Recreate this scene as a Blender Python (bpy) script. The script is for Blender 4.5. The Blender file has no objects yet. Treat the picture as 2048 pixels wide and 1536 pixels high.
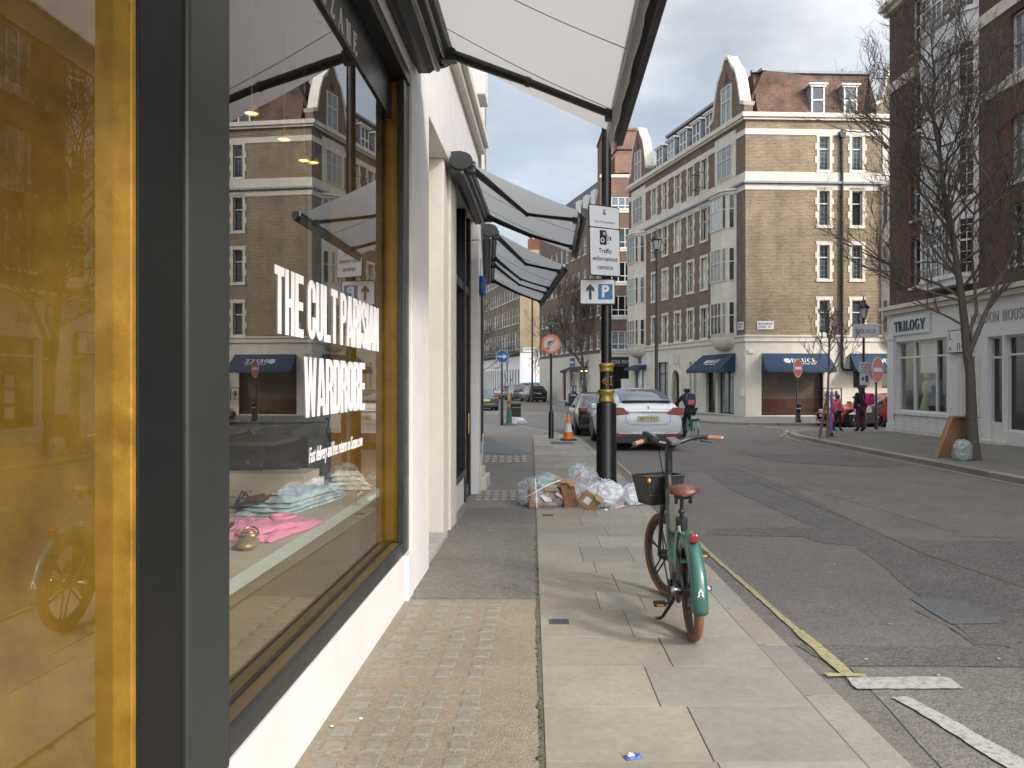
import bpy, bmesh, math, random
from math import sin, cos, pi, radians, atan2, sqrt
from mathutils import Vector, Matrix, noise
for _c in (bpy.data.objects, bpy.data.meshes, bpy.data.materials, bpy.data.worlds):
    for _o in list(_c): _c.remove(_o)
S = bpy.context.scene
COL = S.collection
# ------------------------------------------------------------------ camera
FPX, EYE, HZ = 1600.0, 1.75, 766.0
cam_d = bpy.data.cameras.new('camera'); cam = bpy.data.objects.new('camera', cam_d); COL.objects.link(cam)
cam.location = (0, 0, EYE); cam.rotation_euler = (pi/2, 0, 0)
cam_d.sensor_width = 36; cam_d.lens = FPX/2048*36; cam_d.shift_y = -2/2048
cam_d.clip_start = .05; cam_d.clip_end = 2000
S.camera = cam
# ------------------------------------------------------------------ light
SUN_EL, SUN_AZ = radians(31), radians(131)      # azimuth clockwise from +Y
sun_d = bpy.data.lights.new('sun', 'SUN'); sun = bpy.data.objects.new('sun', sun_d); COL.objects.link(sun)
sun_d.energy = 2.2; sun_d.angle = radians(8.0); sun_d.color = (1, .95, .89)
sdir = Vector((sin(SUN_AZ)*cos(SUN_EL), cos(SUN_AZ)*cos(SUN_EL), sin(SUN_EL)))
sun.rotation_euler = sdir.to_track_quat('Z', 'Y').to_euler()
W = bpy.data.worlds.new('World'); S.world = W; W.use_nodes = True
nt = W.node_tree; nt.nodes.clear()
out = nt.nodes.new('ShaderNodeOutputWorld'); bg = nt.nodes.new('ShaderNodeBackground')
sky = nt.nodes.new('ShaderNodeTexSky'); sky.sky_type = 'NISHITA'; sky.sun_disc = False
sky.sun_elevation = SUN_EL; sky.sun_rotation = SUN_AZ; sky.air_density = 1.2; sky.dust_density = 1.5
tc = nt.nodes.new('ShaderNodeTexCoord'); mp = nt.nodes.new('ShaderNodeMapping'); mp.inputs['Scale'].default_value = (1, 1, 2.2)
mp.inputs['Location'].default_value = (.35, .2, .1)
nz = nt.nodes.new('ShaderNodeTexNoise'); nz.inputs['Scale'].default_value = 2.3; nz.inputs['Detail'].default_value = 9; nz.inputs['Roughness'].default_value = .52
cr = nt.nodes.new('ShaderNodeValToRGB'); cr.color_ramp.elements[0].position = .33; cr.color_ramp.elements[1].position = .60
cr.color_ramp.elements[0].color = (.22, .22, .22, 1); cr.color_ramp.elements[1].color = (.93, .93, .93, 1)
nz2 = nt.nodes.new('ShaderNodeTexNoise'); nz2.inputs['Scale'].default_value = 5; nz2.inputs['Detail'].default_value = 6
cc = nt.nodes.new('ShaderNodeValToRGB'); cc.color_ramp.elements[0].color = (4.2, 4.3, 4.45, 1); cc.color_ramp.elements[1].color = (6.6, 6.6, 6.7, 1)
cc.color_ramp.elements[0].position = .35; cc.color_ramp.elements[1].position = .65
mx = nt.nodes.new('ShaderNodeMixRGB')
L = nt.links.new
L(tc.outputs['Generated'], mp.inputs['Vector']); L(mp.outputs[0], nz.inputs['Vector']); L(mp.outputs[0], nz2.inputs['Vector'])
L(nz.outputs['Fac'], cr.inputs[0]); L(nz2.outputs['Fac'], cc.inputs[0]); L(cr.outputs[0], mx.inputs[0])
L(sky.outputs[0], mx.inputs[1]); L(cc.outputs[0], mx.inputs[2]); L(bg.outputs[0], out.inputs[0])
# sky and cloud scaled brighter toward the sun behind the camera, as added fill
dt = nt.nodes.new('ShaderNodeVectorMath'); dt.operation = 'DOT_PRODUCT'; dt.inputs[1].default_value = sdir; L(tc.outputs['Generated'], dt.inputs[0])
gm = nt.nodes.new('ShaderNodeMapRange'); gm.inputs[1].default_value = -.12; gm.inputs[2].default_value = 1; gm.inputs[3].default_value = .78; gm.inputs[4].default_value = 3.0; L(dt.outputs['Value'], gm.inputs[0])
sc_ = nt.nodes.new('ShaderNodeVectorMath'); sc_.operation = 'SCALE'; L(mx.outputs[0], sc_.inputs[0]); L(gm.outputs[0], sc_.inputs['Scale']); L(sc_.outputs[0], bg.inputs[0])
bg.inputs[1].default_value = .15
S.view_settings.view_transform = 'Standard'; S.view_settings.look = 'None'; S.view_settings.exposure = 0.50; S.view_settings.gamma = 1
S.cycles.max_bounces = 6; S.cycles.transparent_max_bounces = 12; S.cycles.glossy_bounces = 4; S.cycles.caustics_reflective = False; S.cycles.caustics_refractive = False
S.cycles.use_denoising = True; S.cycles.sample_clamp_indirect = 4
# ------------------------------------------------------------------ materials
MATS = {}
def srgb(r, g, b):
    f = lambda c: (c/255/12.92 if c <= 10 else ((c/255+.055)/1.055)**2.4)
    return (f(r), f(g), f(b))
def mat(name, col, rough=.6, metal=0., nz=0., ns=8., bump=0., bs=60., spec=.5, coat=0., trans=0., emit=0., alpha=1., coord='Object', var=0.):
    m = bpy.data.materials.new(name); m.use_nodes = True; t = m.node_tree; b = t.nodes['Principled BSDF']
    b.inputs['Base Color'].default_value = (*col, 1); b.inputs['Roughness'].default_value = rough; b.inputs['Metallic'].default_value = metal
    b.inputs['Specular IOR Level'].default_value = spec; b.inputs['Coat Weight'].default_value = coat
    b.inputs['Transmission Weight'].default_value = trans; b.inputs['Alpha'].default_value = alpha
    if emit: b.inputs['Emission Color'].default_value = (*col, 1); b.inputs['Emission Strength'].default_value = emit
    tcn = t.nodes.new('ShaderNodeTexCoord')
    src = None
    if nz:
        n = t.nodes.new('ShaderNodeTexNoise'); n.inputs['Scale'].default_value = ns; n.inputs['Detail'].default_value = 8; n.inputs['Roughness'].default_value = .62
        t.links.new(tcn.outputs[coord], n.inputs['Vector'])
        mr = t.nodes.new('ShaderNodeMapRange'); mr.inputs[1].default_value = .25; mr.inputs[2].default_value = .75; mr.inputs[3].default_value = 1-nz; mr.inputs[4].default_value = 1+nz
        t.links.new(n.outputs['Fac'], mr.inputs[0])
        v = t.nodes.new('ShaderNodeVectorMath'); v.operation = 'SCALE'; v.inputs[0].default_value = col
        t.links.new(mr.outputs[0], v.inputs['Scale']); t.links.new(v.outputs[0], b.inputs['Base Color']); src = v
        mr2 = t.nodes.new('ShaderNodeMapRange'); mr2.inputs[1].default_value = .3; mr2.inputs[2].default_value = .7
        mr2.inputs[3].default_value = max(.02, rough-.1*min(1, nz*3)); mr2.inputs[4].default_value = min(1, rough+.1*min(1, nz*3))
        t.links.new(n.outputs['Fac'], mr2.inputs[0]); t.links.new(mr2.outputs[0], b.inputs['Roughness'])
    if var:
        oi = t.nodes.new('ShaderNodeObjectInfo'); mr = t.nodes.new('ShaderNodeMapRange'); mr.inputs[3].default_value = 1-var; mr.inputs[4].default_value = 1+var
        t.links.new(oi.outputs['Random'], mr.inputs[0]); v2 = t.nodes.new('ShaderNodeVectorMath'); v2.operation = 'SCALE'
        if src: t.links.new(src.outputs[0], v2.inputs[0])
        else: v2.inputs[0].default_value = col
        t.links.new(mr.outputs[0], v2.inputs['Scale']); t.links.new(v2.outputs[0], b.inputs['Base Color'])
    if bump:
        n = t.nodes.new('ShaderNodeTexNoise'); n.inputs['Scale'].default_value = bs; n.inputs['Detail'].default_value = 6
        t.links.new(tcn.outputs[coord], n.inputs['Vector'])
        bp = t.nodes.new('ShaderNodeBump'); bp.inputs['Strength'].default_value = bump; bp.inputs['Distance'].default_value = .01
        t.links.new(n.outputs['Fac'], bp.inputs['Height']); t.links.new(bp.outputs[0], b.inputs['Normal'])
    MATS[name] = m; return m
def brickmat(name, c1, c2, mortar, bw=.225, rh=.075, ms=.010, blotch=.25, bscale=.5, horiz=False, rough=.85, bump=.5):
    m = bpy.data.materials.new(name); m.use_nodes = True; t = m.node_tree; b = t.nodes['Principled BSDF']; b.inputs['Roughness'].default_value = rough
    b.inputs['Specular IOR Level'].default_value = .25
    tcn = t.nodes.new('ShaderNodeTexCoord'); sp = t.nodes.new('ShaderNodeSeparateXYZ'); cb = t.nodes.new('ShaderNodeCombineXYZ')
    t.links.new(tcn.outputs['Object'], sp.inputs[0])
    ad = t.nodes.new('ShaderNodeMath'); ad.operation = 'ADD'; t.links.new(sp.outputs[0], ad.inputs[0]); t.links.new(sp.outputs[1], ad.inputs[1])
    t.links.new(ad.outputs[0], cb.inputs[0]); t.links.new(sp.outputs[2], cb.inputs[1])
    bt = t.nodes.new('ShaderNodeTexBrick'); bt.inputs['Scale'].default_value = 1; bt.inputs['Brick Width'].default_value = bw; bt.inputs['Row Height'].default_value = rh
    bt.inputs['Mortar Size'].default_value = ms; bt.inputs['Mortar Smooth'].default_value = .1; bt.inputs['Bias'].default_value = 0
    bt.inputs['Color1'].default_value = (*c1, 1); bt.inputs['Color2'].default_value = (*c2, 1); bt.inputs['Mortar'].default_value = (*mortar, 1)
    t.links.new(cb.outputs[0], bt.inputs['Vector'])
    n = t.nodes.new('ShaderNodeTexNoise'); n.inputs['Scale'].default_value = bscale; n.inputs['Detail'].default_value = 7; t.links.new(tcn.outputs['Object'], n.inputs['Vector'])
    mr = t.nodes.new('ShaderNodeMapRange'); mr.inputs[1].default_value = .3; mr.inputs[2].default_value = .7; mr.inputs[3].default_value = 1-blotch; mr.inputs[4].default_value = 1+blotch
    t.links.new(n.outputs['Fac'], mr.inputs[0]); v = t.nodes.new('ShaderNodeVectorMath'); v.operation = 'SCALE'
    mpg = t.nodes.new('ShaderNodeMapping'); mpg.inputs['Scale'].default_value = (1.6, .16, 1); t.links.new(cb.outputs[0], mpg.inputs['Vector'])
    n3 = t.nodes.new('ShaderNodeTexNoise'); n3.inputs['Scale'].default_value = 1; n3.inputs['Detail'].default_value = 6; t.links.new(mpg.outputs[0], n3.inputs['Vector'])
    mr3 = t.nodes.new('ShaderNodeMapRange'); mr3.inputs[1].default_value = .3; mr3.inputs[2].default_value = .62; mr3.inputs[3].default_value = .86; mr3.inputs[4].default_value = 1.06; t.links.new(n3.outputs['Fac'], mr3.inputs[0])
    ml = t.nodes.new('ShaderNodeMath'); ml.operation = 'MULTIPLY'; t.links.new(mr.outputs[0], ml.inputs[0]); t.links.new(mr3.outputs[0], ml.inputs[1])
    t.links.new(bt.outputs['Color'], v.inputs[0]); t.links.new(ml.outputs[0], v.inputs['Scale']); t.links.new(v.outputs[0], b.inputs['Base Color'])
    bp = t.nodes.new('ShaderNodeBump'); bp.inputs['Strength'].default_value = bump; bp.inputs['Distance'].default_value = .01; bp.invert = True
    t.links.new(bt.outputs['Fac'], bp.inputs['Height']); t.links.new(bp.outputs[0], b.inputs['Normal'])
    MATS[name] = m; return m
def attrmat(name, rough=.8, nz=.12, ns=20, bump=.3, bs=120, stain=.12):
    m = bpy.data.materials.new(name); m.use_nodes = True; t = m.node_tree; b = t.nodes['Principled BSDF']; b.inputs['Roughness'].default_value = rough
    at = t.nodes.new('ShaderNodeAttribute'); at.attribute_name = 'Col'; tcn = t.nodes.new('ShaderNodeTexCoord')
    prev = at.outputs['Color']
    for sc, am in ((ns, nz), (1.3, stain)):
        n = t.nodes.new('ShaderNodeTexNoise'); n.inputs['Scale'].default_value = sc; n.inputs['Detail'].default_value = 9; n.inputs['Roughness'].default_value = .7
        t.links.new(tcn.outputs['Object'], n.inputs['Vector'])
        mr = t.nodes.new('ShaderNodeMapRange'); mr.inputs[1].default_value = .3; mr.inputs[2].default_value = .7; mr.inputs[3].default_value = 1-am; mr.inputs[4].default_value = 1+am
        t.links.new(n.outputs['Fac'], mr.inputs[0]); v = t.nodes.new('ShaderNodeVectorMath'); v.operation = 'SCALE'
        t.links.new(prev, v.inputs[0]); t.links.new(mr.outputs[0], v.inputs['Scale']); prev = v.outputs[0]
    vo = t.nodes.new('ShaderNodeTexVoronoi'); vo.inputs['Scale'].default_value = 4.5; t.links.new(tcn.outputs['Object'], vo.inputs['Vector'])
    mr = t.nodes.new('ShaderNodeMapRange'); mr.inputs[1].default_value = .05; mr.inputs[2].default_value = .085; mr.inputs[3].default_value = .80; mr.inputs[4].default_value = 1; t.links.new(vo.outputs['Distance'], mr.inputs[0])
    v = t.nodes.new('ShaderNodeVectorMath'); v.operation = 'SCALE'; t.links.new(prev, v.inputs[0]); t.links.new(mr.outputs[0], v.inputs['Scale']); prev = v.outputs[0]
    t.links.new(prev, b.inputs['Base Color'])
    n = t.nodes.new('ShaderNodeTexNoise'); n.inputs['Scale'].default_value = bs; n.inputs['Detail'].default_value = 5; t.links.new(tcn.outputs['Object'], n.inputs['Vector'])
    bp = t.nodes.new('ShaderNodeBump'); bp.inputs['Strength'].default_value = bump; bp.inputs['Distance'].default_value = .004
    t.links.new(n.outputs['Fac'], bp.inputs['Height']); t.links.new(bp.outputs[0], b.inputs['Normal'])
    MATS[name] = m; return m
def asphalt(name, c, speck=.35, lo=.0):
    m = bpy.data.materials.new(name); m.use_nodes = True; t = m.node_tree; b = t.nodes['Principled BSDF']; b.inputs['Roughness'].default_value = .85
    tcn = t.nodes.new('ShaderNodeTexCoord'); prev = None
    vo = t.nodes.new('ShaderNodeTexVoronoi'); vo.inputs['Scale'].default_value = 75; t.links.new(tcn.outputs['Object'], vo.inputs['Vector'])
    sx = t.nodes.new('ShaderNodeSeparateColor'); t.links.new(vo.outputs['Color'], sx.inputs[0])
    mr = t.nodes.new('ShaderNodeMapRange'); mr.inputs[3].default_value = 1-speck; mr.inputs[4].default_value = 1+speck; t.links.new(sx.outputs[0], mr.inputs[0])
    v = t.nodes.new('ShaderNodeVectorMath'); v.operation = 'SCALE'; v.inputs[0].default_value = c; t.links.new(mr.outputs[0], v.inputs['Scale']); prev = v.outputs[0]
    for sc, am in ((.8, .14), (6, .08), (38, .14)):
        n = t.nodes.new('ShaderNodeTexNoise'); n.inputs['Scale'].default_value = sc; n.inputs['Detail'].default_value = 9; n.inputs['Roughness'].default_value = .65
        t.links.new(tcn.outputs['Object'], n.inputs['Vector'])
        mr = t.nodes.new('ShaderNodeMapRange'); mr.inputs[1].default_value = .3; mr.inputs[2].default_value = .7; mr.inputs[3].default_value = 1-am; mr.inputs[4].default_value = 1+am
        t.links.new(n.outputs['Fac'], mr.inputs[0]); v = t.nodes.new('ShaderNodeVectorMath'); v.operation = 'SCALE'
        t.links.new(prev, v.inputs[0]); t.links.new(mr.outputs[0], v.inputs['Scale']); prev = v.outputs[0]
    t.links.new(prev, b.inputs['Base Color'])
    bp = t.nodes.new('ShaderNodeBump'); bp.inputs['Strength'].default_value = .7; bp.inputs['Distance'].default_value = .006
    t.links.new(vo.outputs['Distance'], bp.inputs['Height']); bp.invert = True; t.links.new(bp.outputs[0], b.inputs['Normal'])
    MATS[name] = m; return m
def glassmat(name, tint=(1, 1, 1), ior=1.9, rough=0.0, film=0.):
    m = bpy.data.materials.new(name); m.use_nodes = True; t = m.node_tree; t.nodes.clear()
    o = t.nodes.new('ShaderNodeOutputMaterial'); a = t.nodes.new('ShaderNodeBsdfTransparent'); a.inputs[0].default_value = (*tint, 1)
    g = t.nodes.new('ShaderNodeBsdfGlossy'); g.inputs['Roughness'].default_value = rough
    lw = t.nodes.new('ShaderNodeLayerWeight'); pw = t.nodes.new('ShaderNodeMath'); pw.operation = 'POWER'; pw.inputs[1].default_value = 2.7; t.links.new(lw.outputs['Facing'], pw.inputs[0])
    f = t.nodes.new('ShaderNodeMapRange'); f.inputs[3].default_value = ((ior-1)/(ior+1))**2; f.inputs[4].default_value = 1.; t.links.new(pw.outputs[0], f.inputs[0])
    x = t.nodes.new('ShaderNodeMixShader'); t.links.new(f.outputs[0], x.inputs[0]); t.links.new(a.outputs[0], x.inputs[1]); t.links.new(g.outputs[0], x.inputs[2])
    t.links.new(x.outputs[0], o.inputs[0]); MATS[name] = m; return m
def plasticbag(name, tint, dens):
    m = bpy.data.materials.new(name); m.use_nodes = True; t = m.node_tree; t.nodes.clear()
    o = t.nodes.new('ShaderNodeOutputMaterial'); a = t.nodes.new('ShaderNodeBsdfTransparent'); a.inputs[0].default_value = (.93, .94, .95, 1)
    d = t.nodes.new('ShaderNodeBsdfPrincipled'); d.inputs['Base Color'].default_value = (*tint, 1); d.inputs['Roughness'].default_value = .25
    n = t.nodes.new('ShaderNodeTexNoise'); n.inputs['Scale'].default_value = 9; n.inputs['Detail'].default_value = 7; n.inputs['Distortion'].default_value = 1.5
    tcn = t.nodes.new('ShaderNodeTexCoord'); t.links.new(tcn.outputs['Object'], n.inputs['Vector'])
    mr = t.nodes.new('ShaderNodeMapRange'); mr.inputs[1].default_value = .35; mr.inputs[2].default_value = .65; mr.inputs[3].default_value = dens-.18; mr.inputs[4].default_value = min(1, dens+.22)
    bp = t.nodes.new('ShaderNodeBump'); bp.inputs['Strength'].default_value = .5; bp.inputs['Distance'].default_value = .02; t.links.new(n.outputs['Fac'], bp.inputs['Height']); t.links.new(bp.outputs[0], d.inputs['Normal'])
    x = t.nodes.new('ShaderNodeMixShader'); t.links.new(n.outputs['Fac'], mr.inputs[0]); t.links.new(mr.outputs[0], x.inputs[0])
    t.links.new(a.outputs[0], x.inputs[1]); t.links.new(d.outputs[0], x.inputs[2]); t.links.new(x.outputs[0], o.inputs[0]); MATS[name] = m; return m
def fabricmat(name, col, tr=.35):
    m = bpy.data.materials.new(name); m.use_nodes = True; t = m.node_tree; t.nodes.clear()
    o = t.nodes.new('ShaderNodeOutputMaterial'); d = t.nodes.new('ShaderNodeBsdfDiffuse'); d.inputs[0].default_value = (*col, 1)
    r = t.nodes.new('ShaderNodeBsdfTranslucent'); r.inputs[0].default_value = (*col, 1); x = t.nodes.new('ShaderNodeMixShader'); x.inputs[0].default_value = tr
    n = t.nodes.new('ShaderNodeTexNoise'); n.inputs['Scale'].default_value = 160; tcn = t.nodes.new('ShaderNodeTexCoord'); t.links.new(tcn.outputs['Object'], n.inputs['Vector'])
    bp = t.nodes.new('ShaderNodeBump'); bp.inputs['Strength'].default_value = .15; bp.inputs['Distance'].default_value = .003
    t.links.new(n.outputs['Fac'], bp.inputs['Height']); t.links.new(bp.outputs[0], d.inputs['Normal'])
    t.links.new(d.outputs[0], x.inputs[1]); t.links.new(r.outputs[0], x.inputs[2]); t.links.new(x.outputs[0], o.inputs[0]); MATS[name] = m; return m
mat('white_paint', (.69, .665, .655), .55, nz=.08, ns=2.2, bump=.08, bs=40)
mat('cream_paint', (.66, .62, .55), .55, nz=.06, ns=4)
mat('stone_white', (.58, .54, .46), .75, nz=.16, ns=2.2, bump=.25, bs=12)
mat('stone_shop', (.58, .54, .46), .75, nz=.14, ns=1.6, bump=.25, bs=10)
mat('stucco', (.74, .73, .72), .7, nz=.07, ns=1.5)
mat('black_paint', (.012, .012, .013), .32, nz=.25, ns=6)
mat('black_satin', (.022, .024, .025), .38, nz=.25, ns=4, bump=.04, bs=30)
mat('graphite', (.026, .030, .029), .45, nz=.16, ns=1.4, bump=.05, bs=60)
mat('black_matte', (.012, .012, .012), .5, nz=.2, ns=6, spec=.22)
mat('black_plastic', (.02, .02, .021), .5, nz=.2, ns=12)
mat('dark_metal', (.045, .047, .05), .3, metal=.6, nz=.2, ns=10)
mat('grey_alu', (.30, .30, .29), .3, metal=.8, nz=.1, ns=5)
mat('chrome', (.6, .6, .6), .12, metal=1)
mat('gold_paint', (.42, .28, .07), .42, metal=.45, nz=.35, ns=9)
mat('gold_metal', (.75, .5, .18), .22, metal=1, nz=.1)
mat('gold_panel', (.35, .195, .026), .38, metal=.3, nz=.38, ns=5.5, bump=.6, bs=10)
mat('gold_sill', (.10, .068, .030), .4, nz=.2, ns=5)
mat('smudge', (.52, .49, .45), .8, nz=.3, ns=30)
mat('gold_under', (.17, .125, .065), .5, nz=.2, ns=2)
mat('blue_awn', (.011, .032, .072), .8, nz=.14, ns=2, bump=.2, bs=90)
mat('navy', (.014, .022, .042), .7, nz=.1)
mat('white_wood', (.62, .62, .61), .5, nz=.05, ns=6)
mat('white_letter', (.85, .84, .86), .6)
mat('grey_letter', (.72, .70, .66), .6)
mat('ink', (.02, .02, .025), .5)
mat('ink_blue', (.03, .05, .10), .5)
mat('sign_white', (.60, .61, .62), .45, nz=.04, ns=6)
mat('sign_blue', (.01, .11, .26), .45, nz=.08, ns=8)
mat('sign_red', (.45, .035, .025), .45, nz=.08, ns=8)
mat('sign_orange', (.75, .20, .07), .5, nz=.1, ns=8)
mat('sign_grey', (.52, .52, .52), .5, nz=.08, ns=5)
mat('plate_yellow', (.72, .56, .12), .5)
mat('plate_pale', (.62, .55, .30), .5, nz=.1, ns=30)
mat('plate_white', (.65, .65, .62), .5)
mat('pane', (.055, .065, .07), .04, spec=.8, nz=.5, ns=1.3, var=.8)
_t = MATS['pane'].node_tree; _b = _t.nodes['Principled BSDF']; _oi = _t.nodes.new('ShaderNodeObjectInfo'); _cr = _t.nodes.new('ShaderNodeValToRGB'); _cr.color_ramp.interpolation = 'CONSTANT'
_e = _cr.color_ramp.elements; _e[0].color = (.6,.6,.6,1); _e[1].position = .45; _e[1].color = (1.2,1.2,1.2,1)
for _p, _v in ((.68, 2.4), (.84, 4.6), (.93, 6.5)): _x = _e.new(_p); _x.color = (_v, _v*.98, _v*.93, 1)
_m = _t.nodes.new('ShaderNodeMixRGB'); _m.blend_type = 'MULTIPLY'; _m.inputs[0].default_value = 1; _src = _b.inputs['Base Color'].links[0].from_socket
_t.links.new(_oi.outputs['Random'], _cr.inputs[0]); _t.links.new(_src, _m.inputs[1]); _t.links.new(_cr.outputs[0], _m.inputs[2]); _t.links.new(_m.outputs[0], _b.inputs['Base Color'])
mat('pane_dark', (.018, .018, .02), .04, spec=.7, nz=.5, ns=.9)
mat('slate', (.10, .10, .11), .7, nz=.2, ns=2)
mat('lead', (.22, .25, .28), .6, nz=.2, ns=3)
mat('bark', (.085, .073, .060), .9, nz=.35, ns=14, bump=.8, bs=30)
mat('twig', (.115, .092, .072), .9, nz=.3, ns=5)
mat('bark_pale', (.16, .14, .12), .9, nz=.3, ns=14)
mat('timber', (.16, .11, .07), .8, nz=.25, ns=9)
mat('green_paint', (.03, .10, .07), .5, nz=.2, ns=6)
mat('bike_green', (.033, .110, .092), .32, nz=.12, ns=14, coat=.35)
mat('mint', (.12, .42, .32), .4)
mat('gum_rubber', (.20, .095, .048), .75, nz=.2, ns=30, bump=.2, bs=90)
mat('rubber', (.018, .018, .018), .8, nz=.2, ns=20)
mat('brown_leather', (.11, .035, .022), .4, nz=.25, ns=18, bump=.15, bs=120)
mat('grip_tan', (.36, .17, .10), .7, nz=.15, ns=40)
mat('amber', (.85, .28, .02), .3, spec=.7)
mat('red_lens', (.22, .015, .012), .2, spec=.7, nz=.15, ns=20)
mat('clear_lens', (.6, .62, .64), .15, spec=.8)
mat('car_white', (.74, .75, .76), .3, coat=.7, nz=.03, ns=3)
mat('car_black', (.012, .013, .015), .22, coat=.8, nz=.1, ns=3)
mat('car_grey', (.10, .105, .115), .28, coat=.7, nz=.06, ns=3)
mat('car_dkgreen', (.03, .045, .05), .28, coat=.7, nz=.06, ns=3)
mat('car_silver', (.32, .33, .34), .28, coat=.7, nz=.06, ns=3)
mat('car_red', (.62, .035, .018), .25, coat=.8, nz=.04, ns=3)
mat('car_teal', (.02, .30, .36), .35, coat=.5, nz=.06, ns=3)
mat('car_glass', (.045, .055, .065), .04, spec=.9, nz=.25, ns=2)
mat('car_glass_sky', (.10, .125, .155), .08, spec=.9, nz=.15, ns=2)
mat('cone_orange', (.78, .20, .02), .6, nz=.12, ns=12)
mat('cone_white', (.62, .62, .60), .5, nz=.12, ns=12)
mat('cardboard', (.33, .20, .10), .85, nz=.16, ns=7, bump=.1, bs=30)
mat('cardboard_dark', (.22, .12, .06), .85, nz=.2, ns=7)
mat('chipboard', (.34, .22, .13), .85, nz=.2, ns=10)
mat('paper', (.70, .70, .72), .8, nz=.08, ns=9)
mat('paper_pink', (.62, .42, .42), .8, nz=.15, ns=9)
mat('paper_teal', (.22, .42, .42), .8, nz=.15, ns=9)
mat('skin', (.42, .26, .19), .6)
mat('hair_dark', (.035, .022, .018), .7, nz=.4, ns=60)
mat('pink_coat', (.62, .12, .16), .85, nz=.15, ns=14)
mat('magenta', (.52, .02, .16), .7, nz=.15, ns=14)
mat('black_cloth', (.016, .017, .02), .9, nz=.3, ns=14, bump=.5, bs=16)
mat('teal_cloth', (.02, .09, .09), .9, nz=.2, ns=10)
mat('plum_cloth', (.10, .02, .04), .9, nz=.2, ns=10)
mat('purple', (.20, .10, .46), .6, nz=.2, ns=8)
mat('grey_wool', (.34, .33, .35), .95, nz=.1, ns=60)
mat('pink_knit', (.80, .27, .42), .9, nz=.08, ns=14, bump=.8, bs=45)
mat('denim_pale', (.36, .53, .56), .9, nz=.16, ns=12, bump=.7, bs=22)
mat('cream_knit', (.60, .61, .50), .95, nz=.06, ns=20, bump=.7, bs=30)
mat('lilac', (.24, .20, .30), .35, nz=.1, ns=10)
mat('boot_teal', (.03, .045, .05), .6, nz=.15, ns=12)
mat('black_leather', (.02, .022, .024), .4, nz=.2, ns=14)
mat('glitter', (.42, .33, .14), .4, metal=.5, nz=.5, ns=160)
mat('platform', (.52, .45, .34), .65, nz=.06, ns=3, bump=.1, bs=30)
mat('platform_edge', (.48, .52, .45), .4)
mat('interior', (.075, .052, .034), .8, nz=.2, ns=1.5)
mat('interior_floor', (.10, .075, .05), .6, nz=.2, ns=2)
mat('pale_green', (.42, .48, .42), .6, nz=.04)
mat('lamp_warm', (1., .62, .22), .5, emit=3.)
mat('lamp_glass', (.40, .41, .40), .15, spec=.8)
mat('brass', (.5, .34, .1), .3, metal=.8)
mat('candle_lilac', (.40, .26, .52), .4)
mat('glass_block', (.235, .218, .172), .34, spec=.8, nz=.25, ns=26, bump=.5, bs=60)
mat('iron_cover', (.05, .052, .058), .5, nz=.2, ns=20)
def worn(name, col, under, lo=.36, hi=.56, ns=22):     # road paint rubbed through to the tarmac in specks
    m = mat(name, col, .8, bump=.5, bs=110); t = m.node_tree; b = t.nodes['Principled BSDF']; tcn = t.nodes.new('ShaderNodeTexCoord')
    n = t.nodes.new('ShaderNodeTexNoise'); n.inputs['Scale'].default_value = ns; n.inputs['Detail'].default_value = 10; n.inputs['Roughness'].default_value = .75; t.links.new(tcn.outputs['Object'], n.inputs['Vector'])
    c = t.nodes.new('ShaderNodeValToRGB'); c.color_ramp.elements[0].position = lo; c.color_ramp.elements[0].color = (*under, 1); c.color_ramp.elements[1].position = hi; c.color_ramp.elements[1].color = (*col, 1)
    t.links.new(n.outputs['Fac'], c.inputs[0]); t.links.new(c.outputs[0], b.inputs['Base Color'])
worn('mark_white', (.42, .40, .37), (.20, .185, .16), .36, .52); worn('mark_yellow', (.42, .365, .16), (.20, .18, .12), .36, .56)
mat('mark_faint', (.36, .34, .31), .85, nz=.3, ns=14)
mat('moss', (.07, .075, .03), .95, nz=.3, ns=30)
mat('litter_blue', (.08, .12, .42), .6)
mat('blue_box', (.02, .09, .36), .45)
mat('curtain', (.45, .44, .42), .9, nz=.1, ns=5)
mat('beige_door', (.42, .35, .24), .6, nz=.1, ns=3)
mat('cloth_a', (.20, .28, .36), .9, nz=.25, ns=18)
mat('cloth_b', (.32, .42, .46), .9, nz=.25, ns=18)
mat('cloth_green', (.42, .52, .30), .9, nz=.2, ns=18)
mat('leafy', (.04, .05, .022), .8, nz=.3, ns=20)
fabricmat('awning_cloth', (.62, .61, .60), .38)
fabricmat('awning_cloth_grey', (.51, .525, .525), .45)
mat('awning_seam', (.30, .29, .28), .8)
asphalt('asphalt', (.150, .136, .118), .28)
asphalt('asphalt_dark', (.121, .111, .099), .45)
asphalt('asphalt_blue', (.125, .128, .122), .25)
asphalt('asphalt_path', (.165, .152, .128), .3)
asphalt('pave_blue', (.15, .17, .17), .12)
asphalt('tan_concrete', (.268, .223, .162), .14)
attrmat('slabs', stain=.17); attrmat('kerbstone', nz=.2, ns=50, stain=.2)
mat('joint', (.13, .112, .085), .95, nz=.25, ns=20)
mat('pave_far', (.20, .185, .16), .9, nz=.18, ns=2.5, bump=.2, bs=20)
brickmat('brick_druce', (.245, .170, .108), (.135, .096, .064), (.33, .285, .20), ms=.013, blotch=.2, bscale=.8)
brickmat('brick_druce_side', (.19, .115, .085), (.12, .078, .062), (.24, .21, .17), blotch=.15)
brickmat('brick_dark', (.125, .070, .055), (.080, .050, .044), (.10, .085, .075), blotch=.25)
brickmat('brick_red', (.17, .058, .036), (.13, .046, .03), (.12, .075, .06), blotch=.15)
brickmat('brick_brown', (.19, .10, .065), (.13, .075, .055), (.18, .15, .12), blotch=.2)
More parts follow.
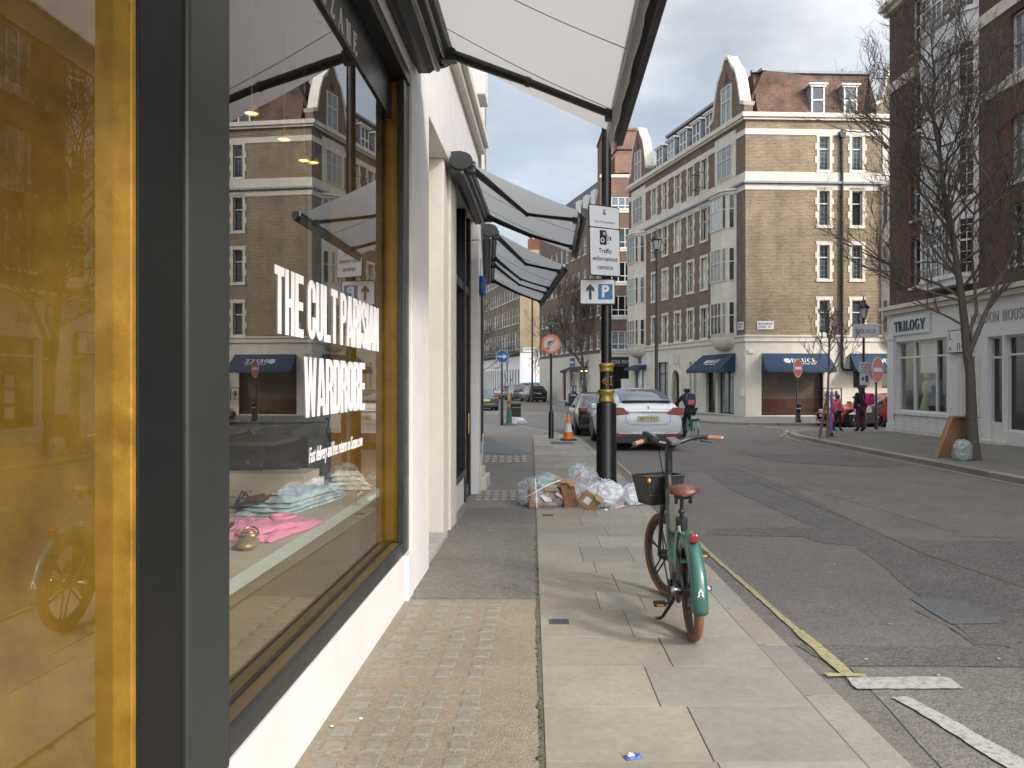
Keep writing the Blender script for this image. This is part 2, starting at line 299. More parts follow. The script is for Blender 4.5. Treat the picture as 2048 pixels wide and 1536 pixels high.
brickmat('brick_yellow', (.36, .28, .165), (.27, .21, .13), (.33, .28, .2), blotch=.25)
brickmat('brick_grey', (.22, .17, .12), (.16, .12, .09), (.2, .17, .14), blotch=.2)
brickmat('brick_orange', (.24, .125, .08), (.18, .10, .065), (.22, .18, .14), blotch=.2)
brickmat('roof_tile', (.18, .095, .062), (.115, .078, .06), (.07, .05, .04), bw=.17, rh=.11, ms=.012, blotch=.35, bscale=1.2, bump=.9)
brickmat('leaded', (.06, .075, .085), (.035, .045, .05), (.24, .25, .25), bw=.17, rh=.24, ms=.010, blotch=.5, bscale=1., rough=.1, bump=.05)
for _l in MATS['leaded'].node_tree.nodes:
    if _l.type == 'TEX_BRICK': _l.offset = 0
glassmat('shop_glass', (.97, .98, .96), 1.85)
glassmat('thin_glass', (.95, .96, .95), 1.5)
glassmat('front_glass', (.8, .83, .82), 1.7)
plasticbag('bag_clear', (.74, .76, .80), .30)
plasticbag('bag_white', (.80, .82, .85), .62)
plasticbag('bag_green', (.38, .45, .40), .6)
# ------------------------------------------------------------------ mesh helper
class M:
    def __init__(s): s.v = []; s.f = []; s.sm = []; s.T = Matrix(); s.cols = None; s.col = None
    def add(s, vs, fs, smooth=False):
        k = len(s.v); T = s.T
        s.v += [tuple(T @ Vector(p)) for p in vs]
        s.f += [tuple(k+i for i in f) for f in fs]; s.sm += [smooth]*len(fs)
        if s.cols is not None: s.cols += [s.col]*len(fs)
    def box(s, x0, y0, z0, x1, y1, z1):
        s.add([(x0,y0,z0),(x1,y0,z0),(x1,y1,z0),(x0,y1,z0),(x0,y0,z1),(x1,y0,z1),(x1,y1,z1),(x0,y1,z1)],
              [(3,2,1,0),(4,5,6,7),(0,1,5,4),(1,2,6,5),(2,3,7,6),(3,0,4,7)]); return s
    def rbox(s, x0, y0, z0, x1, y1, z1, r=.01):     # box with chamfered edges
        bm = bmesh.new(); bmesh.ops.create_cube(bm, size=1)
        for v in bm.verts: v.co = Vector(((x0+x1)/2+v.co.x*(x1-x0), (y0+y1)/2+v.co.y*(y1-y0), (z0+z1)/2+v.co.z*(z1-z0)))
        bmesh.ops.bevel(bm, geom=bm.edges[:], offset=r, segments=2, affect='EDGES', profile=.5)
        bm.verts.ensure_lookup_table()
        s.add([v.co[:] for v in bm.verts], [[v.index for v in f.verts] for f in bm.faces]); bm.free(); return s
    def obox(s, c, size, rot=(0,0,0)):
        from mathutils import Euler
        o = s.T.copy(); s.T = o @ Matrix.Translation(c) @ Euler(rot).to_matrix().to_4x4()
        a, b, d = size[0]/2, size[1]/2, size[2]/2; s.box(-a,-b,-d,a,b,d); s.T = o; return s
    def quad(s, *p): s.add(p, [tuple(range(len(p)))]); return s
    def tube(s, pts, r, n=8, cap=True, smooth=True):
        pts = [Vector(p) for p in pts]; m = len(pts)
        rs = r if isinstance(r, (list, tuple)) else [r]*m
        vs = []; up = None
        for i, p in enumerate(pts):
            t = (pts[min(i+1, m-1)]-pts[max(i-1, 0)])
            if t.length < 1e-9: t = Vector((0,0,1))
            t.normalize()
            if up is None: up = Vector((0,0,1)) if abs(t.z) < .9 else Vector((1,0,0))
            a = t.cross(up)
            if a.length < 1e-4: a = t.cross(Vector((1,.3,0)))
            a.normalize(); b = a.cross(t); up = b
            for k in range(n):
                q = 2*pi*k/n; vs.append(p+(a*cos(q)+b*sin(q))*rs[i])
        fs = [(i*n+k, i*n+(k+1)%n, (i+1)*n+(k+1)%n, (i+1)*n+k) for i in range(m-1) for k in range(n)]
        s.add(vs, fs, smooth)
        if cap: s.add([vs[k] for k in range(n)], [tuple(range(n))]); s.add([vs[(m-1)*n+k] for k in range(n)], [tuple(reversed(range(n)))])
        return s
    def lathe(s, prof, c=(0,0,0), n=20, axis='z', smooth=True, a0=0, a1=2*pi):
        vs = []; full = abs(a1-a0-2*pi) < 1e-6; nn = n if full else n+1
        for r, z in prof:
            for k in range(nn):
                q = a0+(a1-a0)*k/n; p = (r*cos(q), r*sin(q), z)
                if axis == 'y': p = (p[0], p[2], p[1])
                if axis == 'x': p = (p[2], p[0], p[1])
                vs.append((c[0]+p[0], c[1]+p[1], c[2]+p[2]))
        fs = [(i*nn+k, i*nn+(k+1)%nn, (i+1)*nn+(k+1)%nn, (i+1)*nn+k) for i in range(len(prof)-1) for k in range(n)]
        s.add(vs, fs, smooth); return s
    def prism(s, poly, a, b, plane='xz', smooth=False):  # polygon extruded along the third axis
        n = len(poly)
        def P(p, h): return {'xz': (p[0], h, p[1]), 'xy': (p[0], p[1], h), 'yz': (h, p[0], p[1])}[plane]
        vs = [P(p, a) for p in poly]+[P(p, b) for p in poly]
        s.add(vs, [tuple(range(n)), tuple(reversed(range(n, 2*n)))]); s.add(vs, [(i, i+n, (i+1)%n+n, (i+1)%n) for i in range(n)], smooth); return s
    def ell(s, c, r, n=12, m=8, disp=0, seed=0, fs=3.):
        vs = []
        for j in range(m+1):
            t = pi*j/m
            for k in range(n):
                q = 2*pi*k/n; d = Vector((sin(t)*cos(q), sin(t)*sin(q), cos(t)))
                w = 1+disp*noise.noise(d*fs*.5+Vector((seed, seed*1.7, 0))) if disp else 1
                vs.append((c[0]+r[0]*d.x*w, c[1]+r[1]*d.y*w, c[2]+r[2]*d.z*w))
        s.add(vs, [(j*n+k, (j+1)*n+k, (j+1)*n+(k+1)%n, j*n+(k+1)%n) for j in range(m) for k in range(n)], True); return s
    def ring(s, c, r0, r1, y0, y1, n=32, sx=1., a0=0, a1=2*pi):   # flat ring in xz facing -y
        full = abs(a1-a0-2*pi) < 1e-6; nn = n if full else n+1; vs = []
        for y in (y0, y1):
            for r in (r0, r1):
                for k in range(nn):
                    q = a0+(a1-a0)*k/n; vs.append((c[0]+r*cos(q)*sx, y, c[1]+r*sin(q)))
        f = []
        for k in range(n):
            k2 = (k+1) % nn
            f += [(k, k2, nn+k2, nn+k), (2*nn+k, 3*nn+k, 3*nn+k2, 2*nn+k2), (nn+k, nn+k2, 3*nn+k2, 3*nn+k), (k, 2*nn+k, 2*nn+k2, k2)]
        s.add(vs, f); return s
    def disc(s, c, r, y0, y1, n=32): s.prism([(c[0]+r*cos(2*pi*k/n), c[1]+r*sin(2*pi*k/n)) for k in range(n)], y0, y1); return s
    def text(s, txt, x, z, h, w=None, y=0., depth=.003, bold=0., spacing=1., shear=0., align='LEFT'):
        # sans lettering in the xz plane facing -y; h = cap height, w = total width
        cu = bpy.data.curves.new('t', 'FONT'); cu.body = txt; cu.size = 1; cu.offset = bold; cu.space_character = spacing; cu.shear = shear
        cu.resolution_u = 3; cu.space_line = 1
        ob = bpy.data.objects.new('t', cu); me = bpy.data.meshes.new_from_object(ob)
        co = [v.co.copy() for v in me.vertices]
        if not co: bpy.data.objects.remove(ob); return s
        x0 = min(c.x for c in co); x1 = max(c.x for c in co); y0 = 0; cap = .73
        sz = h/cap; sx = (w/(x1-x0)) if w else sz
        W_ = (x1-x0)*sx; ox = x-(W_/2 if align == 'CENTER' else 0)
        vs = [(ox+(c.x-x0)*sx, y-depth, z+c.y*sz) for c in co]; fs = [tuple(p.vertices) for p in me.polygons]
        s.add(vs, fs)
        # thin sides from boundary edges
        cnt = {}
        for f in fs:
            for i in range(len(f)):
                e = (f[i], f[(i+1) % len(f)]); cnt[e] = 1
        be = [e for e in cnt if (e[1], e[0]) not in cnt]
        vb = vs+[(p[0], y, p[2]) for p in vs]; n = len(vs)
        s.add(vb, [(e[1], e[0], e[0]+n, e[1]+n) for e in be])
        bpy.data.objects.remove(ob); bpy.data.curves.remove(cu); bpy.data.meshes.remove(me); return s
    def build(s, name, mt, parent=None, loc=(0,0,0), rot=(0,0,0), bevel=0, **tags):
        me = bpy.data.meshes.new(name); me.from_pydata([tuple(v) for v in s.v], [], s.f); me.materials.append(MATS[mt])
        me.polygons.foreach_set('use_smooth', s.sm)
        if s.cols is not None:
            at = me.color_attributes.new('Col', 'FLOAT_COLOR', 'CORNER'); k = 0
            for i, f in enumerate(s.f):
                for _ in f: at.data[k].color = (*s.cols[i], 1); k += 1
        me.validate(); me.update()
        o = bpy.data.objects.new(name, me); COL.objects.link(o); o.location = loc; o.rotation_euler = rot
        if parent: o.parent = parent
        if bevel:
            md = o.modifiers.new('bevel', 'BEVEL'); md.width = bevel; md.segments = 2; md.limit_method = 'ANGLE'; md.angle_limit = radians(40)
        for k, v in tags.items(): o[k] = v
        return o
# serif capitals drawn from stems, bars and bowls (unit cap height)
def serif(m, txt, x, z, h, pitch=None, y=0., wt=.16, sx=1., depth=.004, widths=None):
    th = .05; cx = x; cnt = [0]
    def R(x0, z0, x1, z1):
        cnt[0] += 1; m.box(cx+x0*h*sx, y-depth-cnt[0]*.0002, z+z0*h, cx+x1*h*sx, y, z+z1*h)
    def Dg(x0, z0, x1, z1, w):
        cnt[0] += 1; m.prism([(cx+x0*h*sx, z+z0*h), (cx+(x0+w)*h*sx, z+z0*h), (cx+(x1+w)*h*sx, z+z1*h), (cx+x1*h*sx, z+z1*h)], y-depth-cnt[0]*.0002, y)
    def Bw(c0, c1, a, b, ta, tb, q0=0, q1=2*pi, n=20):
        cnt[0] += 1; vs = []; fs = []
        for k in range(n+1):
            q = q0+(q1-q0)*k/n
            for (ra, rb) in ((a, b), (a-ta, b-tb)):
                for yy in (y-depth-cnt[0]*.0002, y): vs.append((cx+(c0+ra*cos(q))*h*sx, yy, z+(c1+rb*sin(q))*h))
        for k in range(n):
            o = k*4; p = o+4; fs += [(o, o+2, p+2, p), (o+1, p+1, p+3, o+3), (o, p, p+1, o+1), (o+2, o+3, p+3, p+2)]
        m.add(vs, fs)
    def St(x0, w=wt, top=1, bot=1, z0=0, z1=1):
        R(x0, z0, x0+w, z1)
        if bot: R(x0-.07, z0, x0+w+.07, z0+th)
        if top: R(x0-.07, z1-th, x0+w+.07, z1)
    for ch in txt:
        if ch == ' ': cx += (pitch or .45*h)*(.6 if pitch else 1); continue
        w = .8
        if ch == 'T': St(.33, top=0); R(0, .93, .82, 1); R(0, .74, .05, .93); R(.77, .74, .82, .93)
        elif ch == 'I': St(.1); w = .4
        elif ch == 'L': St(.08); R(.24, 0, .66, .06); R(.61, 0, .66, .24); w = .7
        elif ch == 'R': St(.08); Bw(.3, .73, .32, .27, wt, .06, -pi/2, pi/2); Dg(.66, 0, .36, .48, wt); R(.6, 0, .9, th); w = .86
        elif ch == 'P': St(.08); Bw(.3, .73, .32, .27, wt, .06, -pi/2, pi/2); w = .75
        elif ch == 'D': St(.08); Bw(.3, .5, .46, .5, wt, .06, -pi/2, pi/2); w = .85
        elif ch == 'O': Bw(.45, .5, .43, .52, wt, .05); w = .92
        elif ch == 'G': Bw(.47, .5, .43, .52, wt, .05, pi*.25, pi*1.78); R(.66, .08, .66+wt*.8, .46); R(.56, .44, .9, .49); w = .92
        elif ch == 'C': Bw(.47, .5, .43, .52, wt, .05, pi*.25, pi*1.75); w = .86
        elif ch == 'Y': St(.33, top=0, z1=.48); Dg(.33, .45, .04, .97, wt); Dg(.43, .45, .76, .97, .06); R(-.02, .95, .28, 1); R(.64, .95, .9, 1); w = .86
        elif ch == 'Z': R(.04, .94, .72, 1); R(.04, 0, .72, .06); Dg(.04, .03, .56, .97, wt); R(.04, .8, .09, .94); R(.67, .06, .72, .22); w = .76
        elif ch == 'A': Dg(.06, 0, .38, 1, .06); Dg(.66, 0, .36, 1, wt); R(.2, .32, .66, .37); R(-.02, 0, .2, th); R(.58, 0, .9, th); w = .88
        elif ch == 'N': R(.1, 0, .16, 1); R(.7, 0, .76, 1); Dg(.64, 0, .06, 1, wt); R(0, 0, .26, th); R(.6, .95, .86, 1); w = .88
        elif ch == 'E': St(.08); R(.2, .94, .66, 1); R(.2, 0, .7, .06); R(.2, .48, .55, .53); R(.61, .8, .66, .95); R(.65, .05, .7, .22); w = .74
        elif ch == 'H': St(.08); St(.6); R(.2, .48, .64, .53); w = .86
        elif ch == 'U': R(.1, .3, .1+wt, 1); R(.68, .3, .74, 1); Bw(.42, .32, .32, .34, wt*.9, .06, pi, 2*pi); R(.02, .95, .34, 1); R(.58, .95, .84, 1); w = .86
        elif ch == 'S': Bw(.36, .74, .27, .27, .11, .06, pi*.1, pi*1.5); Bw(.36, .27, .29, .28, .12, .06, -pi*.9, pi*.5); w = .68
        elif ch == '.': R(.05, .42, .19, .54); w = .28
        elif ch == "'": Dg(.1, 1.08, .2, 1.25, .1); w = 0
        cx += pitch if pitch else (w+.12)*h*sx
    return cx
def block(m, txt, x, z, h, width, y=0., depth=.0015, gap=.10):
    tx, ty, ry = .37, .135, .21; wd = {'I': .42, ' ': .32, 'W': 1.5, 'A': 1.08, 'N': 1.08}
    tot = sum(wd.get(c, 1.)+gap for c in txt)-gap; w = width/tot; cx = x; n_ = [0]
    def R(x0, z0, x1, z1): n_[0] += 1; m.box(cx+x0*w, y-depth-n_[0]*.00012, z+z0*h, cx+x1*w, y, z+z1*h)
    def Dg(p): n_[0] += 1; m.prism([(cx+a*w, z+b*h) for a, b in p], y-depth-n_[0]*.00012, y)
    def Ar(c0, c1, q0, q1, r_=ry, n=8):
        n_[0] += 1; vs = []
        for k in range(n+1):
            q = radians(q0+(q1-q0)*k/n)
            for ra, rb in ((.5, r_), (.5-tx, r_-ty)):
                for yy in (y-depth-n_[0]*.00012, y): vs.append((cx+(c0+ra*cos(q))*w, yy, z+(c1+rb*sin(q))*h))
        fs = []
        for k in range(n): o = k*4; p = o+4; fs += [(o, o+2, p+2, p), (o, p, p+1, o+1), (o+2, o+3, p+3, p+2)]
        m.add(vs, fs)
    for c in txt:
        if c == 'T': R(0,1-ty,1,1); R(.5-tx/2,0,.5+tx/2,1-ty)
        elif c == 'H': R(0,0,tx,1); R(1-tx,0,1,1); R(tx,.5-ty/2,1-tx,.5+ty/2)
        elif c == 'E': R(0,0,tx,1); R(tx,0,.97,ty); R(tx,1-ty,.97,1); R(tx,.5-ty/2,.9,.5+ty/2)
        elif c == 'L': R(0,0,tx,1); R(tx,0,.95,ty)
        elif c == 'I': R(.02,0,.02+tx,1)
        elif c in 'OC': R(0,ry,tx,1-ry); Ar(.5,1-ry,0,180); Ar(.5,ry,180,360); (R(1-tx,ry,1,1-ry) if c == 'O' else (R(1-tx,ry,1,.38), R(1-tx,.63,1,1-ry)))
        elif c == 'U': R(0,ry,tx,1); R(1-tx,ry,1,1); Ar(.5,ry,180,360)
        elif c == 'D': R(0,0,tx,1); R(tx,1-ty,.5,1); R(tx,0,.5,ty); Ar(.5,1-ry,0,90); Ar(.5,ry,270,360); R(1-tx,ry,1,1-ry)
        elif c in 'PR':
            R(0,0,tx,1); R(tx,1-ty,.5,1); Ar(.5,1-ry,0,90); R(1-tx,.64,1,1-ry); Ar(.5,.64,270,360); R(tx,.43,.5,.43+ty)
            if c == 'R': Dg([(1-tx+.03,0),(1.03,0),(.98,.36),(.80,.46),(1-tx-.05,.46)])
        elif c == 'B': R(0,0,tx,1); R(tx,1-ty,.5,1); Ar(.5,1-ry,0,90); R(1-tx,.70,1,1-ry); Ar(.5,.70,270,360,.19); R(tx,.51,.5,.51+ty*.8); Ar(.5,.33,0,90,.2); R(1-tx,ry,1,.33); Ar(.5,ry,270,360); R(tx,0,.5,ty)
        elif c == 'A': Dg([(-.02,0),(tx-.04,0),(.62,1),(.30,1)]); Dg([(1.12,0),(1.12-tx+.02,0),(.48,1),(.80,1)]); R(.30,.17,.82,.17+ty)
        elif c == 'N': R(0,0,tx*.9,1); R(1.08-tx*.9,0,1.08,1); Dg([(0,1),(tx*1.05,1),(1.08,0),(1.08-tx*1.05,0)])
        elif c == 'W':
            for a, b, t_ in ((0,.20,.34),(.62,.36,.24),(.64,.92,.24),(1.16,.94,.34)): Dg([(a,1),(a+t_,1),(b+t_,0),(b,0)])
        elif c == 'S': Ar(.5,1-ry,0,180); Ar(.5,ry,180,360); R(0,.66,tx,1-ry); R(1-tx,ry,1,.36); R(1-tx,.68,1,1-ry); R(0,ry,tx,.33); Dg([(0,.67),(tx,.70),(1,.36),(1-tx,.32)])
        cx += (wd.get(c, 1.)+gap)*w
def empty(name, loc, label=None, cat=None, group=None, rz=0., kind=None):
    o = bpy.data.objects.new(name, None); COL.objects.link(o); o.location = loc; o.rotation_euler = (0, 0, rz); o.empty_display_size = .2
    if label: o['label'] = label
    if cat: o['category'] = cat
    if group: o['group'] = group
    if kind: o['kind'] = kind
    return o
def tag(o, label, cat, group=None):
    o['label'] = label; o['category'] = cat
    if group: o['group'] = group
    return o
def kids(o): return [c for c in bpy.data.objects if c.parent == o]
def copy_tree(o, parent=None, kmap=None):
    if kmap is None:
        kmap = {}
        for c in bpy.data.objects:
            if c.parent: kmap.setdefault(c.parent.name, []).append(c)
    c = o.copy(); COL.objects.link(c)
    if parent: c.parent = parent
    for ch in kmap.get(o.name, []): copy_tree(ch, c, kmap)
    return c
class Fr:    # a facade frame: x runs left to right as seen from outside, y goes into the building
    def __init__(s, x, y, dx, dy): s.x, s.y, s.a = x, y, atan2(dy, dx)
    def pt(s, u, w=0, z=0): return Vector((s.x+u*cos(s.a)-w*sin(s.a), s.y+u*sin(s.a)+w*cos(s.a), z))
    def sub(s, u, w, rot=0.):
        p = s.pt(u, w); f = Fr(p.x, p.y, 1, 0); f.a = s.a+rot; return f
def part(name, m, mt, root, fr, loc=(0,0,0), bevel=0, parent=None, **tags):
    # world placement by facade frame, expressed in the root's space (root unrotated)
    p = fr.pt(loc[0], loc[1], loc[2]); R_ = root.location
    return m.build(name, mt, root, (p.x-R_.x, p.y-R_.y, p.z-R_.z), (0, 0, fr.a), bevel, **tags)
def G(px, py, z=0.):
    D = (EYE-z)*FPX/(py-HZ); return ((px-1024)/FPX*D, D)
def at(px, py, D): return ((px-1024)/FPX*D, D, EYE-(py-HZ)/FPX*D)
def wall(m, L_, z0, z1, ops, rev=.16, x0=0.):
    zs = sorted({z0, z1}|{z for o in ops for z in (o[2], o[3]) if z0 < z < z1})
    for a, b in zip(zs, zs[1:]):
        c = x0
        for o in sorted([o for o in ops if o[2] < b-1e-6 and o[3] > a+1e-6]):
            if o[0] > c: m.quad((c,0,a),(o[0],0,a),(o[0],0,b),(c,0,b))
            c = max(c, o[1])
        if c < L_: m.quad((c,0,a),(L_,0,a),(L_,0,b),(c,0,b))
    for a, b, c, d in ops:
        m.quad((a,0,c),(a,rev,c),(a,rev,d),(a,0,d)); m.quad((b,0,d),(b,rev,d),(b,rev,c),(b,0,c))
        m.quad((a,0,d),(a,rev,d),(b,rev,d),(b,0,d)); m.quad((a,0,c),(b,0,c),(b,rev,c),(a,rev,c))
    return m
WM = {}
def window(root, fr, u, z, w, h, nx=1, tz=(), bars=(0, 0), wm='white_wood', pm='pane', rec=.12, fw=.05, surround=None, proud=False, sill=True, sm=None, name='window'):
    """window centred on u with its sill at z; shares meshes between repeats"""
    key = (round(w,3), round(h,3), nx, tuple(tz), bars, wm, pm, rec, fw, surround, proud, sill)
    if key not in WM:
        f = M(); y0 = -.05 if proud else rec-.04; y1 = -.002 if proud else rec+.03; x0, x1 = -w/2, w/2
        f.box(x0, y0, 0, x0+fw, y1, h); f.box(x1-fw, y0, 0, x1, y1, h); f.box(x0+fw, y0, h-fw, x1-fw, y1, h); f.box(x0+fw, y0, 0, x1-fw, y1, fw)
        zt = [0]+[t*h for t in tz]+[h]
        for t in zt[1:-1]: f.box(x0+fw, y0+.004, t-fw*.55, x1-fw, y1, t+fw*.55)
        for i in range(1, nx):
            c = x0+w*i/nx
            for a, b in zip(zt, zt[1:]):
                f.box(c-fw*.55, y0+.008, a+(fw if a == 0 else fw*.55), c+fw*.55, y1, b-(fw if b == h else fw*.55))
        if bars != (0, 0):
            for i in range(nx*bars[0]):
                c = x0+w*(i+.5)/(nx*bars[0]) if False else x0+w*i/(nx*bars[0])
                if i % bars[0]: f.box(c-.011, y1-.032, fw, c+.011, y1-.014, h-fw)
            for a, b in zip(zt, zt[1:]):
                for j in range(1, bars[1]+1):
                    c = a+(b-a)*j/(bars[1]+1); f.box(x0+fw, y1-.03, c-.011, x1-fw, y1-.012, c+.011)
        if sill and not surround: f.box(x0-.06, -.07, -.09, x1+.06, rec-.04 if not proud else -.002, 0)
        g = M(); yp = (-.012 if proud else rec+.01); g.quad((x0+.01, yp, .01), (x1-.01, yp, .01), (x1-.01, yp, h-.01), (x0+.01, yp, h-.01))
        s_ = None
        if surround:
            s_ = M(); a = surround
            s_.box(x0-a*1.05, -.03, h, x1+a*1.05, .1, h+a*1.15); s_.box(x0-a*1.05, -.05, -a*.9, x1+a*1.05, .1, 0)
            k = 5
            for j in range(k):
                e = a*(1.35 if j % 2 else .85); za, zb = h*j/k, h*(j+1)/k
                s_.box(x0-e, -.03, za, x0, .1, zb); s_.box(x1, -.03, za, x1+e, .1, zb)
        WM[key] = (f, g, s_, [])
    f, g, s_, proto = WM[key]
    p = fr.pt(u, 0, z); R_ = root.location; loc = (p.x-R_.x, p.y-R_.y, p.z-R_.z)
    if not proto:
        wo = f.build(name, wm, root, loc, (0, 0, fr.a)); po = g.build('pane', pm, wo); proto += [wo, po]
        if s_: so = s_.build('surround', sm or 'stone_white', wo, bevel=.008); proto.append(so)
        return wo
    wo = proto[0].copy(); COL.objects.link(wo); wo.parent = root; wo.location = loc; wo.rotation_euler = (0, 0, fr.a)
    for q in proto[1:]:
        c = q.copy(); COL.objects.link(c); c.parent = wo
    return wo
def skin_fig(name, pts, edges, rad, mt, parent, sub=1, **tags):
    me = bpy.data.meshes.new(name); me.from_pydata(pts, edges, []); o = bpy.data.objects.new(name, me); COL.objects.link(o)
    md = o.modifiers.new('skin', 'SKIN'); md.use_smooth_shade = True; me.skin_vertices or None
    for i, sv in enumerate(me.skin_vertices[0].data): sv.radius = (rad[i], rad[i]) if not isinstance(rad[i], tuple) else rad[i]; sv.use_root = (i == 0)
    ms = o.modifiers.new('sub', 'SUBSURF'); ms.levels = sub; ms.render_levels = sub
    dg = bpy.context.evaluated_depsgraph_get(); m2 = bpy.data.meshes.new_from_object(o.evaluated_get(dg)); o.modifiers.clear()
    o.data = m2; m2.materials.clear(); m2.materials.append(MATS[mt])
    for p in m2.polygons: p.use_smooth = True
    bpy.data.meshes.remove(me); o.parent = parent
    for k, v in tags.items(): o[k] = v
    return o
# ================================================================== ground
RZ = -.10
def st(o): o['kind'] = 'structure'; return o
m = M(); m.quad((-600,-60,RZ),(600,-60,RZ),(600,900,RZ),(-600,900,RZ)); st(m.build('road', 'asphalt'))
def sheet(name, px, mt, z, base=RZ, world=False):
    m = M(); pts = [(*(p if world else G(p[0], p[1], base)), base+z) for p in px]; m.quad(*pts); o = m.build(name, mt); o.data.polygons[0].flip() if o.data.polygons[0].normal.z < 0 else None; return st(o)
rng = random.Random(5)
def rough(poly, step=.35, amp=.018):    # break a straight outline into a slightly ragged one
    out_ = []
    for i, p in enumerate(poly):
        q = poly[(i+1) % len(poly)]; d = sqrt((q[0]-p[0])**2+(q[1]-p[1])**2); n = max(1, min(60, int(d/step)))
        for k in range(n):
            t = k/n; out_.append((p[0]+(q[0]-p[0])*t+rng.uniform(-amp, amp)*(k > 0), p[1]+(q[1]-p[1])*t+rng.uniform(-amp, amp)*(k > 0)))
    return out_
def gpatch(name, px, mt, z, amp=.015, step=.3): return sheet(name, rough([G(a, b, RZ) for a, b in px], step, amp), mt, z, world=True)
gpatch('trench_patch', [(1406,941),(1477,937),(1600,985),(1688,1032),(1765,1072),(1845,1080),(2100,1085),(2100,1318),(2010,1293),(1953,1289),(1860,1210),(1713,1092),(1646,1087),(1605,1074),(1414,1070),(1414,1057),(1630,1055),(1464,981)], 'asphalt_dark', .004)
gpatch('cross_patch', [(1592,1291),(1950,1293),(2110,1302),(2110,1334),(1696,1333),(1630,1314)], 'asphalt_dark', .005)
gpatch('small_patch', [(1820,1198),(1932,1204),(2002,1248),(1903,1250)], 'asphalt_blue', .008)
gpatch('wide_patch', [(1480,905),(1700,912),(1820,930),(1760,935),(1560,925)], 'asphalt_dark', .006)
# near ground of coarser, lighter asphalt below the cross patch
gpatch('near_resurfacing', [(1700,1336),(2400,1342),(2900,2400),(2250,2400),(1905,1560)], 'asphalt_path', .0045, amp=.005)
def strip(pts, w, z, name, mt, amp=.006, step=.08, off=0.):
    m = M(); P_ = []
    for a, b in zip(pts, pts[1:]):
        a, b = Vector(a), Vector(b); n = max(1, int((b-a).length/step))
        for k in range(n): P_.append(a+(b-a)*k/n)
    P_.append(Vector(pts[-1])); vs = []
    for i, p in enumerate(P_):
        t = (P_[min(i+1, len(P_)-1)]-P_[max(i-1, 0)]).normalized(); nrm = Vector((-t.y, t.x)); e = w/2
        a = p+nrm*(e+rng.uniform(-amp, amp)); b = p-nrm*(e+rng.uniform(-amp, amp)); vs += [(a.x, a.y, z), (b.x, b.y, z)]
    m.add(vs, [(2*i, 2*i+1, 2*i+3, 2*i+2) for i in range(len(P_)-1)]); return st(m.build(name, mt))
# painted lines
strip([(2.47,19.5),(2.44,18),(2.31,13),(2.14,8.8),(2.125,5.9)], .052, RZ+.010, 'yellow_line', 'mark_yellow')
strip([(2.125,5.95),(2.122,5.02)], .085, RZ+.013, 'yellow_line_end', 'mark_yellow', .008)
a_, b_ = G(1652,1354,RZ), G(1732,1355,RZ); strip([a_, b_], .06, RZ+.016, 'yellow_bar', 'mark_yellow', .006)
def mark(name, px, z=.014, mt='mark_white'): return sheet(name, rough([G(a, b, RZ) for a, b in px], .06, .005), mt, z, world=True)
mark('white_bay_mark', [(1694,1359),(1880,1357),(1900,1360),(1926,1381),(1715,1382),(1704,1374)])
mark('white_bay_line', [(1783,1399),(1812,1397),(1824,1400),(2190,1602),(2110,1602),(1830,1424)])
for i, (pa, pb) in enumerate([((1395,846),(1480,849)),((1490,851),(1560,857)),((1440,845),(1520,852)),((1530,853),(1592,861)),((1570,861),(1585,868))]):
    strip([G(*pa, RZ), G(*pb, RZ)], .16, RZ+.012, 'give_way_mark', 'mark_white', .01)
strip([G(1590,872,RZ), (9.18,24.5), (9.16,14), (9.1,8)], .05, RZ+.012, 'kerb_line_paint', 'mark_faint', .012)
strip([G(1575,866,RZ), G(1560,874,RZ), G(1590,880,RZ)], .08, RZ+.018, 'corner_yellow_line', 'mark_yellow', .01)
strip([G(1590,868,RZ), G(1572,874,RZ), G(1600,884,RZ)], .08, RZ+.02, 'corner_yellow_line', 'mark_yellow', .01)
strip([(9.6,32.2),(40,33.2)], .1, RZ+.012, 'side_road_line', 'mark_faint', .01)
# seams in the tarmac
for pts in ([(1500,960),(1700,1040),(1850,1110),(2060,1180)], [(1590,972),(1760,1020),(1900,1062),(2060,1085)], [(1953,1292),(1900,1255),(1830,1222)], [(1470,930),(1560,955),(1700,985),(1900,1020)], [(1850,1075),(2060,1075)]):
    strip([G(a, b, RZ) for a, b in pts], .012, RZ+.0105, 'road_joint', 'joint', .005, .05)
# pavements
def pavement(name, edge, back, mt='pave_far'):
    m = M(); pts = edge+back; n = len(edge)
    m.quad(*[(x, y, 0) for x, y in pts]); m.add([(x, y, 0) for x, y in edge]+[(x, y, RZ-.02) for x, y in edge], [(i, i+1, n+i+1, n+i) for i in range(n-1)])
    o = m.build(name, mt); bm = bmesh.new(); bm.from_mesh(o.data); bmesh.ops.triangulate(bm, faces=[f for f in bm.faces if len(f.verts) > 4])
    for f in bm.faces:
        if abs(f.normal.z) > .5 and f.normal.z < 0: f.normal_flip()
    bm.to_mesh(o.data); bm.free(); return st(o)
LE = [(1.80,-8),(1.82,3.6),(1.845,6.2),(1.9,9),(2.15,18),(2.17,25),(2.02,26.2),(1.73,27.2),(1.15,30),(.35,33.0),(-1,34.1),(-14,36)]
pavement('left_pavement', LE, [(-14,-8)])
RE = [(60,33.4),(14,31.6),(12.2,31.1),(10.9,30.2),(9.95,28.8),(9.5,27),(9.4,24),(9.4,18),(9.34,14.6),(9.3,-12)]
pavement('right_pavement', RE, [(60,-12)], 'asphalt_path')
DE = [(60,35.8),(13,34.9),(11.6,34.95),(10.5,35.4),(9.3,36.6),(8.5,38.6),(7.9,41),(4.5,60.9),(3.9,66),(3.4,77),(3.4,86),(30,92)]
pavement('corner_pavement', DE, [(60,92)])
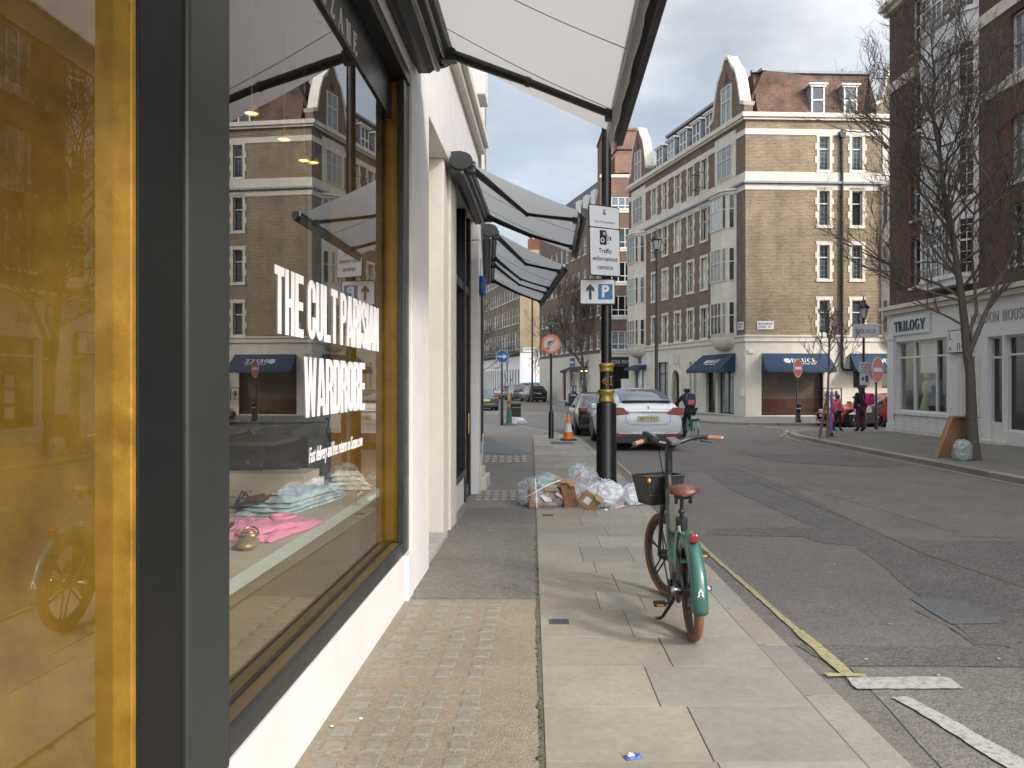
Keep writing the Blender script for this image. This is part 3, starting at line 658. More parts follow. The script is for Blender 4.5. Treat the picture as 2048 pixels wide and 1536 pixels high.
pavement('far_pavement', [(30,96),(1,95),(-1.2,96),(-6.6,118),(-14,150)], [(30,150)])
pavement('side_street_pavement', [(-60,42),(-5,41),(-3.5,42),(-3.2,48),(-7,66),(-14,96),(-22,130)], [(-60,130)])
# kerb stones: individual granite lengths
def kerb(name, edge, w=.2, length=.92, seed=1, h=.004):
    r = random.Random(seed); m = M(); m.cols = []
    for a, b in zip(edge, edge[1:]):
        a, b = Vector(a), Vector(b); d = (b-a); Lg = d.length; t = d.normalized(); nrm = Vector((-t.y, t.x)); n = max(1, round(Lg/length))
        for k in range(n):
            p = a+t*(Lg*k/n+.005); q = a+t*(Lg*(k+1)/n-.005); g = r.uniform(.8, 1.1); c = r.choice([(.27,.25,.21),(.25,.24,.21),(.30,.26,.20)]); m.col = tuple(x*g for x in c)
            z1 = h+r.uniform(-.001, .002)
            o = [p-nrm*.004, q-nrm*.004, q+nrm*w, p+nrm*w]
            vs = [(v.x, v.y, RZ-.01) for v in o]+[(v.x, v.y, z1) for v in o]
            m.add(vs, [(4,5,6,7),(0,1,5,4),(1,2,6,5),(2,3,7,6),(3,0,4,7)])
    return st(m.build(name, 'kerbstone', bevel=.006))
kerb('kerb', LE[:-1], seed=3)
kerb('right_kerb', list(reversed(RE[1:]))[:]and [(p[0], p[1]) for p in RE], .22, 1.0, 8)
kerb('corner_kerb', DE[:9], .22, 1.0, 9)
# paving slabs near the kerb
def gx(y): return .17+(y-4.4)*.0242
m = M(); m.cols = []; r = random.Random(11)
ys = [1.2,1.8,2.42,3.05,3.68,4.314,4.92,5.49,6.14,6.68,7.34,7.8,8.49,9.1,9.75,10.4,11.1]
y = 11.1
while y < 26: y += r.choice([.6,.62,.45,.75]); ys.append(y)
JO = {3.68: [.93], 4.314: [.93], 4.92: [.80], 3.05: [.62,1.2], 5.49: [.99], 6.14: [.84], 6.68: [.68,1.03], 7.34: [.9], 7.8: [.78], 8.49: [.70,1.2], 9.1: [.95]}
def kx(y):
    for (x0, y0), (x1, y1) in zip(LE, LE[1:]):
        if y0 <= y <= y1: return x0+(x1-x0)*(y-y0)/(y1-y0)-.203
    return 1.6
TAN = [(.29,.255,.195),(.275,.245,.19),(.265,.23,.175)]; GRY = [(.285,.262,.213),(.268,.249,.205),(.300,.276,.226)]
for a, b in zip(ys, ys[1:]):
    js = JO.get(b) or JO.get(a) if b < 9.2 else None
    if b in JO: js = JO[b]
    elif js is None:
        js = []; x = gx(a)+r.uniform(.4, .9)
        while x < kx(a)-.3: js.append(x); x += r.uniform(.45, .95)
    xs = [None]+js+[None]
    for i in range(len(xs)-1):
        xa0, xa1 = (gx(a) if i == 0 else xs[i]+(a-5)*0.), (kx(a) if i == len(xs)-2 else xs[i+1])
        xb0, xb1 = (gx(b) if i == 0 else xs[i]+.012), (kx(b) if i == len(xs)-2 else xs[i+1]+.012)
        g = .0028; c = r.choice(TAN if (i == 0 and a < 7.4) else GRY if i > 0 else TAN+GRY); q = r.uniform(.88, 1.1); m.col = tuple(v*q for v in c)
        z = .006+r.uniform(0, .003); 
        vs = [(xa0+g,a+g,z+r.uniform(0,.0015)),(xa1-g,a+g,z+r.uniform(0,.0015)),(xb1-g,b-g,z+r.uniform(0,.0015)),(xb0+g,b-g,z+r.uniform(0,.0015))]
        vs = [(v[0], v[1], .0) for v in vs]+vs
        m.add(vs, [(4,5,6,7),(0,1,5,4),(1,2,6,5),(2,3,7,6),(3,0,4,7)])
st(m.build('paving_slabs', 'slabs', bevel=.0025))
m = M(); ya, yb = 1.0, 26.5
m.quad((gx(ya)-.03,ya,.003),(kx(ya)+.01,ya,.003),(kx(24.9)+.01,24.9,.003),(gx(24.9)-.03,24.9,.003)); st(m.build('slab_bedding', 'joint'))
# shop side: tan concrete with pavement lights, tarmac strips beyond
def shx(y, off=0): return -1.161+.0475*y+off
m = M(); n = 60; vs = []
for i in range(n+1):
    yy = .5+(6.45-.5)*i/n; e = gx(yy)-.016+noise.noise(Vector((yy*6, 1, 0)))*.012+noise.noise(Vector((yy*23, 5, 0)))*.006
    vs += [(shx(yy), yy, .007), (e, yy, .007)]
m.add(vs, [(2*i, 2*i+1, 2*i+3, 2*i+2) for i in range(n)]); st(m.build('concrete_strip', 'tan_concrete'))
m = M(); vs = []; n = 80
for i in range(n+1):
    yy = .5+(9.2-.5)*i/n; c = gx(yy)-.018+noise.noise(Vector((yy*6, 1, 0)))*.010; w = .004+abs(noise.noise(Vector((yy*9, 7, 2))))*.022
    vs += [(c-w, yy, .0095), (c+w*.6, yy, .0095)]
m.add(vs, [(2*i, 2*i+1, 2*i+3, 2*i+2) for i in range(n)]); st(m.build('cracked_joint', 'joint'))
m = M()
for k in range(150):
    yy = r.uniform(2, 9); c = gx(yy)-.018; s_ = r.uniform(.003, .011) if abs(yy-4.0) > .3 else r.uniform(.006, .016); m.ell((c+r.uniform(-.012, .012), yy, .010), (s_, s_*1.6, s_*.5), 6, 4)
st(m.build('moss', 'moss'))['kind'] = 'stuff'
m = M(); m.quad((shx(6.45),6.455,.008),(gx(6.45)-.014,6.455,.008),(gx(11.2)-.014,11.2,.008),(shx(11.2),11.2,.008)); st(m.build('tarmac_strip', 'asphalt_path'))
sheet('pale_tarmac_wedge', [(966,872),(985,880),(1062,905),(1040,912),(958,905)], 'pave_blue', .009, 0)
for pa in ([(960,868),(1085,905)],):
    pass
# tactile / light strips farther on
m = M()
for yy in (17.6,18.2,18.8):
    for k in range(6):
        x = -.62+k*.17; m.box(x, yy, .004, x+.1, yy+.42, .012)
st(m.build('pavement_light_bars', 'mark_faint'))
m = M()
for yy in (11.9, 12.2, 12.5, 12.8):
    for k in range(8):
        x = -.55+k*.13; m.box(x, yy, .004, x+.08, yy+.16, .012)
st(m.build('pavement_light_bars', 'mark_faint'))
# glass pavement lights set in the concrete
m = M(); m2 = M(); r = random.Random(4)
rows = [2.35+.165*i for i in range(14)]+[4.78+.172*i for i in range(10)]
for yy in rows:
    if 4.55 < yy < 4.7: continue
    for k in range(4):
        x = shx(yy, .127+k*.199); w, d = .052, .047; x += r.uniform(-.003, .003)
        m.box(x-w-.006, yy-d-.006, .004, x+w+.006, yy+d+.006, .0085)
        t = .0125+r.uniform(0, .0015); e = .010
        vs = [(x-w,yy-d,.0085),(x+w,yy-d,.0085),(x+w,yy+d,.0085),(x-w,yy+d,.0085),(x-w+e,yy-d+e,t),(x+w-e,yy-d+e,t),(x+w-e,yy+d-e,t+.003),(x-w+e,yy+d-e,t+.003)]
        m2.add(vs, [(4,5,6,7),(0,1,5,4),(1,2,6,5),(2,3,7,6),(3,0,4,7)])
st(m.build('pavement_light_rims', 'tan_concrete')); st(m2.build('pavement_lights', 'glass_block'))
m = M(); r9 = random.Random(77)
for k in range(110):
    a, b = r9.uniform(2.3, 9), 5+16*r9.random()**1.6; w_ = r9.uniform(.006, .02); m.ell((a, b, RZ+.012), (w_, w_*r9.uniform(.4, 1), .004), 6, 3)
st(m.build('road_debris', 'mark_faint'))['kind'] = 'stuff'
m = M()
for k in range(60): a, b = r9.uniform(-.8, 1.6), 3+9*r9.random(); w_ = r9.uniform(.003, .008); m.ell((a, b, .011), (w_, w_*r9.uniform(.4, 1), .003), 6, 3)
st(m.build('grit', 'mark_white'))['kind'] = 'stuff'
# iron covers in the slabs
for (a, b, c, d) in ((1099,1241,1137,1251),(1085,1030,1106,1034),(1102,884,1146,889)):
    p, q = G(a, d), G(c, b); m = M(); m.box(p[0], p[1], .003, q[0], q[1], .0115)
    for k in range(1, 4): x = p[0]+(q[0]-p[0])*k/4; m.box(x-.003, p[1]+.005, .0115, x+.003, q[1]-.005, .014)
    st(m.build('iron_cover', 'iron_cover'))
# small litter
for i, (a, b, lb) in enumerate(((664,1458,'tiny white scrap of paper nearest the white plinth on the concrete'),(722,1443,'tiny white scrap of paper between two pavement lights'))):
    p = G(a, b); m = M(); m.ell((p[0], p[1], .016), (.011, .008, .004), 7, 4, .5, i); tag(m.build('paper_scrap', 'white_letter'), lb, 'litter', 'scraps of white paper')

# ================================================================== the shop terrace on the left
FS = Fr(-1.161, 0, .0475, .9989)
B = empty('shop_terrace', (-1.161, 0, 0), 'white fronted shop terrace on the left with black window frames and brick above', 'building')
def bp(name, mt, boxes, fr=FS, bevel=0, **k):
    m = M()
    for b in boxes: m.box(*b)
    return part(name, m, mt, B, fr, bevel=bevel, **k)
bp('plinth', 'white_paint', [(-3, 0, -.05, 6.40, .3, .37)], bevel=.006)
bp('pilaster', 'white_paint', [(6.63, -.02, -.05, 7.55, .35, 4.305)], bevel=.008)
bp('pilaster_foot', 'white_paint', [(6.402, -.03, -.05, 6.628, .3, .366)], bevel=.006)
bp('window_frame', 'black_satin', [(2.93, .012, .372, 6.46, .035, .478), (6.40, .006, .372, 6.626, .058, 4.19), (2.88, .03, .38, 2.93, .20, 4.19)], bevel=.006)
bp('window_bead', 'black_paint', [(2.94, .107, .470, 6.45, .117, .482)])
bp('mullion', 'black_matte', [(2.262, .0, .372, 2.535, .3, 4.19)], bevel=.006)
bp('mullion_casing', 'graphite', [(2.545, -.015, .372, 2.875, .3, 4.19)], bevel=.012)
bp('window_frame', 'black_satin', [(-3, .012, .372, 2.255, .035, .478)], bevel=.006)
m = M(); m.quad((2.92,.12,.46),(6.465,.12,.46),(6.465,.12,3.86),(2.92,.12,3.86)); part('window_glass', m, 'shop_glass', B, FS)
m = M(); m.quad((-3,.06,.46),(2.236,.06,.46),(2.236,.06,3.86),(-3,.06,3.86)); part('window_glass', m, 'shop_glass', B, FS)
bp('fascia_board', 'black_paint', [(2.93, .105, 3.857, 6.40, .2, 4.19), (-3, .05, 3.857, 2.23, .2, 4.19)], bevel=.004)
bp('fascia_head', 'black_satin', [(-3, -.012, 4.195, 6.60, .25, 4.305)], bevel=.006)
m = M(); serif(m, 'SEZANE', 4.24, 3.875, .135, pitch=.178, y=.1045, wt=.13, sx=.85); m.prism([(4.48,4.03),(4.51,4.03),(4.55,4.08),(4.515,4.08)], .1005, .1045); part('fascia_lettering', m, 'grey_letter', B, FS)
m = M(); block(m, 'THE CULT PARISIAN', 3.712, 1.983, .319, 2.23, y=.118); block(m, 'WARDROBE', 4.16, 1.568, .319, 1.35, y=.118)
part('window_lettering', m, 'white_letter', B, FS)
m = M(); m.text('Fast delivery and free returns on Sezane.com', 4.248, 1.324, .086, 1.205, y=.118, shear=.28, depth=.0015, bold=.004); part('small_window_lettering', m, 'white_letter', B, FS)
# upper white fascia, cornice, brick
bp('upper_fascia', 'white_paint', [(-3, .0, 4.31, 12.95, .4, 5.45), (12.6, -.04, 4.0, 12.95, .3, 4.308)], bevel=.01)
bp('cornice', 'cream_paint', [(-3, -.10, 5.452, 13.0, .4, 5.55), (-3, -.17, 5.552, 13.0, .4, 5.68)], bevel=.012)
bp('brick_wall', 'brick_brown', [(-3, .22, 5.69, 13.0, 6, 17)])
bp('recess_wall', 'cream_paint', [(7.56, .5, -.05, 9.1, .6, 4.308), (7.55, .352, -.05, 7.60, .5, 4.3)])
bp('recess_door', 'white_paint', [(7.75, .44, .06, 8.72, .498, 2.9)], bevel=.008)
bp('door_step', 'mark_faint', [(7.56, .0, -.02, 9.08, .49, .055)], bevel=.006)
bp('pier', 'cream_paint', [(9.1, .05, -.05, 9.52, .5, 4.306), (9.525, .02, -.05, 10.1, .5, 4.306)], bevel=.01)
bp('stall_riser', 'white_paint', [(10.1, .10, -.05, 11.75, .4, .40)], bevel=.008)
bp('shopfront_frame', 'black_paint', [(10.1, .1, .405, 10.25, .25, 4.306), (10.25, .06, .405, 11.72, .25, .50), (11.72, .08, .0, 11.86, .25, 4.306), (12.45, .08, 0, 12.598, .25, 4.306), (10.25, .1, 3.1, 12.45, .25, 3.22), (11.86, .1, 0, 12.45, .2, .2)], bevel=.006)
m = M(); m.quad((10.25,.2,.5),(11.72,.2,.5),(11.72,.2,4.3),(10.25,.2,4.3)); m.quad((11.86,.17,.2),(12.45,.17,.2),(12.45,.17,4.3),(11.86,.17,4.3)); part('shopfront_glass', m, 'pane_dark', B, FS)
m = M(); m.tube([(11.92,.05,1.0),(11.92,.05,1.3)], .014, 8); part('door_handle', m, 'gold_metal', B, FS)
bp('white_pier', 'white_paint', [(12.6, -.04, -.05, 12.95, .3, 3.99)], bevel=.01)
bp('stone_step', 'stone_white', [(13.05, -.12, -.02, 13.9, .1, .20), (13.1, -.05, .202, 13.8, .1, .34)], bevel=.012)
FB = Fr(-.50, 13.0, -.031, 1)
def bpb(name, mt, boxes, bevel=0):
    m = M()
    for b in boxes: m.box(*b)
    return part(name, m, mt, B, FB, bevel=bevel)
bpb('dark_shopfront', 'black_paint', [(0, .02, .36, .5, .4, 4.2), (2.6, .02, .36, 3.1, .4, 4.2), (6.0, .02, .36, 6.5, .4, 4.2), (9.0, .02, .0, 14, .4, 4.2), (.5, .05, 3.3, 9, .3, 4.2)], bevel=.01)
bpb('dark_stall_riser', 'stone_white', [(0, 0, -.05, 9.0, .42, .355)], bevel=.01)
m = M(); m.quad((.5,.12,.36),(9,.12,.36),(9,.12,3.3),(.5,.12,3.3)); part('shopfront_glass', m, 'pane_dark', B, FB)
bpb('upper_fascia', 'white_paint', [(.02, .04, 4.205, 14, .4, 5.0)], bevel=.01)
bpb('cornice', 'cream_paint', [(0.02, -.04, 5.005, 14, .4, 5.2)], bevel=.01)
bpb('brick_wall', 'brick_brown', [(0.02, .03, 5.21, 14, 8, 17)])
bpb('brick_pier', 'brick_yellow', [(13.4, -.06, 5.21, 14.02, .4, 17)])
for k in range(4):
    for j in range(3): window(B, FB.sub(0, .03), 1.8+k*3.2, 6.4+j*3.1, 1.0, 1.9, 1, (.5,), proud=True, sill=False)
    for j in range(3): window(B, FS.sub(0, .22), 7.4+k*1.6 if k < 4 else 0, 6.4+j*3.1, .9, 1.9, 1, (.5,), proud=True, sill=False)
# shop interior
bp('interior_end_wall', 'interior', [(7.0, .36, 0, 7.1, 5.2, 4.1)])
bp('interior_back_wall', 'interior', [(-3, 5.2, 0, 7.1, 5.3, 4.1)])
bp('interior_near_wall', 'interior', [(-3.1, .0, 0, -3.0, 5.3, 4.1)])
bp('interior_floor', 'interior_floor', [(-3, .302, .1, 7.0, 5.2, .2)])
bp('interior_ceiling', 'interior', [(-3, .25, 4.12, 7.1, 5.3, 4.2)])
bp('window_sill', 'gold_sill', [(2.93, .037, .40, 6.46, .21, .468), (-3, .037, .40, 2.23, .21, .468)])
bp('gold_display_panel', 'gold_panel', [(6.47, .06, .40, 6.58, .62, 4.19)], bevel=.004)
bp('gold_display_panel', 'gold_panel', [(2.235, .006, .475, 2.2605, .50, 4.19)], bevel=.004)
bp('pale_panel', 'pale_green', [(6.78, .68, .92, 6.9, .90, 3.7)])
bp('pale_panel', 'pale_green', [(2.24, .505, .4, 2.26, .95, 4.1)])
bp('display_platform', 'platform', [(2.96, .235, .84, 6.46, 2.4, .9)], bevel=.004)
bp('platform_edge', 'platform_edge', [(2.96, .215, .835, 6.46, .233, .903)], bevel=.003)
bp('platform_front', 'gold_under', [(2.96, .24, .3, 6.46, .26, .835)])
bp('rear_shelf', 'interior_floor', [(6.05, .95, 1.27, 6.95, 3.0, 1.30)])
m = M(); m.tube([(12.75, -.08, 3.28), (12.75, -.14, 3.28)], .001, 4)
bx = M(); bx.rbox(12.62, -.13, 3.14, 12.90, -.042, 3.45, .03); part('alarm_box', bx, 'blue_box', B, FS)
m = M(); m.rbox(12.35, -.16, 6.2, 12.95, .215, 6.75, .02); m.tube([(12.1,.15,8.5),(12.1,.10,6.9),(12.4,.05,6.6)], .02, 6); part('air_conditioning_unit', m, 'white_wood', B, FS)
m = M(); m.rbox(12.4, -.14, 6.95, 12.9, .215, 7.5, .02); part('air_conditioning_unit', m, 'cream_paint', B, FS)
# awnings
def awning(fr, x0, x1, yw, zc, yf, zf, arms, cloth, label, cap=.15, bar=.16):
    p = fr.pt(x0, yw, zc); R_ = empty('awning', p, label, 'awning', 'retractable awnings over the shopfronts')
    q = lambda name, m, mt, bevel=0: part(name, m, mt, R_, fr, bevel=bevel)
    m = M(); h = cap
    prof = [(yw,zc-h*.9),(yw,zc+h),(yw-h*.9,zc+h*1.05),(yw-h*1.7,zc+h*.55),(yw-h*1.9,zc),(yw-h*1.75,zc-h*.35),(yw-h*1.2,zc-h*.5),(yw-h*.6,zc-h*.9)]
    m.prism(prof, x0, x1, 'yz', True); q('cassette', m, 'black_satin', .006)
    for xe in (x0, x1):
        m = M(); m.prism([(yw-h*.95+h*1.0*cos(t*pi/12), zc+h*.15+h*.78*sin(t*pi/12)) for t in range(24)], xe-.03, xe+.03, 'yz'); q('end_cap', m, 'black_plastic', .012)
    m = M(); m.tube([(x0+.02, yw-h*1.0, zc-h*.72), (x1-.02, yw-h*1.0, zc-h*.72)], h*.17, 8); m.tube([(x0+.02, yw-h*1.45, zc-h*.5), (x1-.02, yw-h*1.45, zc-h*.5)], h*.1, 6); q('roller_tube', m, 'grey_alu')
    ya, za, yb, zb = yw-h*1.6, zc+h*.1, yf+.05, zf+.02
    m = M(); nx, ny = max(6, int((x1-x0)*3)), 10; vs = []
    for i in range(nx+1):
        for j in range(ny+1):
            u, v = i/nx, j/ny; sag = -.05*sin(pi*v)*(.5+.5*sin(pi*u))
            for_z = za+(zb-za)*v+sag; vs.append((x0+.03+(x1-x0-.06)*u, ya+(yb-ya)*v, for_z))
    m.add(vs, [(i*(ny+1)+j, i*(ny+1)+j+1, (i+1)*(ny+1)+j+1, (i+1)*(ny+1)+j) for i in range(nx) for j in range(ny)], True); q('canvas', m, cloth)
    s_ = x1-.55
    while s_ > x0+.2:
        u = (s_-x0)/(x1-x0); m = M(); m.tube([(s_, ya+(yb-ya)*v/8, za+(zb-za)*v/8-.05*sin(pi*v/8)*(.5+.5*sin(pi*u))-.003) for v in range(9)], .0035, 4); s_ -= 1.15; q('seam', m, 'awning_seam')
    m = M(); k = bar
    m.prism([(yf+k*.25,zf+k*.35),(yf-k*.30,zf+k*.30),(yf-k*.42,zf-k*.1),(yf-k*.30,zf-k*.52),(yf-k*.05,zf-k*.55),(yf+k*.22,zf-k*.15)], x0-.02, x1+.02, 'yz'); q('front_bar', m, 'black_satin', .008)
    m = M(); m.prism([(yf+k*.24,zf-k*.14),(yf+k*.44,zf-k*.05),(yf+k*.50,zf+k*.28),(yf+k*.26,zf+k*.34)], x0, x1, 'yz'); q('front_rail', m, 'grey_alu', .004)
    m = M(); vs = []; n = int((x1-x0)*8)
    for i in range(n+1):
        x = x0+.02+(x1-x0-.04)*i/n; w_ = .012*sin(x*9)+.006*sin(x*23)
        vs += [(x, yf+k*.47+w_*.3, zf+k*.0), (x, yf+k*.30+w_*.6, zf-k*.75-w_*.6)]
    m.add(vs, [(2*i, 2*i+1, 2*i+3, 2*i+2) for i in range(n)], True); q('valance', m, cloth)
    for a, e, f in arms:
        A = Vector((a, yw-h*1.75, zc-h*.25)); F = Vector((f, yf+k*.5, zf+.02)); mid = (A+F)/2; E = Vector((e, mid.y, mid.z-.03))
        m = M(); m.tube([A, A+(E-A)*.25, E], [.042, .046, .038], 8); m.T = Matrix(); m.rbox(A.x-.06, A.y-.05, A.z-.07, A.x+.06, A.y+.08, A.z+.07, .015); o = q('arm', m, 'black_satin')
        m = M(); m.tube([E, F], [.033, .036], 8); m.ell(E, (.042, .042, .045), 10, 6); m.rbox(F.x-.05, F.y-.05, F.z-.05, F.x+.05, F.y+.05, F.z+.04, .012); m.build('forearm', 'black_satin', o)
    return R_
awning(FS, -2.6, 6.93, -.02, 4.58, -1.73, 3.87, [(6.8,6.52,6.45), (-1.2,-.6,-1)], 'awning_cloth', 'largest pale awning overhead, jutting out above the lettered shop window', .17, .17)
awning(FS, 9.2, 12.2, -.02, 4.28, -1.54, 3.70, [(9.32,10.45,9.7), (12.08,11.95,11.6)], 'awning_cloth_grey', 'grey awning in the middle of the three, with two folding arms', .13, .12)
awning(FB, 0.05, 6.2, -.02, 4.22, -1.40, 3.66, [(.2,1.4,.7), (2.6,3.5,3.1), (3.5,4.4,4.0), (6.0,6.0,5.8)], 'awning_cloth_grey', 'farthest and lowest grey awning, with four folding arms', .13, .12)
# ---------------------------------------------------------------- goods on the display platform
ZP = .905
def on(px, py, z=ZP): x, y = G(px, py, z); return (x, y, z)
def cloth(m, lx, ly, h, seed, amp=.012, z0=0., cx=0., cy=0., nx=22, ny=22, puck=0.):
    vs = []
    for j in range(ny+1):
        for i in range(nx+1):
            u, v = i/nx*2-1, j/ny*2-1; e = (1-abs(u)**6)*(1-abs(v)**6)
            wob = 1+.10*noise.noise(Vector((u*1.7, v*1.7, seed)))
            z = z0+max(.001, h*e**.35+amp*noise.noise(Vector((u*3.2, v*3.2, seed*3.1)))*min(1, e*3)+puck*abs(noise.noise(Vector((u*5, v*2, seed)))))
            vs.append((cx+u*lx/2*wob, cy+v*ly/2*wob, z))
    m.add(vs, [(j*(nx+1)+i, j*(nx+1)+i+1, (j+1)*(nx+1)+i+1, (j+1)*(nx+1)+i) for j in range(ny) for i in range(nx)], True)
    b = len(vs); ring = [i for i in range(nx+1)]+[(j)*(nx+1)+nx for j in range(1, ny+1)]+[ny*(nx+1)+i for i in range(nx-1, -1, -1)]+[j*(nx+1) for j in range(ny-1, 0, -1)]
    vv = [vs[i] for i in ring]+[(vs[i][0]*.985+cx*.015, vs[i][1]*.985+cy*.015, z0) for i in ring]; n = len(ring)
    m.add(vv, [(i, (i+1) % n, (i+1) % n+n, i+n) for i in range(n)], True)
p = G(1267, 1519); R_ = empty('crumpled_wrapper', (p[0], p[1], .010), 'crumpled blue and white wrapper lying alone on the near paving slabs', 'litter', rz=.3); m = M(); cloth(m, .085, .04, .010, 3, .016, nx=9, ny=7); m.build('film', 'litter_blue', R_); m = M(); cloth(m, .035, .024, .006, 6, .008, z0=.012, cx=-.014, nx=6, ny=6); m.build('print', 'white_letter', R_)
p = on(545, 1062); R_ = empty('pink_jumper', p, 'pink ribbed jumper laid out flat near the front of the window platform', 'jumper', rz=radians(-14))
m = M(); cloth(m, .34, .62, .035, 2, .02, puck=.02); m.build('body', 'pink_knit', R_)
m = M(); cloth(m, .12, .40, .03, 5, .01, cx=-.17, cy=.16); m.build('sleeve', 'pink_knit', R_, (0, 0, .012), (0, 0, .5)); m = M(); cloth(m, .12, .36, .03, 7, .01, cx=.10, cy=-.12); m.build('sleeve', 'pink_knit', R_, (0, 0, .034), (0, 0, -.3))
m = M(); m.lathe([(.075,.0),(.08,.02),(.07,.028),(.058,.018),(.055,0)], (-.06, .22, .03), 20); m.build('neckband', 'pink_knit', R_)
p = on(585, 1012); R_ = empty('folded_jeans', p, 'pale blue folded jeans stacked on the platform behind the pink jumper', 'jeans', rz=radians(-12))
for k in range(4):
    m = M(); cloth(m, .36-.01*k, .86-.03*k, .028, 11+k, .012, z0=k*.027, cx=.01*k); m.build('fold', 'denim_pale', R_)
m = M(); cloth(m, .15, .2, .014, 3, .01, z0=.098, cx=-.05, cy=-.32); m.build('label_patch', 'brown_leather', R_)
p = on(705, 970); R_ = empty('folded_knitwear', p, 'stack of cream cable knit folded at the far end of the platform', 'knitwear', rz=radians(8))
for k in range(4):
    m = M(); cloth(m, .30-.02*k, .62-.05*k, .036, 21+k, .014, z0=k*.034, cx=-.012*k); m.build('fold', 'cream_knit', R_)
def strap_loop(m, c, a, b, z, r=.006, n=18, tilt=0., q0=0., q1=2*pi): m.tube([(c[0]+a*cos(q0+(q1-q0)*i/n), c[1]+b*sin(q0+(q1-q0)*i/n), z+tilt*sin(q0+(q1-q0)*i/n)+.03*abs(sin(q0+(q1-q0)*i/n))) for i in range(n+1)], r, 6)
p = on(497, 1092); R_ = empty('glitter_sandal', p, 'gold glitter shoe at the near corner of the window platform', 'shoe', rz=.2)
m = M(); m.ell((0,0,.02), (.055,.13,.02), 14, 8); m.build('sole', 'glitter', R_); m = M(); m.ell((0,-.055,.022), (.056,.085,.026), 14, 8); m.build('toe', 'glitter', R_); m = M(); m.ell((0,.10,.03), (.036,.028,.03), 12, 8); m.build('heel_cup', 'glitter', R_)
m = M(); strap_loop(m, (0,.06), .045, .05, .045, .005, tilt=.006); m.build('strap', 'gold_metal', R_)
p = on(490, 1014); R_ = empty('strappy_sandals', p, 'black and gold strappy sandals beside the folded jeans', 'shoe', rz=.3)
m = M(); m.ell((0,0,.015), (.06,.15,.015), 14, 6); m.build('sole', 'black_leather', R_)
m = M()
for k in range(5): m.tube([(-.06, -.1+.05*k, .02), (-.02+.02*(k % 2), -.09+.05*k, .08+.015*(k % 3)), (.06, -.1+.05*k, .02)], .007, 6)
m.build('straps', 'black_leather', R_); m = M()
for k in range(3): m.ell((-.02+.03*k, -.05+.06*k, .095), (.014, .012, .008), 8, 6)
m.build('buckles', 'gold_metal', R_)
x, y, z = on(593, 985); R_ = empty('perfume_bottle', (x, y, z), 'small glass bottle with gold ball stopper next to the white box', 'bottle')
m = M(); m.lathe([(0,0),(.034,0),(.036,.05),(.02,.062),(.012,.07)], n=16); m.build('bottle', 'clear_lens', R_); m = M(); m.ell((0,0,.092), (.026,.026,.026)); m.ell((0,0,.13), (.018,.018,.018)); m.build('stopper', 'gold_metal', R_)
x, y, z = on(628, 985); R_ = empty('gift_box', (x, y, z), 'white square box standing on the platform in front of the purple bag', 'box', rz=.15)
m = M(); m.rbox(-.07,-.06,0,.07,.06,.085,.003); m.build('box', 'paper', R_); m = M(); m.rbox(-.073,-.063,.088,.073,.063,.118,.003); m.build('lid', 'white_letter', R_)
x, y, z = on(664, 993); R_ = empty('scented_candle', (x, y, z), 'round lilac and gold candle jar on a small board', 'candle')
m = M(); m.lathe([(0,.012),(.042,.012),(.043,.035)], n=20); m.build('jar_base', 'candle_lilac', R_); m = M(); m.lathe([(.043,.036),(.044,.072),(.04,.072)], n=20); m.build('jar', 'gold_metal', R_); m = M(); m.lathe([(.044,.073),(.046,.10),(0,.102)], n=20); m.build('lid', 'platform_edge', R_); m = M(); m.rbox(-.08,-.08,0,.09,.1,.011,.003); m.build('board', 'platform_edge', R_)
x, y, z = on(652, 978); R_ = empty('purple_bag', (x+.02, y+.3, z), 'glossy lilac handbag with rounded flap behind the white box', 'bag', rz=.3)
m = M(); m.prism([(-.11,0),(.11,0),(.12,.14),(.10,.2),(.05,.235),(-.05,.235),(-.10,.2),(-.12,.14)], -.045, .045, 'xz', True); m.build('body', 'lilac', R_, bevel=.012)
m = M(); m.prism([(-.122,.10),(.122,.10),(.124,.15),(.10,.21),(.05,.243),(-.05,.243),(-.10,.21),(-.124,.15)], -.056, -.047, 'xz', True); m.build('flap', 'lilac', R_, bevel=.004); m = M(); m.ell((0,-.062,.13), (.014,.007,.014), 8, 6); m.build('clasp', 'chrome', R_)
m = M(); c = FS.pt(6.1, 1.35); o = M(); o.rbox(-.22,-.70,0,.16,.68,.175,.004); R_ = o.build('display_plinth', 'platform', None, (c.x, c.y, ZP), (0, 0, FS.a)); tag(R_, 'low cream display plinth carrying the black bag and loafer', 'plinth')
x, y, z = at(495, 945, 6.15); R_ = empty('black_handbag', (x, y, 1.082), 'black flap handbag on the cream plinth by the dark frame', 'bag', rz=.05)
m = M(); m.rbox(-.13,-.05,0,.13,.05,.17,.02); m.build('body', 'black_leather', R_); m = M(); m.rbox(-.135,-.06,.07,.135,-.052,.178,.003); m.rbox(-.135,-.06,.172,.135,.05,.182,.004); m.build('flap', 'black_leather', R_); m = M(); m.rbox(.0,-.068,.05,.025,-.061,.085,.002); m.build('clasp', 'gold_metal', R_)
x, y, z = at(568, 946, 6.2); R_ = empty('black_loafer', (x, y, 1.082), 'black heeled loafer on the cream plinth beside the handbag', 'shoe')
m = M(); m.prism([(-.13,.03),(-.132,.10),(-.10,.095),(-.06,.075),(0,.085),(.02,.095),(.05,.07),(.10,.055),(.135,.035),(.138,.012),(.05,.012),(-.05,.03)], -.035, .035, 'xz', True); m.build('upper', 'black_leather', R_, bevel=.012); m = M(); m.rbox(-.13,-.036,0,-.06,.036,.028,.004); m.build('heel', 'black_leather', R_); m = M(); m.prism([(0,.09),(.035,.125),(.06,.09)], -.02, .02); m.build('tongue', 'black_leather', R_, bevel=.004)
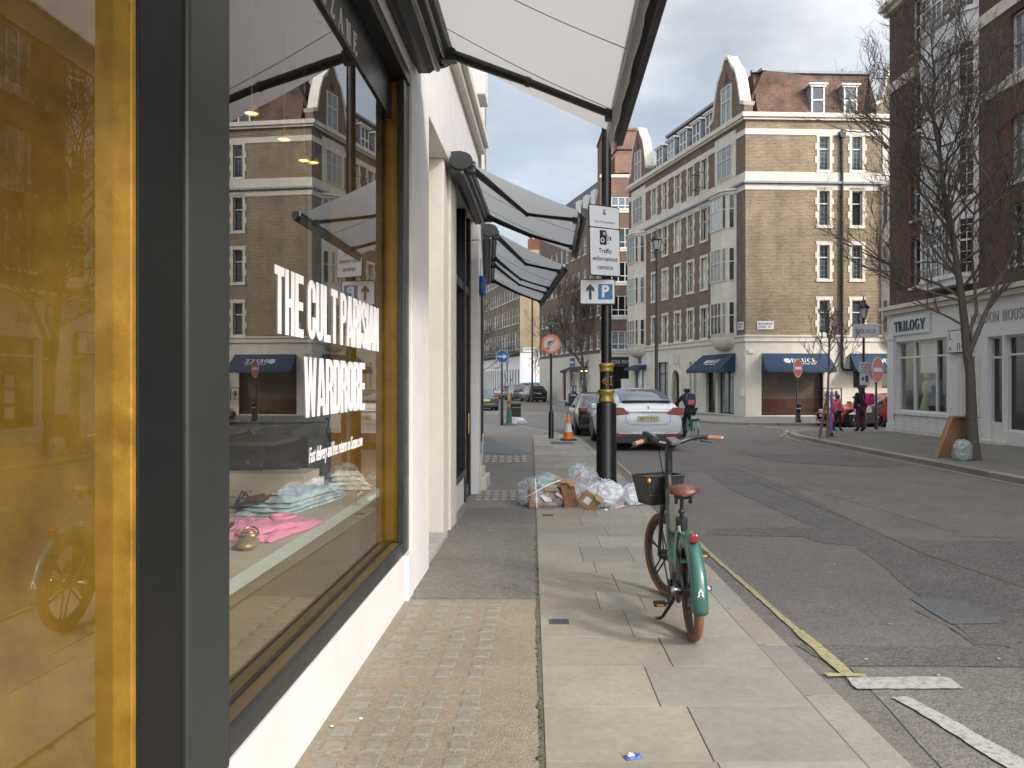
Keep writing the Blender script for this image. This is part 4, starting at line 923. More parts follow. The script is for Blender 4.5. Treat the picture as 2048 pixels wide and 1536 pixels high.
for px, lb in ((535, 'dark ankle boot on the rear shelf beside the window frame'), (622, 'dark ankle boot on the rear shelf behind the lettering')):
    x, y, z = at(px, 873, 6.75); R_ = empty('ankle_boot', (x, y, 1.302), lb, 'boot', 'ankle boots on the rear shelf')
    m = M(); m.prism([(-.04,.02),(-.05,.2),(.06,.2),(.055,.10),(-.02+.0,.085)][::1], -.035, .035, 'xz', True); m.build('shaft', 'black_leather', R_, (0, 0, .02), bevel=.01)
    m = M(); m.prism([(.06,0),(.065,.09),(-.02,.10),(-.10,.06),(-.145,.035),(-.15,.0)], -.04, .04, 'xz', True); m.build('foot', 'boot_teal', R_, bevel=.014)
for i, (px, py, D, lb) in enumerate(((503,228,4.9,'nearest warm ceiling spotlight inside the shop'),(568,280,5.43,'second warm ceiling spotlight inside the shop'),(608,322,5.95,'third warm ceiling spotlight inside the shop'),(627,326,6.2,'farthest warm ceiling spotlight inside the shop'))):
    x, y, z = at(px, py, D); R_ = empty('ceiling_spotlight', (x, y, z), lb, 'lamp', 'spotlights on the shop ceiling')
    m = M(); m.lathe([(.045,.0),(.05,.03),(.03,.05)], n=14); m.build('housing', 'brass', R_); m = M(); m.lathe([(0,.006),(.04,.006)], n=14); m.build('bulb', 'lamp_warm', R_)
    m = M(); m.tube([(0,0,.045),(0,0,4.12-z)], .006, 6); m.build('stem', 'brass', R_)
# ================================================================== corner mansion block with the blue awnings
DR = Fr(12.2, 41.8, 7.8, .35)
LL = 16.34; DL = Fr(8.43, 57.7, 12.2-8.43, 41.8-57.7)
D_ = empty('corner_building', (12.2, 41.8, 0), 'brown brick mansion block on the street corner with white bands and blue shop awnings', 'building')
def dp(name, mt, boxes, fr=DR, bevel=0, prisms=()):
    m = M()
    for b in boxes: m.box(*b)
    for p in prisms: m.prism(*p)
    return part(name, m, mt, D_, fr, bevel=bevel)
RW = 16.0
FZ = [(4.36, 6.09), (7.21, 8.99), (10.02, 11.83), (12.93, 14.68)]
cols_r = [4.20, 5.95, 12.2, 13.95]
ops = [(c-.27, c+.27, a, b) for c in cols_r for a, b in FZ]
m = wall(M(), RW, 4.1, 15.6, ops); part('brick_wall', m, 'brick_druce', D_, DR)
ops_g = [(.85, 4.15, .06, 2.75), (5.75, 6.5, 1.5, 3.1), (7.3, 8.6, 1.5, 3.1), (10, 12, 1.2, 3.1)]
m = wall(M(), RW, -.05, 4.1, ops_g, .3); part('ground_floor_wall', m, 'stone_shop', D_, DR)
# left street side
def wl(a, b): return (LL-b, LL-a)
cw = [4.64, 6.41, 8.2, 10.07, 11.8]
ops = [(LL-c-.36, LL-c+.36, a, b) for c in cw for a, b in FZ]
m = wall(M(), LL, 4.1, 15.6, ops); part('brick_wall', m, 'brick_druce_side', D_, DL)
ops_l = [(*wl(1.2, 3.0), .06, 3.0), (*wl(3.3, 4.4), .06, 3.0), (*wl(5.6, 6.0), .8, 3.0), (*wl(6.25, 6.6), .8, 3.0), (*wl(7.8, 8.9), .05, 2.75), (*wl(9.6, 11.4), .4, 3.1), (*wl(13.2, 15.3), .4, 2.9)]
m = wall(M(), LL, -.05, 4.1, ops_l, .3); part('ground_floor_wall', m, 'stone_shop', D_, DL)
m = M(); m.box(-.02, 0, -.05, .02, .3, 15.6)
# body behind the fronts, flat inner roof
m = M(); c = [DR.pt(.3, 6.0), DR.pt(RW, 6.0), DR.pt(RW, 12), DL.pt(-.02, .5)]
def worldprism(name, mt, pts, z0, z1, root):
    m = M(); m.prism([(p.x-root.location.x, p.y-root.location.y) for p in pts], z0, z1, 'xy'); return m.build(name, mt, root)
worldprism('inner_block', 'brick_druce_side', [DR.pt(.45, .35), DR.pt(RW, .35), DR.pt(RW, 14), DL.pt(0, 9), DL.pt(0, .35)], -.05, 15.5, D_)
# bands and cornices
def band(fr, L_, z0, z1, out_, mt='stone_white', name='string_course', x0=-.0):
    m = M(); m.box(x0-(out_ if fr is DR else 0), -out_, z0, L_+(0 if fr is DR else out_*.3), .02, z1); part(name, m, mt, D_, fr, bevel=.01)
for fr, L_ in ((DR, RW), (DL, LL)):
    band(fr, L_, 3.92, 4.16, .07); band(fr, L_, 4.165, 4.26, .12)
    band(fr, L_, 11.86, 12.18, .03); band(fr, L_, 12.185, 12.30, .16, 'lead'); band(fr, L_, 12.305, 12.80, .035)
    band(fr, L_, 14.74, 15.05, .035); band(fr, L_, 15.50, 15.62, .15); band(fr, L_, 15.625, 15.86, .24)
for c in cols_r:
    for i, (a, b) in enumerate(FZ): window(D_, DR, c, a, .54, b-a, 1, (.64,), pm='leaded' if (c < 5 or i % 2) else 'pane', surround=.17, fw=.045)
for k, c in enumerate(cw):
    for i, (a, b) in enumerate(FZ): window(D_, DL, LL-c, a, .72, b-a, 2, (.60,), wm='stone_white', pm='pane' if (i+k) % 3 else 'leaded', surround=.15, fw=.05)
# iron balconette by an upper window
m = M()
for z in (13.0, 13.9): m.tube([(LL-5.25,.0,z),(LL-5.25,-.5,z),(LL-4.5,-.5,z),(LL-4.5,0,z)], .02, 6)
for k in range(5): m.tube([(LL-5.25+.18*k,-.5,13.0),(LL-5.25+.18*k,-.5,13.9)], .012, 5)
part('balconette', m, 'black_paint', D_, DL)
# stone bays (bow fronts) with windows
def bay(fr, u0, u1, corb=True, full=True):
    d = .55; e = .5; poly = [(u0, -.002), (u0+e*.55, -d*.75), (u0+e*1.15, -d), (u1-e*1.15, -d), (u1-e*.55, -d*.75), (u1, -.002)]
    m = M(); m.prism(poly, 4.27, 11.85, 'xy'); part('bay', m, 'stone_white', D_, fr)
    q = [((u0+u1)/2+(x-(u0+u1)/2)*1.04, y*1.12-.02) for x, y in poly]
    m = M(); m.prism(q, 11.87, 12.02, 'xy'); m.prism([((u0+u1)/2+(x-(u0+u1)/2)*1.1, y*1.25-.03) for x, y in poly], 12.025, 12.15, 'xy'); part('bay_cornice', m, 'stone_white', D_, fr, bevel=.01)
    if corb:
        m = M(); k = 6; rings = []
        for j in range(k+1):
            s_ = sqrt(max(0, 1-((k-j)/k)**2))*.75+.25 if j else .28; rings.append([((u0+u1)/2+(x-(u0+u1)/2)*s_, y*s_ if y < -.01 else -.002, 3.5+(4.26-3.5)*j/k) for x, y in poly])
        vs = [p for r_ in rings for p in r_]; n = len(poly); m.add(vs, [(i*n+j, i*n+j+1, (i+1)*n+j+1, (i+1)*n+j) for i in range(k) for j in range(n-1)], True); m.add(rings[0], [tuple(range(n))]); part('bay_corbel', m, 'stone_white', D_, fr)
    for a, b in FZ[:3]:
        wv = u1-u0-2*e*1.15
        window(D_, fr.sub((u0+u1)/2, -d), 0, a+.02, wv-.06, b-a, 3, (.58,), wm='stone_white', proud=True, fw=.05, sill=False)
        for s_ in (-1, 1):
            x0, x1 = (u0+e*.55, u0+e*1.15) if s_ < 0 else (u1-e*1.15, u1-e*.55); y0, y1 = (-d*.75, -d) if s_ < 0 else (-d, -d*.75)
            window(D_, fr.sub((x0+x1)/2, (y0+y1)/2, atan2(y1-y0, x1-x0)), 0, a+.02, .27, b-a, 1, (.58,), wm='stone_white', proud=True, fw=.04, sill=False)
            x0, x1 = (u0, u0+e*.55) if s_ < 0 else (u1-e*.55, u1); y0, y1 = (0, -d*.75) if s_ < 0 else (-d*.75, 0)
            window(D_, fr.sub((x0+x1)/2, (y0+y1)/2, atan2(y1-y0, x1-x0)), 0, a+.02, .30, b-a, 1, (.58,), wm='stone_white', proud=True, fw=.04, sill=False)
    a, b = FZ[3]; m = M(); m.box(u0+.05, -.05, 12.81, u1-.05, .02, 15.3); part('bay_panel', m, 'stone_white', D_, fr, bevel=.01)
    window(D_, fr.sub((u0+u1)/2, -.05), 0, a, min(1.7, u1-u0-.5), b-a, 3, (.58,), wm='stone_white', proud=True, fw=.05, sill=False)
bay(DL, *wl(.93, 3.33)); bay(DL, *wl(13.2, 15.8)); bay(DR, 7.25, 9.75)
# gables
def gable(fr, u0, u1, h=19.4, th=.5):
    c = (u0+u1)/2; w = (u1-u0)/2
    sh = [(-w, 15.6), (-w, 16.35), (-w*.80, 16.5), (-w*.66, 17.6), (-w*.50, 18.4), (-w*.26, 18.9), (-w*.10, h), (w*.10, h), (w*.26, 18.9), (w*.50, 18.4), (w*.66, 17.6), (w*.80, 16.5), (w, 16.35), (w, 15.6)]
    op = (c-.55, c+.55, 15.75, 17.75)
    m = M(); m.prism([(c+x, z) for x, z in sh], .0, th, 'xz'); part('gable', m, 'brick_druce_side' if fr is DL else 'brick_druce', D_, fr)
    m = M()
    for (x0, z0), (x1, z1) in zip(sh[1:-1], sh[2:-1]):
        m.add([(c+x0, -.06, z0), (c+x1, -.06, z1), (c+x1, th+.06, z1), (c+x0, th+.06, z0), (c+x0*1.06, -.06, z0+.17), (c+x1*1.06, -.06, z1+.17), (c+x1*1.06, th+.06, z1+.17), (c+x0*1.06, th+.06, z0+.17)], [(0,1,5,4),(1,2,6,5),(2,3,7,6),(3,0,4,7),(4,5,6,7),(3,2,1,0)])
    part('gable_coping', m, 'stone_white', D_, fr)
    window(D_, fr.sub(c, 0), 0, 15.95, 1.15, 2.0, 2, (.6,), wm='stone_white', proud=True, fw=.07, sill=True, surround=None)
    m = M(); m.prism([(c-.5*w*.3, 18.2), (c, 18.75), (c+.5*w*.3, 18.2)], -.02, -.001); part('gable_vent', m, 'brick_dark', D_, fr)
    m = M(); m.box(c-.75, -.03, 15.62, c+.75, -.001, 15.94); part('gable_apron', m, 'stone_white', D_, fr)
gable(DL, *wl(.12, 3.9)); gable(DL, *wl(12.9, 16.3)); gable(DR, 7.0, 10.2)
# tiled mansard, one along each street
def mansard(fr, u0, u1, hip0, hip1, name='mansard_roof', back=6, zt=18.55, ins=1.25):
    m = M(); za = 15.87
    vs = [(u0, .25, za), (u1, .25, za), (u1-hip1, ins+.25, zt), (u0+hip0, ins+.25, zt), (u0, back, za), (u1, back, za), (u0+hip0, back, zt+.1), (u1-hip1, back, zt+.1)]
    m.add(vs, [(0,1,2,3),(4,0,3,6),(1,5,7,2),(3,2,7,6)]); part(name, m, 'roof_tile', D_, fr)
    m = M(); m.box(u0+hip0-.08, ins+.10, zt-.02, u1-hip1+.08, ins+.42, zt+.14); part('roof_ridge', m, 'lead', D_, fr, bevel=.01)
mansard(DR, .75, 7.3, .15, .0); mansard(DR, 9.9, 15.9, 0, .2); mansard(DL, LL-13.0, LL-3.6, 0, 0); mansard(DL, LL-1.0, LL-.75, 0, 0, zt=18.5)
def dormer(fr, u, w, wz=15.95, h=1.55, nx=1):
    m = M(); m.box(u-w/2-.02, .35, wz-.05, u+w/2+.02, 1.6, wz+h); part('dormer', m, 'lead', D_, fr)
    m = M(); m.box(u-w/2-.16, .20, wz+h+.002, u+w/2+.16, 1.7, wz+h+.10); m.box(u-w/2-.08, .26, wz+h-.1, u+w/2+.08, .349, wz+h); part('dormer_cornice', m, 'white_wood', D_, fr, bevel=.01)
    window(D_, fr.sub(u, .35), 0, wz, w, h-.02, nx, (.5,), proud=True, fw=.08, sill=False)
for u in (4.0, 5.75, 11.5, 13.3): dormer(DR, u, .72)
for c in (4.6, 6.3, 8.1, 9.9, 11.7): dormer(DL, LL-c, 1.0, 15.9, 1.5, 2)
m = M(); m.tube([(5.1,-.10,2.6),(5.1,-.10,15.0)], .075, 10); m.prism([(4.92,14.9),(5.28,14.9),(5.22,14.6),(4.98,14.6)], -.24, -.01); m.tube([(5.1,-.1,2.6),(5.15,-.1,2.45),(5.5,-.1,2.42)], .06, 8)
for z in (4.5, 6.8, 9.2, 11.5, 13.8): m.box(5.0, -.05, z, 5.2, -.0, z+.07)
part('drainpipe', m, 'black_paint', D_, DR)
m = M(); m.lathe([(.07,18.5),(.07,19.1)], (6.2, 2.2, 0), 8); part('chimney_flue', m, 'lead', D_, DR)
for fr, u, t1, t2, w in ((DR, 1.05, 'MARYLEBONE', 'STREET', .88), (DL, LL-.45, 'WEYMOUTH', 'STREET', .62)):
    m = M(); m.rbox(u-w/2, -.04, 4.55, u+w/2, -.002, 4.98, .008); o = part('street_nameplate', m, 'sign_white', D_, fr)
    m = M(); m.text(t1, u-w*.43, 4.80, .105, w*.84, y=-.041, depth=.002, bold=.02); m.text(t2, u-w*.43, 4.64, .105, w*.5, y=-.041, depth=.002, bold=.02); a = part('nameplate_lettering', m, 'ink', D_, fr)
    m = M(); m.text('W1', u+w*.14, 4.64, .105, w*.18, y=-.041, depth=.002, bold=.02); part('nameplate_postcode', m, 'sign_red', D_, fr)
# ground floor shopfronts
def glaze(fr, a, b, z0, z1, mt='pane_dark', frm='black_paint', nx=2, tz=(), rec=.22, name='shop_window'):
    m = M(); f = .07; m.box(a, rec-.06, z0, a+f, rec+.02, z1); m.box(b-f, rec-.06, z0, b, rec+.02, z1); m.box(a+f, rec-.06, z1-f, b-f, rec+.02, z1); m.box(a+f, rec-.06, z0, b-f, rec+.02, z0+f)
    for i in range(1, nx): x = a+(b-a)*i/nx; m.box(x-.03, rec-.05, z0+f, x+.03, rec+.02, z1-f)
    for t in tz: m.box(a+f, rec-.045, z0+(z1-z0)*t-.03, b-f, rec+.02, z0+(z1-z0)*t+.03)
    o = part(name, m, frm, D_, fr); g = M(); g.quad((a,rec,z0),(b,rec,z0),(b,rec,z1),(a,rec,z1)); p = g.build('pane', mt, o); return o
glaze(DR, .85, 4.15, .06, 2.75, 'front_glass', nx=1); glaze(DR, 5.75, 6.5, 1.5, 3.1); glaze(DR, 7.3, 8.6, 1.5, 3.1); glaze(DR, 10, 12, 1.2, 3.1)
glaze(DL, *wl(1.2, 3.0), .06, 3.0, 'pane', nx=2); glaze(DL, *wl(3.3, 4.4), .06, 3.0, 'pane', nx=1)
glaze(DL, *wl(5.6, 6.0), .8, 3.0, frm='stone_white', nx=1); glaze(DL, *wl(6.25, 6.6), .8, 3.0, frm='stone_white', nx=1)
glaze(DL, *wl(9.6, 11.4), .4, 3.1, 'pane', nx=2, tz=(.72,)); glaze(DL, *wl(13.2, 15.3), .4, 2.9, 'pane', nx=2)
# window interior with a lit desk area
m = M(); m.box(.86, .32, .0, 4.14, .34, .9); m.box(.9, 1.6, 0, 4.1, 1.65, 2.8); part('office_back', m, 'brick_red', D_, DR)
m = M(); m.box(1.7, .8, .95, 3.0, .84, 1.75); part('office_screen_frame', m, 'ink', D_, DR); m = M(); m.box(1.76, .78, 1.0, 2.94, .799, 1.70); part('office_poster', m, 'lead', D_, DR)
for u in (1.05, 1.15, 1.22): m = M(); m.ell((u, .8, 2.35+.1*(u*7 % 1)), (.05, .05, .06), 8, 6); part('office_lamp', m, 'lamp_warm', D_, DR)
for u in (1.35, 1.6, 1.8, 2.05): m = M(); m.ell((LL-u, .16, 2.62+.06*(u*7 % 1)), (.045, .04, .06), 8, 6); part('shop_lamp', m, 'lamp_warm', D_, DL)
# arched doorway
u0, u1 = wl(7.8, 8.9); c = (u0+u1)/2
m = M(); m.box(u0, .25, .05, u1, .29, 2.75); part('arched_door', m, 'hair_dark', D_, DL)
m = M(); n = 14; w = (u1-u0)/2
for k in range(n):
    q0, q1 = pi*k/n, pi*(k+1)/n
    for (ra, rb) in (((w*.98), w*1.42),):
        vs = [];
        for y in (-.09, .18):
            for q in (q0, q1):
                for r_ in (ra, rb): vs.append((c+r_*cos(q), y, 1.95+r_*1.1*sin(q)))
        m.add(vs, [(0,1,3,2),(4,6,7,5),(1,5,7,3),(0,2,6,4)])
m.box(u0-.3, -.09, 0, u0-.0, .18, 1.95); m.box(u1, -.09, 0, u1+.3, .18, 1.95)
for k in (-1, 0, 1): m.box(c-.08+k*.28, -.07, 2.95, c+.08+k*.28, -.002, 3.6)
part('door_surround', m, 'stone_shop', D_, DL, bevel=.01)
m = M(); m.prism([(c+w*.98*cos(pi*k/12), 1.95+w*1.05*sin(pi*k/12)) for k in range(13)]+[(u0-.01, 2.78), (u1+.01, 2.78)][::1], -.0, .2) if False else None
m = M()
m.box(5.75+0, -.12, .95, 7.8, -.10, .99)
# stair rail with clubs ornament at the pavement
m = M()
for k in range(2):
    x = 3.95+k*.5; m.box(x, -.30, .9, x+.04, -.26, 1.5)
    m.ell((x+.27, -.28, 1.16), (.1, .02, .1), 10, 6); m.ell((x+.27, -.28, 1.28), (.07, .02, .07), 10, 6); m.box(x+.25, -.29, .93, x+.29, -.27, 1.15)
m.box(3.95, -.3, .86, 5.0, -.26, .9); m.box(3.95, -.3, 1.46, 5.0, -.26, 1.5); m.box(4.95, -.3, .0, 5.0, -.26, 1.5); m.box(3.95, -.3, .0, 4.0, -.26, .86)
part('railing_panel', m, 'black_paint', D_, DR)
m = M(); m.rbox(.12, -.06, 3.3, .45, -.002, 3.5, .01); part('alarm_box', m, 'sign_white', D_, DR)
m = M(); m.rbox(LL-.42, -.05, 1.05, LL-.08, -.002, 1.5, .008); part('notice', m, 'paper', D_, DL)
# blue shop awnings
def shop_awning(fr, u0, u1, zt, zb, out_, label, text=None, tx=None, tw=1.45, th=.30, var=0):
    p = fr.pt(u0, 0, zb); R_ = empty('shop_awning', p, label, 'awning', 'dark blue awnings on the corner building')
    q = lambda name, m, mt: part(name, m, mt, R_, fr)
    m = M(); e = .10; nx = 24; vs = []
    for i in range(nx+1):
        u = u0+(u1-u0)*i/nx
        for j in range(9):
            v = j/8; vs.append((u+(e*v if i == nx else -e*v if i == 0 else 0), -.03-(out_)*v, zt+(zb+.2-zt)*v-.02*sin(pi*v)))
        vs.append((u, -out_-.035, zb+.015*abs(sin(u*3))))
    m.add(vs, [(i*10+j, i*10+j+1, (i+1)*10+j+1, (i+1)*10+j) for i in range(nx) for j in range(9)], True)
    for u, k in ((u0, -e), (u1, e)): m.add([(u, -.03, zt), (u, -.03, zb+.1), (u+k, -out_-.03, zb+.02), (u+k, -out_-.03, zb+.2)], [(0,1,2,3)])
    q('canopy', m, 'blue_awn')
    if text:
        ang = atan2(zt-zb-.2, out_); Lh = sqrt((zt-zb-.2)**2+out_**2)
        def onslope(mm):   # lay flat lettering (y = -depth) on the slope; z measured up from the lower edge
            for i, (x, y, z) in enumerate(mm.v):
                mm.v[i] = (x, -.03-out_+z*cos(ang)+(y-.012)*sin(ang), zb+.2+z*sin(ang)-(y-.012)*cos(ang)+0.0)
            return mm
        m = M(); serif(m, text, tx, Lh*.40, th, y=-.004, wt=.15, sx=tw/(len(text)*th*.94)*.98, depth=.004); m.text('ESTABLISHED 1822', tx+.05, Lh*.40-.15, .07, tw*.86, y=-.004, depth=.003, bold=.01); onslope(m); q('awning_lettering', m, 'white_letter')
        m = M(); cx = tx-th*.75; cz = Lh*.40+th*.42
        for k in range(11):
            q0 = 2*pi*k/11; pts = []
            for t in range(7):
                r_ = th*(.16+.5*t/6); a = q0+1.15*t/6; pts.append((cx+r_*cos(a), -.008, cz+r_*sin(a)))
            for a_, b_ in zip(pts, pts[1:]):
                d = Vector(b_)-Vector(a_); n_ = Vector((-d.z, 0, d.x)).normalized()*.016; A_, B_ = Vector(a_), Vector(b_)
                m.quad(A_-n_, B_-n_, B_+n_, A_+n_)
        onslope(m); q('awning_emblem', m, 'white_letter')
    return R_
shop_awning(DR, .85, 4.35, 3.30, 2.28, .9, 'wide dark blue shop awning with cream lettering, facing the camera', 'DRUCE', 2.25, 1.35, .29)
shop_awning(DR, 5.55, 9.2, 3.30, 2.28, .9, 'dark blue awning at the right, half hidden behind the round no entry sign', 'DRUCE', 7.15, 1.35, .29)
shop_awning(DL, *wl(1.0, 4.75), 3.35, 2.3, 1.0, 'dark blue awning on the shaded side street front of the corner building', 'DRUCE', LL-3.1, 1.3, .26)
shop_awning(DL, *wl(13.1, 15.5), 3.0, 2.6, .6, 'small dark awning at the far left end of the corner building')
m = M(); u0, u1 = wl(13.3, 15.2); m.box(u0, -.03, 3.02, u1, -.002, 3.75); part('shop_fascia', m, 'sign_grey', D_, DL); m = M(); m.box((u0+u1)/2-.3, -.05, 3.1, (u0+u1)/2+.3, -.031, 3.65); part('shop_sign', m, 'ink_blue', D_, DL)

# ================================================================== right-hand shop terrace
FT = Fr(13.78, 29.2, .0275, -1)
T_ = empty('brick_terrace', (13.78, 29.2, 0), 'dark brick terrace on the right with white shopfronts and a white window bay', 'building')
def tp(name, mt, boxes, bevel=0, fr=FT):
    m = M()
    for b in boxes: m.box(*b)
    return part(name, m, mt, T_, fr, bevel=bevel)
TL = 34
TZ = [(5.05, 6.75), (7.35, 9.15), (10.35, 12.05), (13.05, 14.9)]
ops = [(1.5, 2.1, a, b) for a, b in TZ]+[(6.75+k*3.4, 8.15+k*3.4, a, b) for k in range(8) for a, b in TZ]
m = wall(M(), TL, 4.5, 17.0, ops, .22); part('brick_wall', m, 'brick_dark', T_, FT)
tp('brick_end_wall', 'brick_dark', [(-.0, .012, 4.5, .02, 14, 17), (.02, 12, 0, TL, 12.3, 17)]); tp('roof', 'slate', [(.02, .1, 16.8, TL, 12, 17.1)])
tp('string_course', 'stone_white', [(-.04, -.05, 12.25, 2.49, .02, 12.62), (5.36, -.05, 12.25, TL, .02, 12.62)], .01)
tp('string_course', 'stone_white', [(5.36, -.06, 10.02, TL, .02, 10.30)], .01)
tp('cornice', 'stone_white', [(-.22, -.32, 15.3, TL, .0, 15.5), (-.12, -.18, 15.1, TL, .0, 15.298)], .015)
for a, b in TZ:
    window(T_, FT, 1.8, a, .60, b-a, 1, (.5,), (1, 0), surround=None, rec=.16, fw=.05)
    if a < 10:
        tp('brick_dressing', 'brick_red', [(1.2, -.012, a-.1, 1.498, .02, b+.05), (2.102, -.012, a-.1, 2.4, .02, b+.05), (1.2, -.014, b+.052, 2.4, .02, b+.3)])
        tp('brick_dressing', 'brick_red', [(6.4, -.012, a-.1, 6.748, .02, b+.05), (6.4, -.014, b+.052, 8.5, .02, b+.32)])
    for k in range(8):
        window(T_, FT, 7.45+k*3.4, a, 1.4, b-a, 3, (.5,), (1, 0), rec=.16, fw=.05)
# white bay
m = M(); poly = [(2.5, -.0), (2.95, -.45), (4.9, -.45), (5.34, -.0)]; m.prism(poly, 4.75, 14.4, 'xy'); part('bay', m, 'white_wood', T_, FT)
for a, b in TZ[:4]:
    if b > 14.4: b = 14.2
    window(T_, FT.sub(3.92, -.45), 0, a, 1.8, b-a, 3, (.6,), (2, 2), proud=True, fw=.06, sill=True)
    window(T_, FT.sub(2.725, -.225, -radians(45)), 0, a, .46, b-a, 1, (.6,), (2, 2), proud=True, fw=.05)
    window(T_, FT.sub(5.12, -.225, radians(45)), 0, a, .46, b-a, 1, (.6,), (2, 2), proud=True, fw=.05)
# ground floor
ops = [(.45, 3.65, .75, 3.22), (4.5, 5.2, .05, 2.55), (5.75, 6.42, .06, 3.1), (6.5, 9.6, .38, 3.1), (11, 14.2, .4, 3.1), (15.2, 16.2, .05, 2.8), (17, 21, .4, 3.1), (22.5, 26, .4, 3.1), (28, 32, .4, 3.1)]
m = wall(M(), TL, -.05, 4.2, ops, .25); part('shopfront_wall', m, 'white_wood', T_, FT)
tp('fascia_cornice', 'stone_white', [(-.25, -.30, 4.36, TL, .02, 4.50), (-.15, -.18, 4.20, TL, .02, 4.355)], .012)
tp('end_return', 'white_wood', [(-.01, .0, -.05, .0, 12, 4.2)])
def tglaze(a, b, z0, z1, nx, tz, mt='pane', frm='white_wood', rec=.18, name='shop_window'):
    m = M(); f = .06; m.box(a, rec-.07, z0, a+f, rec+.02, z1); m.box(b-f, rec-.07, z0, b, rec+.02, z1); m.box(a+f, rec-.07, z1-f, b-f, rec+.02, z1); m.box(a+f, rec-.07, z0, b-f, rec+.02, z0+f)
    for i in nx: m.box(a+(b-a)*i-.03, rec-.06, z0+f, a+(b-a)*i+.03, rec+.02, z1-f)
    for t in tz: m.box(a+f, rec-.05, z0+(z1-z0)*t-.03, b-f, rec+.02, z0+(z1-z0)*t+.03)
    o = part(name, m, frm, T_, FT); g = M(); g.quad((a,rec,z0),(b,rec,z0),(b,rec,z1),(a,rec,z1)); g.build('pane', mt, o); return o
tglaze(.45, 3.65, .75, 3.22, (.33, .75), (.77,), 'thin_glass')
tglaze(5.75, 6.42, .06, 3.1, (), (.80,), 'pane_dark'); tglaze(6.5, 9.6, .38, 3.1, (.5,), (.80,), 'pane_dark')
for a, b in ((11, 14.2), (17, 21), (22.5, 26), (28, 32)): tglaze(a, b, .4, 3.1, (.33, .66), (.8,), 'pane_dark')
tp('pale_door', 'beige_door', [(4.5, .16, .05, 5.2, .2, 2.55)]); tp('door_surround', 'stone_white', [(4.35, -.05, 0, 4.49, .02, 2.6), (5.21, -.05, 0, 5.35, .02, 2.6)], .01)
tp('door_panel', 'white_wood', [(5.82, .10, .1, 6.36, .14, .62)], .006); tp('door_mat_step', 'stone_white', [(5.6, -.25, -.02, 6.6, -.002, .10)], .01)
tp('window_sill', 'white_wood', [(.35, -.07, .64, 3.75, .10, .745)], .008); tp('base_moulding', 'stone_white', [(.0, -.04, -.03, 4.3, .0, .14)], .01)
for i in range(6): tp('stall_panel', 'white_wood', [(.5+i*.53, -.012, .18, .98+i*.53, .0, .6)], .004)
tp('corner_pilaster', 'white_wood', [(-.05, -.06, -.02, .36, .0, 3.3), (-.08, -.09, 3.302, .40, .0, 3.42), (-.08, -.09, -.01, .40, .0, .3)], .01)
# sign board and lettering
tp('sign_board', 'sign_white', [(.30, -.055, 3.44, 2.75, .0, 4.08)], .008)
m = M(); serif(m, 'TRILOGY', .48, 3.58, .35, y=-.056, wt=.17, sx=.93, depth=.03); part('sign_lettering', m, 'ink_blue', T_, FT)
m = M(); serif(m, "LONDON HOUSE", 4.95, 3.52, .30, y=-.002, wt=.10, sx=.78, depth=.012); part('fascia_lettering', m, 'lead', T_, FT)
# interior of the clothes shop
tp('shop_interior', 'curtain', [(.1, 3.5, -.05, 4.2, 3.6, 3.4), (4.15, .3, -.05, 4.25, 3.5, 3.4), (.1, .3, -.05, 4.2, 3.5, 0), (.1, .3, 3.3, 4.2, 3.5, 3.4)])
r = random.Random(3)
m = M()
for k in range(9):
    x = 1.7+k*.075; m.rbox(x, .45, .95+.03*r.random(), x+.05, .95, 1.85, .015)
    m.tube([(x+.02,.7,1.85),(x+.02,.7,1.93)], .008, 5)
part('hanging_clothes', m, 'cloth_b', T_, FT)
m = M()
for k in range(6):
    x = 2.95+k*.09; m.rbox(x, .45, .85+.03*r.random(), x+.055, .95, 1.8, .015)
part('hanging_clothes', m, 'cloth_a', T_, FT)
m = M(); m.ell((1.45,.6,2.05),(.13,.11,.17),12,8); m.part = 0; m.lathe([(.05,1.85),(.16,1.75),(.19,1.6),(.13,1.3),(.18,1.1),(.26,.8)], (1.45,.6,0), 14); part('mannequin', m, 'cloth_green', T_, FT)
tp('window_drape', 'paper', [(1.2, .5, 2.1, 2.2, .55, 3.1), (.5, .6, .8, .8, .65, 2.6)])
for k in range(3): tp('window_card', 'paper', [(7.35, .16, .72+k*.46, 7.7, .178, 1.05+k*.46)])
# hanging sign (projects over the pavement), plate sign
p = FT.pt(-.02, -.3); R_ = empty('hanging_sign', (p.x, p.y, 3.9), 'pale hanging shop sign on a bracket at the corner of the right terrace', 'sign')
m = M(); m.rbox(-1.05, -.02, -.50, -.08, .02, -.06, .006); m.build('board', 'sign_white', R_); m = M(); m.rbox(-1.08, -.03, -.06, -.02, .03, -.0, .006); m.build('bracket', 'sign_white', R_); m = M(); serif(m, 'TRILOGY', -.98, -.34, .16, y=-.021, wt=.17, sx=.80, depth=.003); m.build('sign_lettering', 'ink_blue', R_)
m = M(); m.tube([(-.05,0,-.02),(.35,0,.3)], .015, 6); m.build('stay', 'black_paint', R_)
p = FT.pt(4.45, -.06); R_ = empty('plate_sign', (p.x, p.y, 2.68), 'pale blue square sign with black letters L N H left of the big tree', 'sign'); R_.rotation_euler = (0, 0, FT.a)
m = M(); m.rbox(-.55, -.06, 0, .55, .03, .72, .01); m.build('frame', 'ink', R_); m = M(); m.box(-.52, -.068, .03, .52, -.061, .69); m.build('face', 'sign_white', R_)
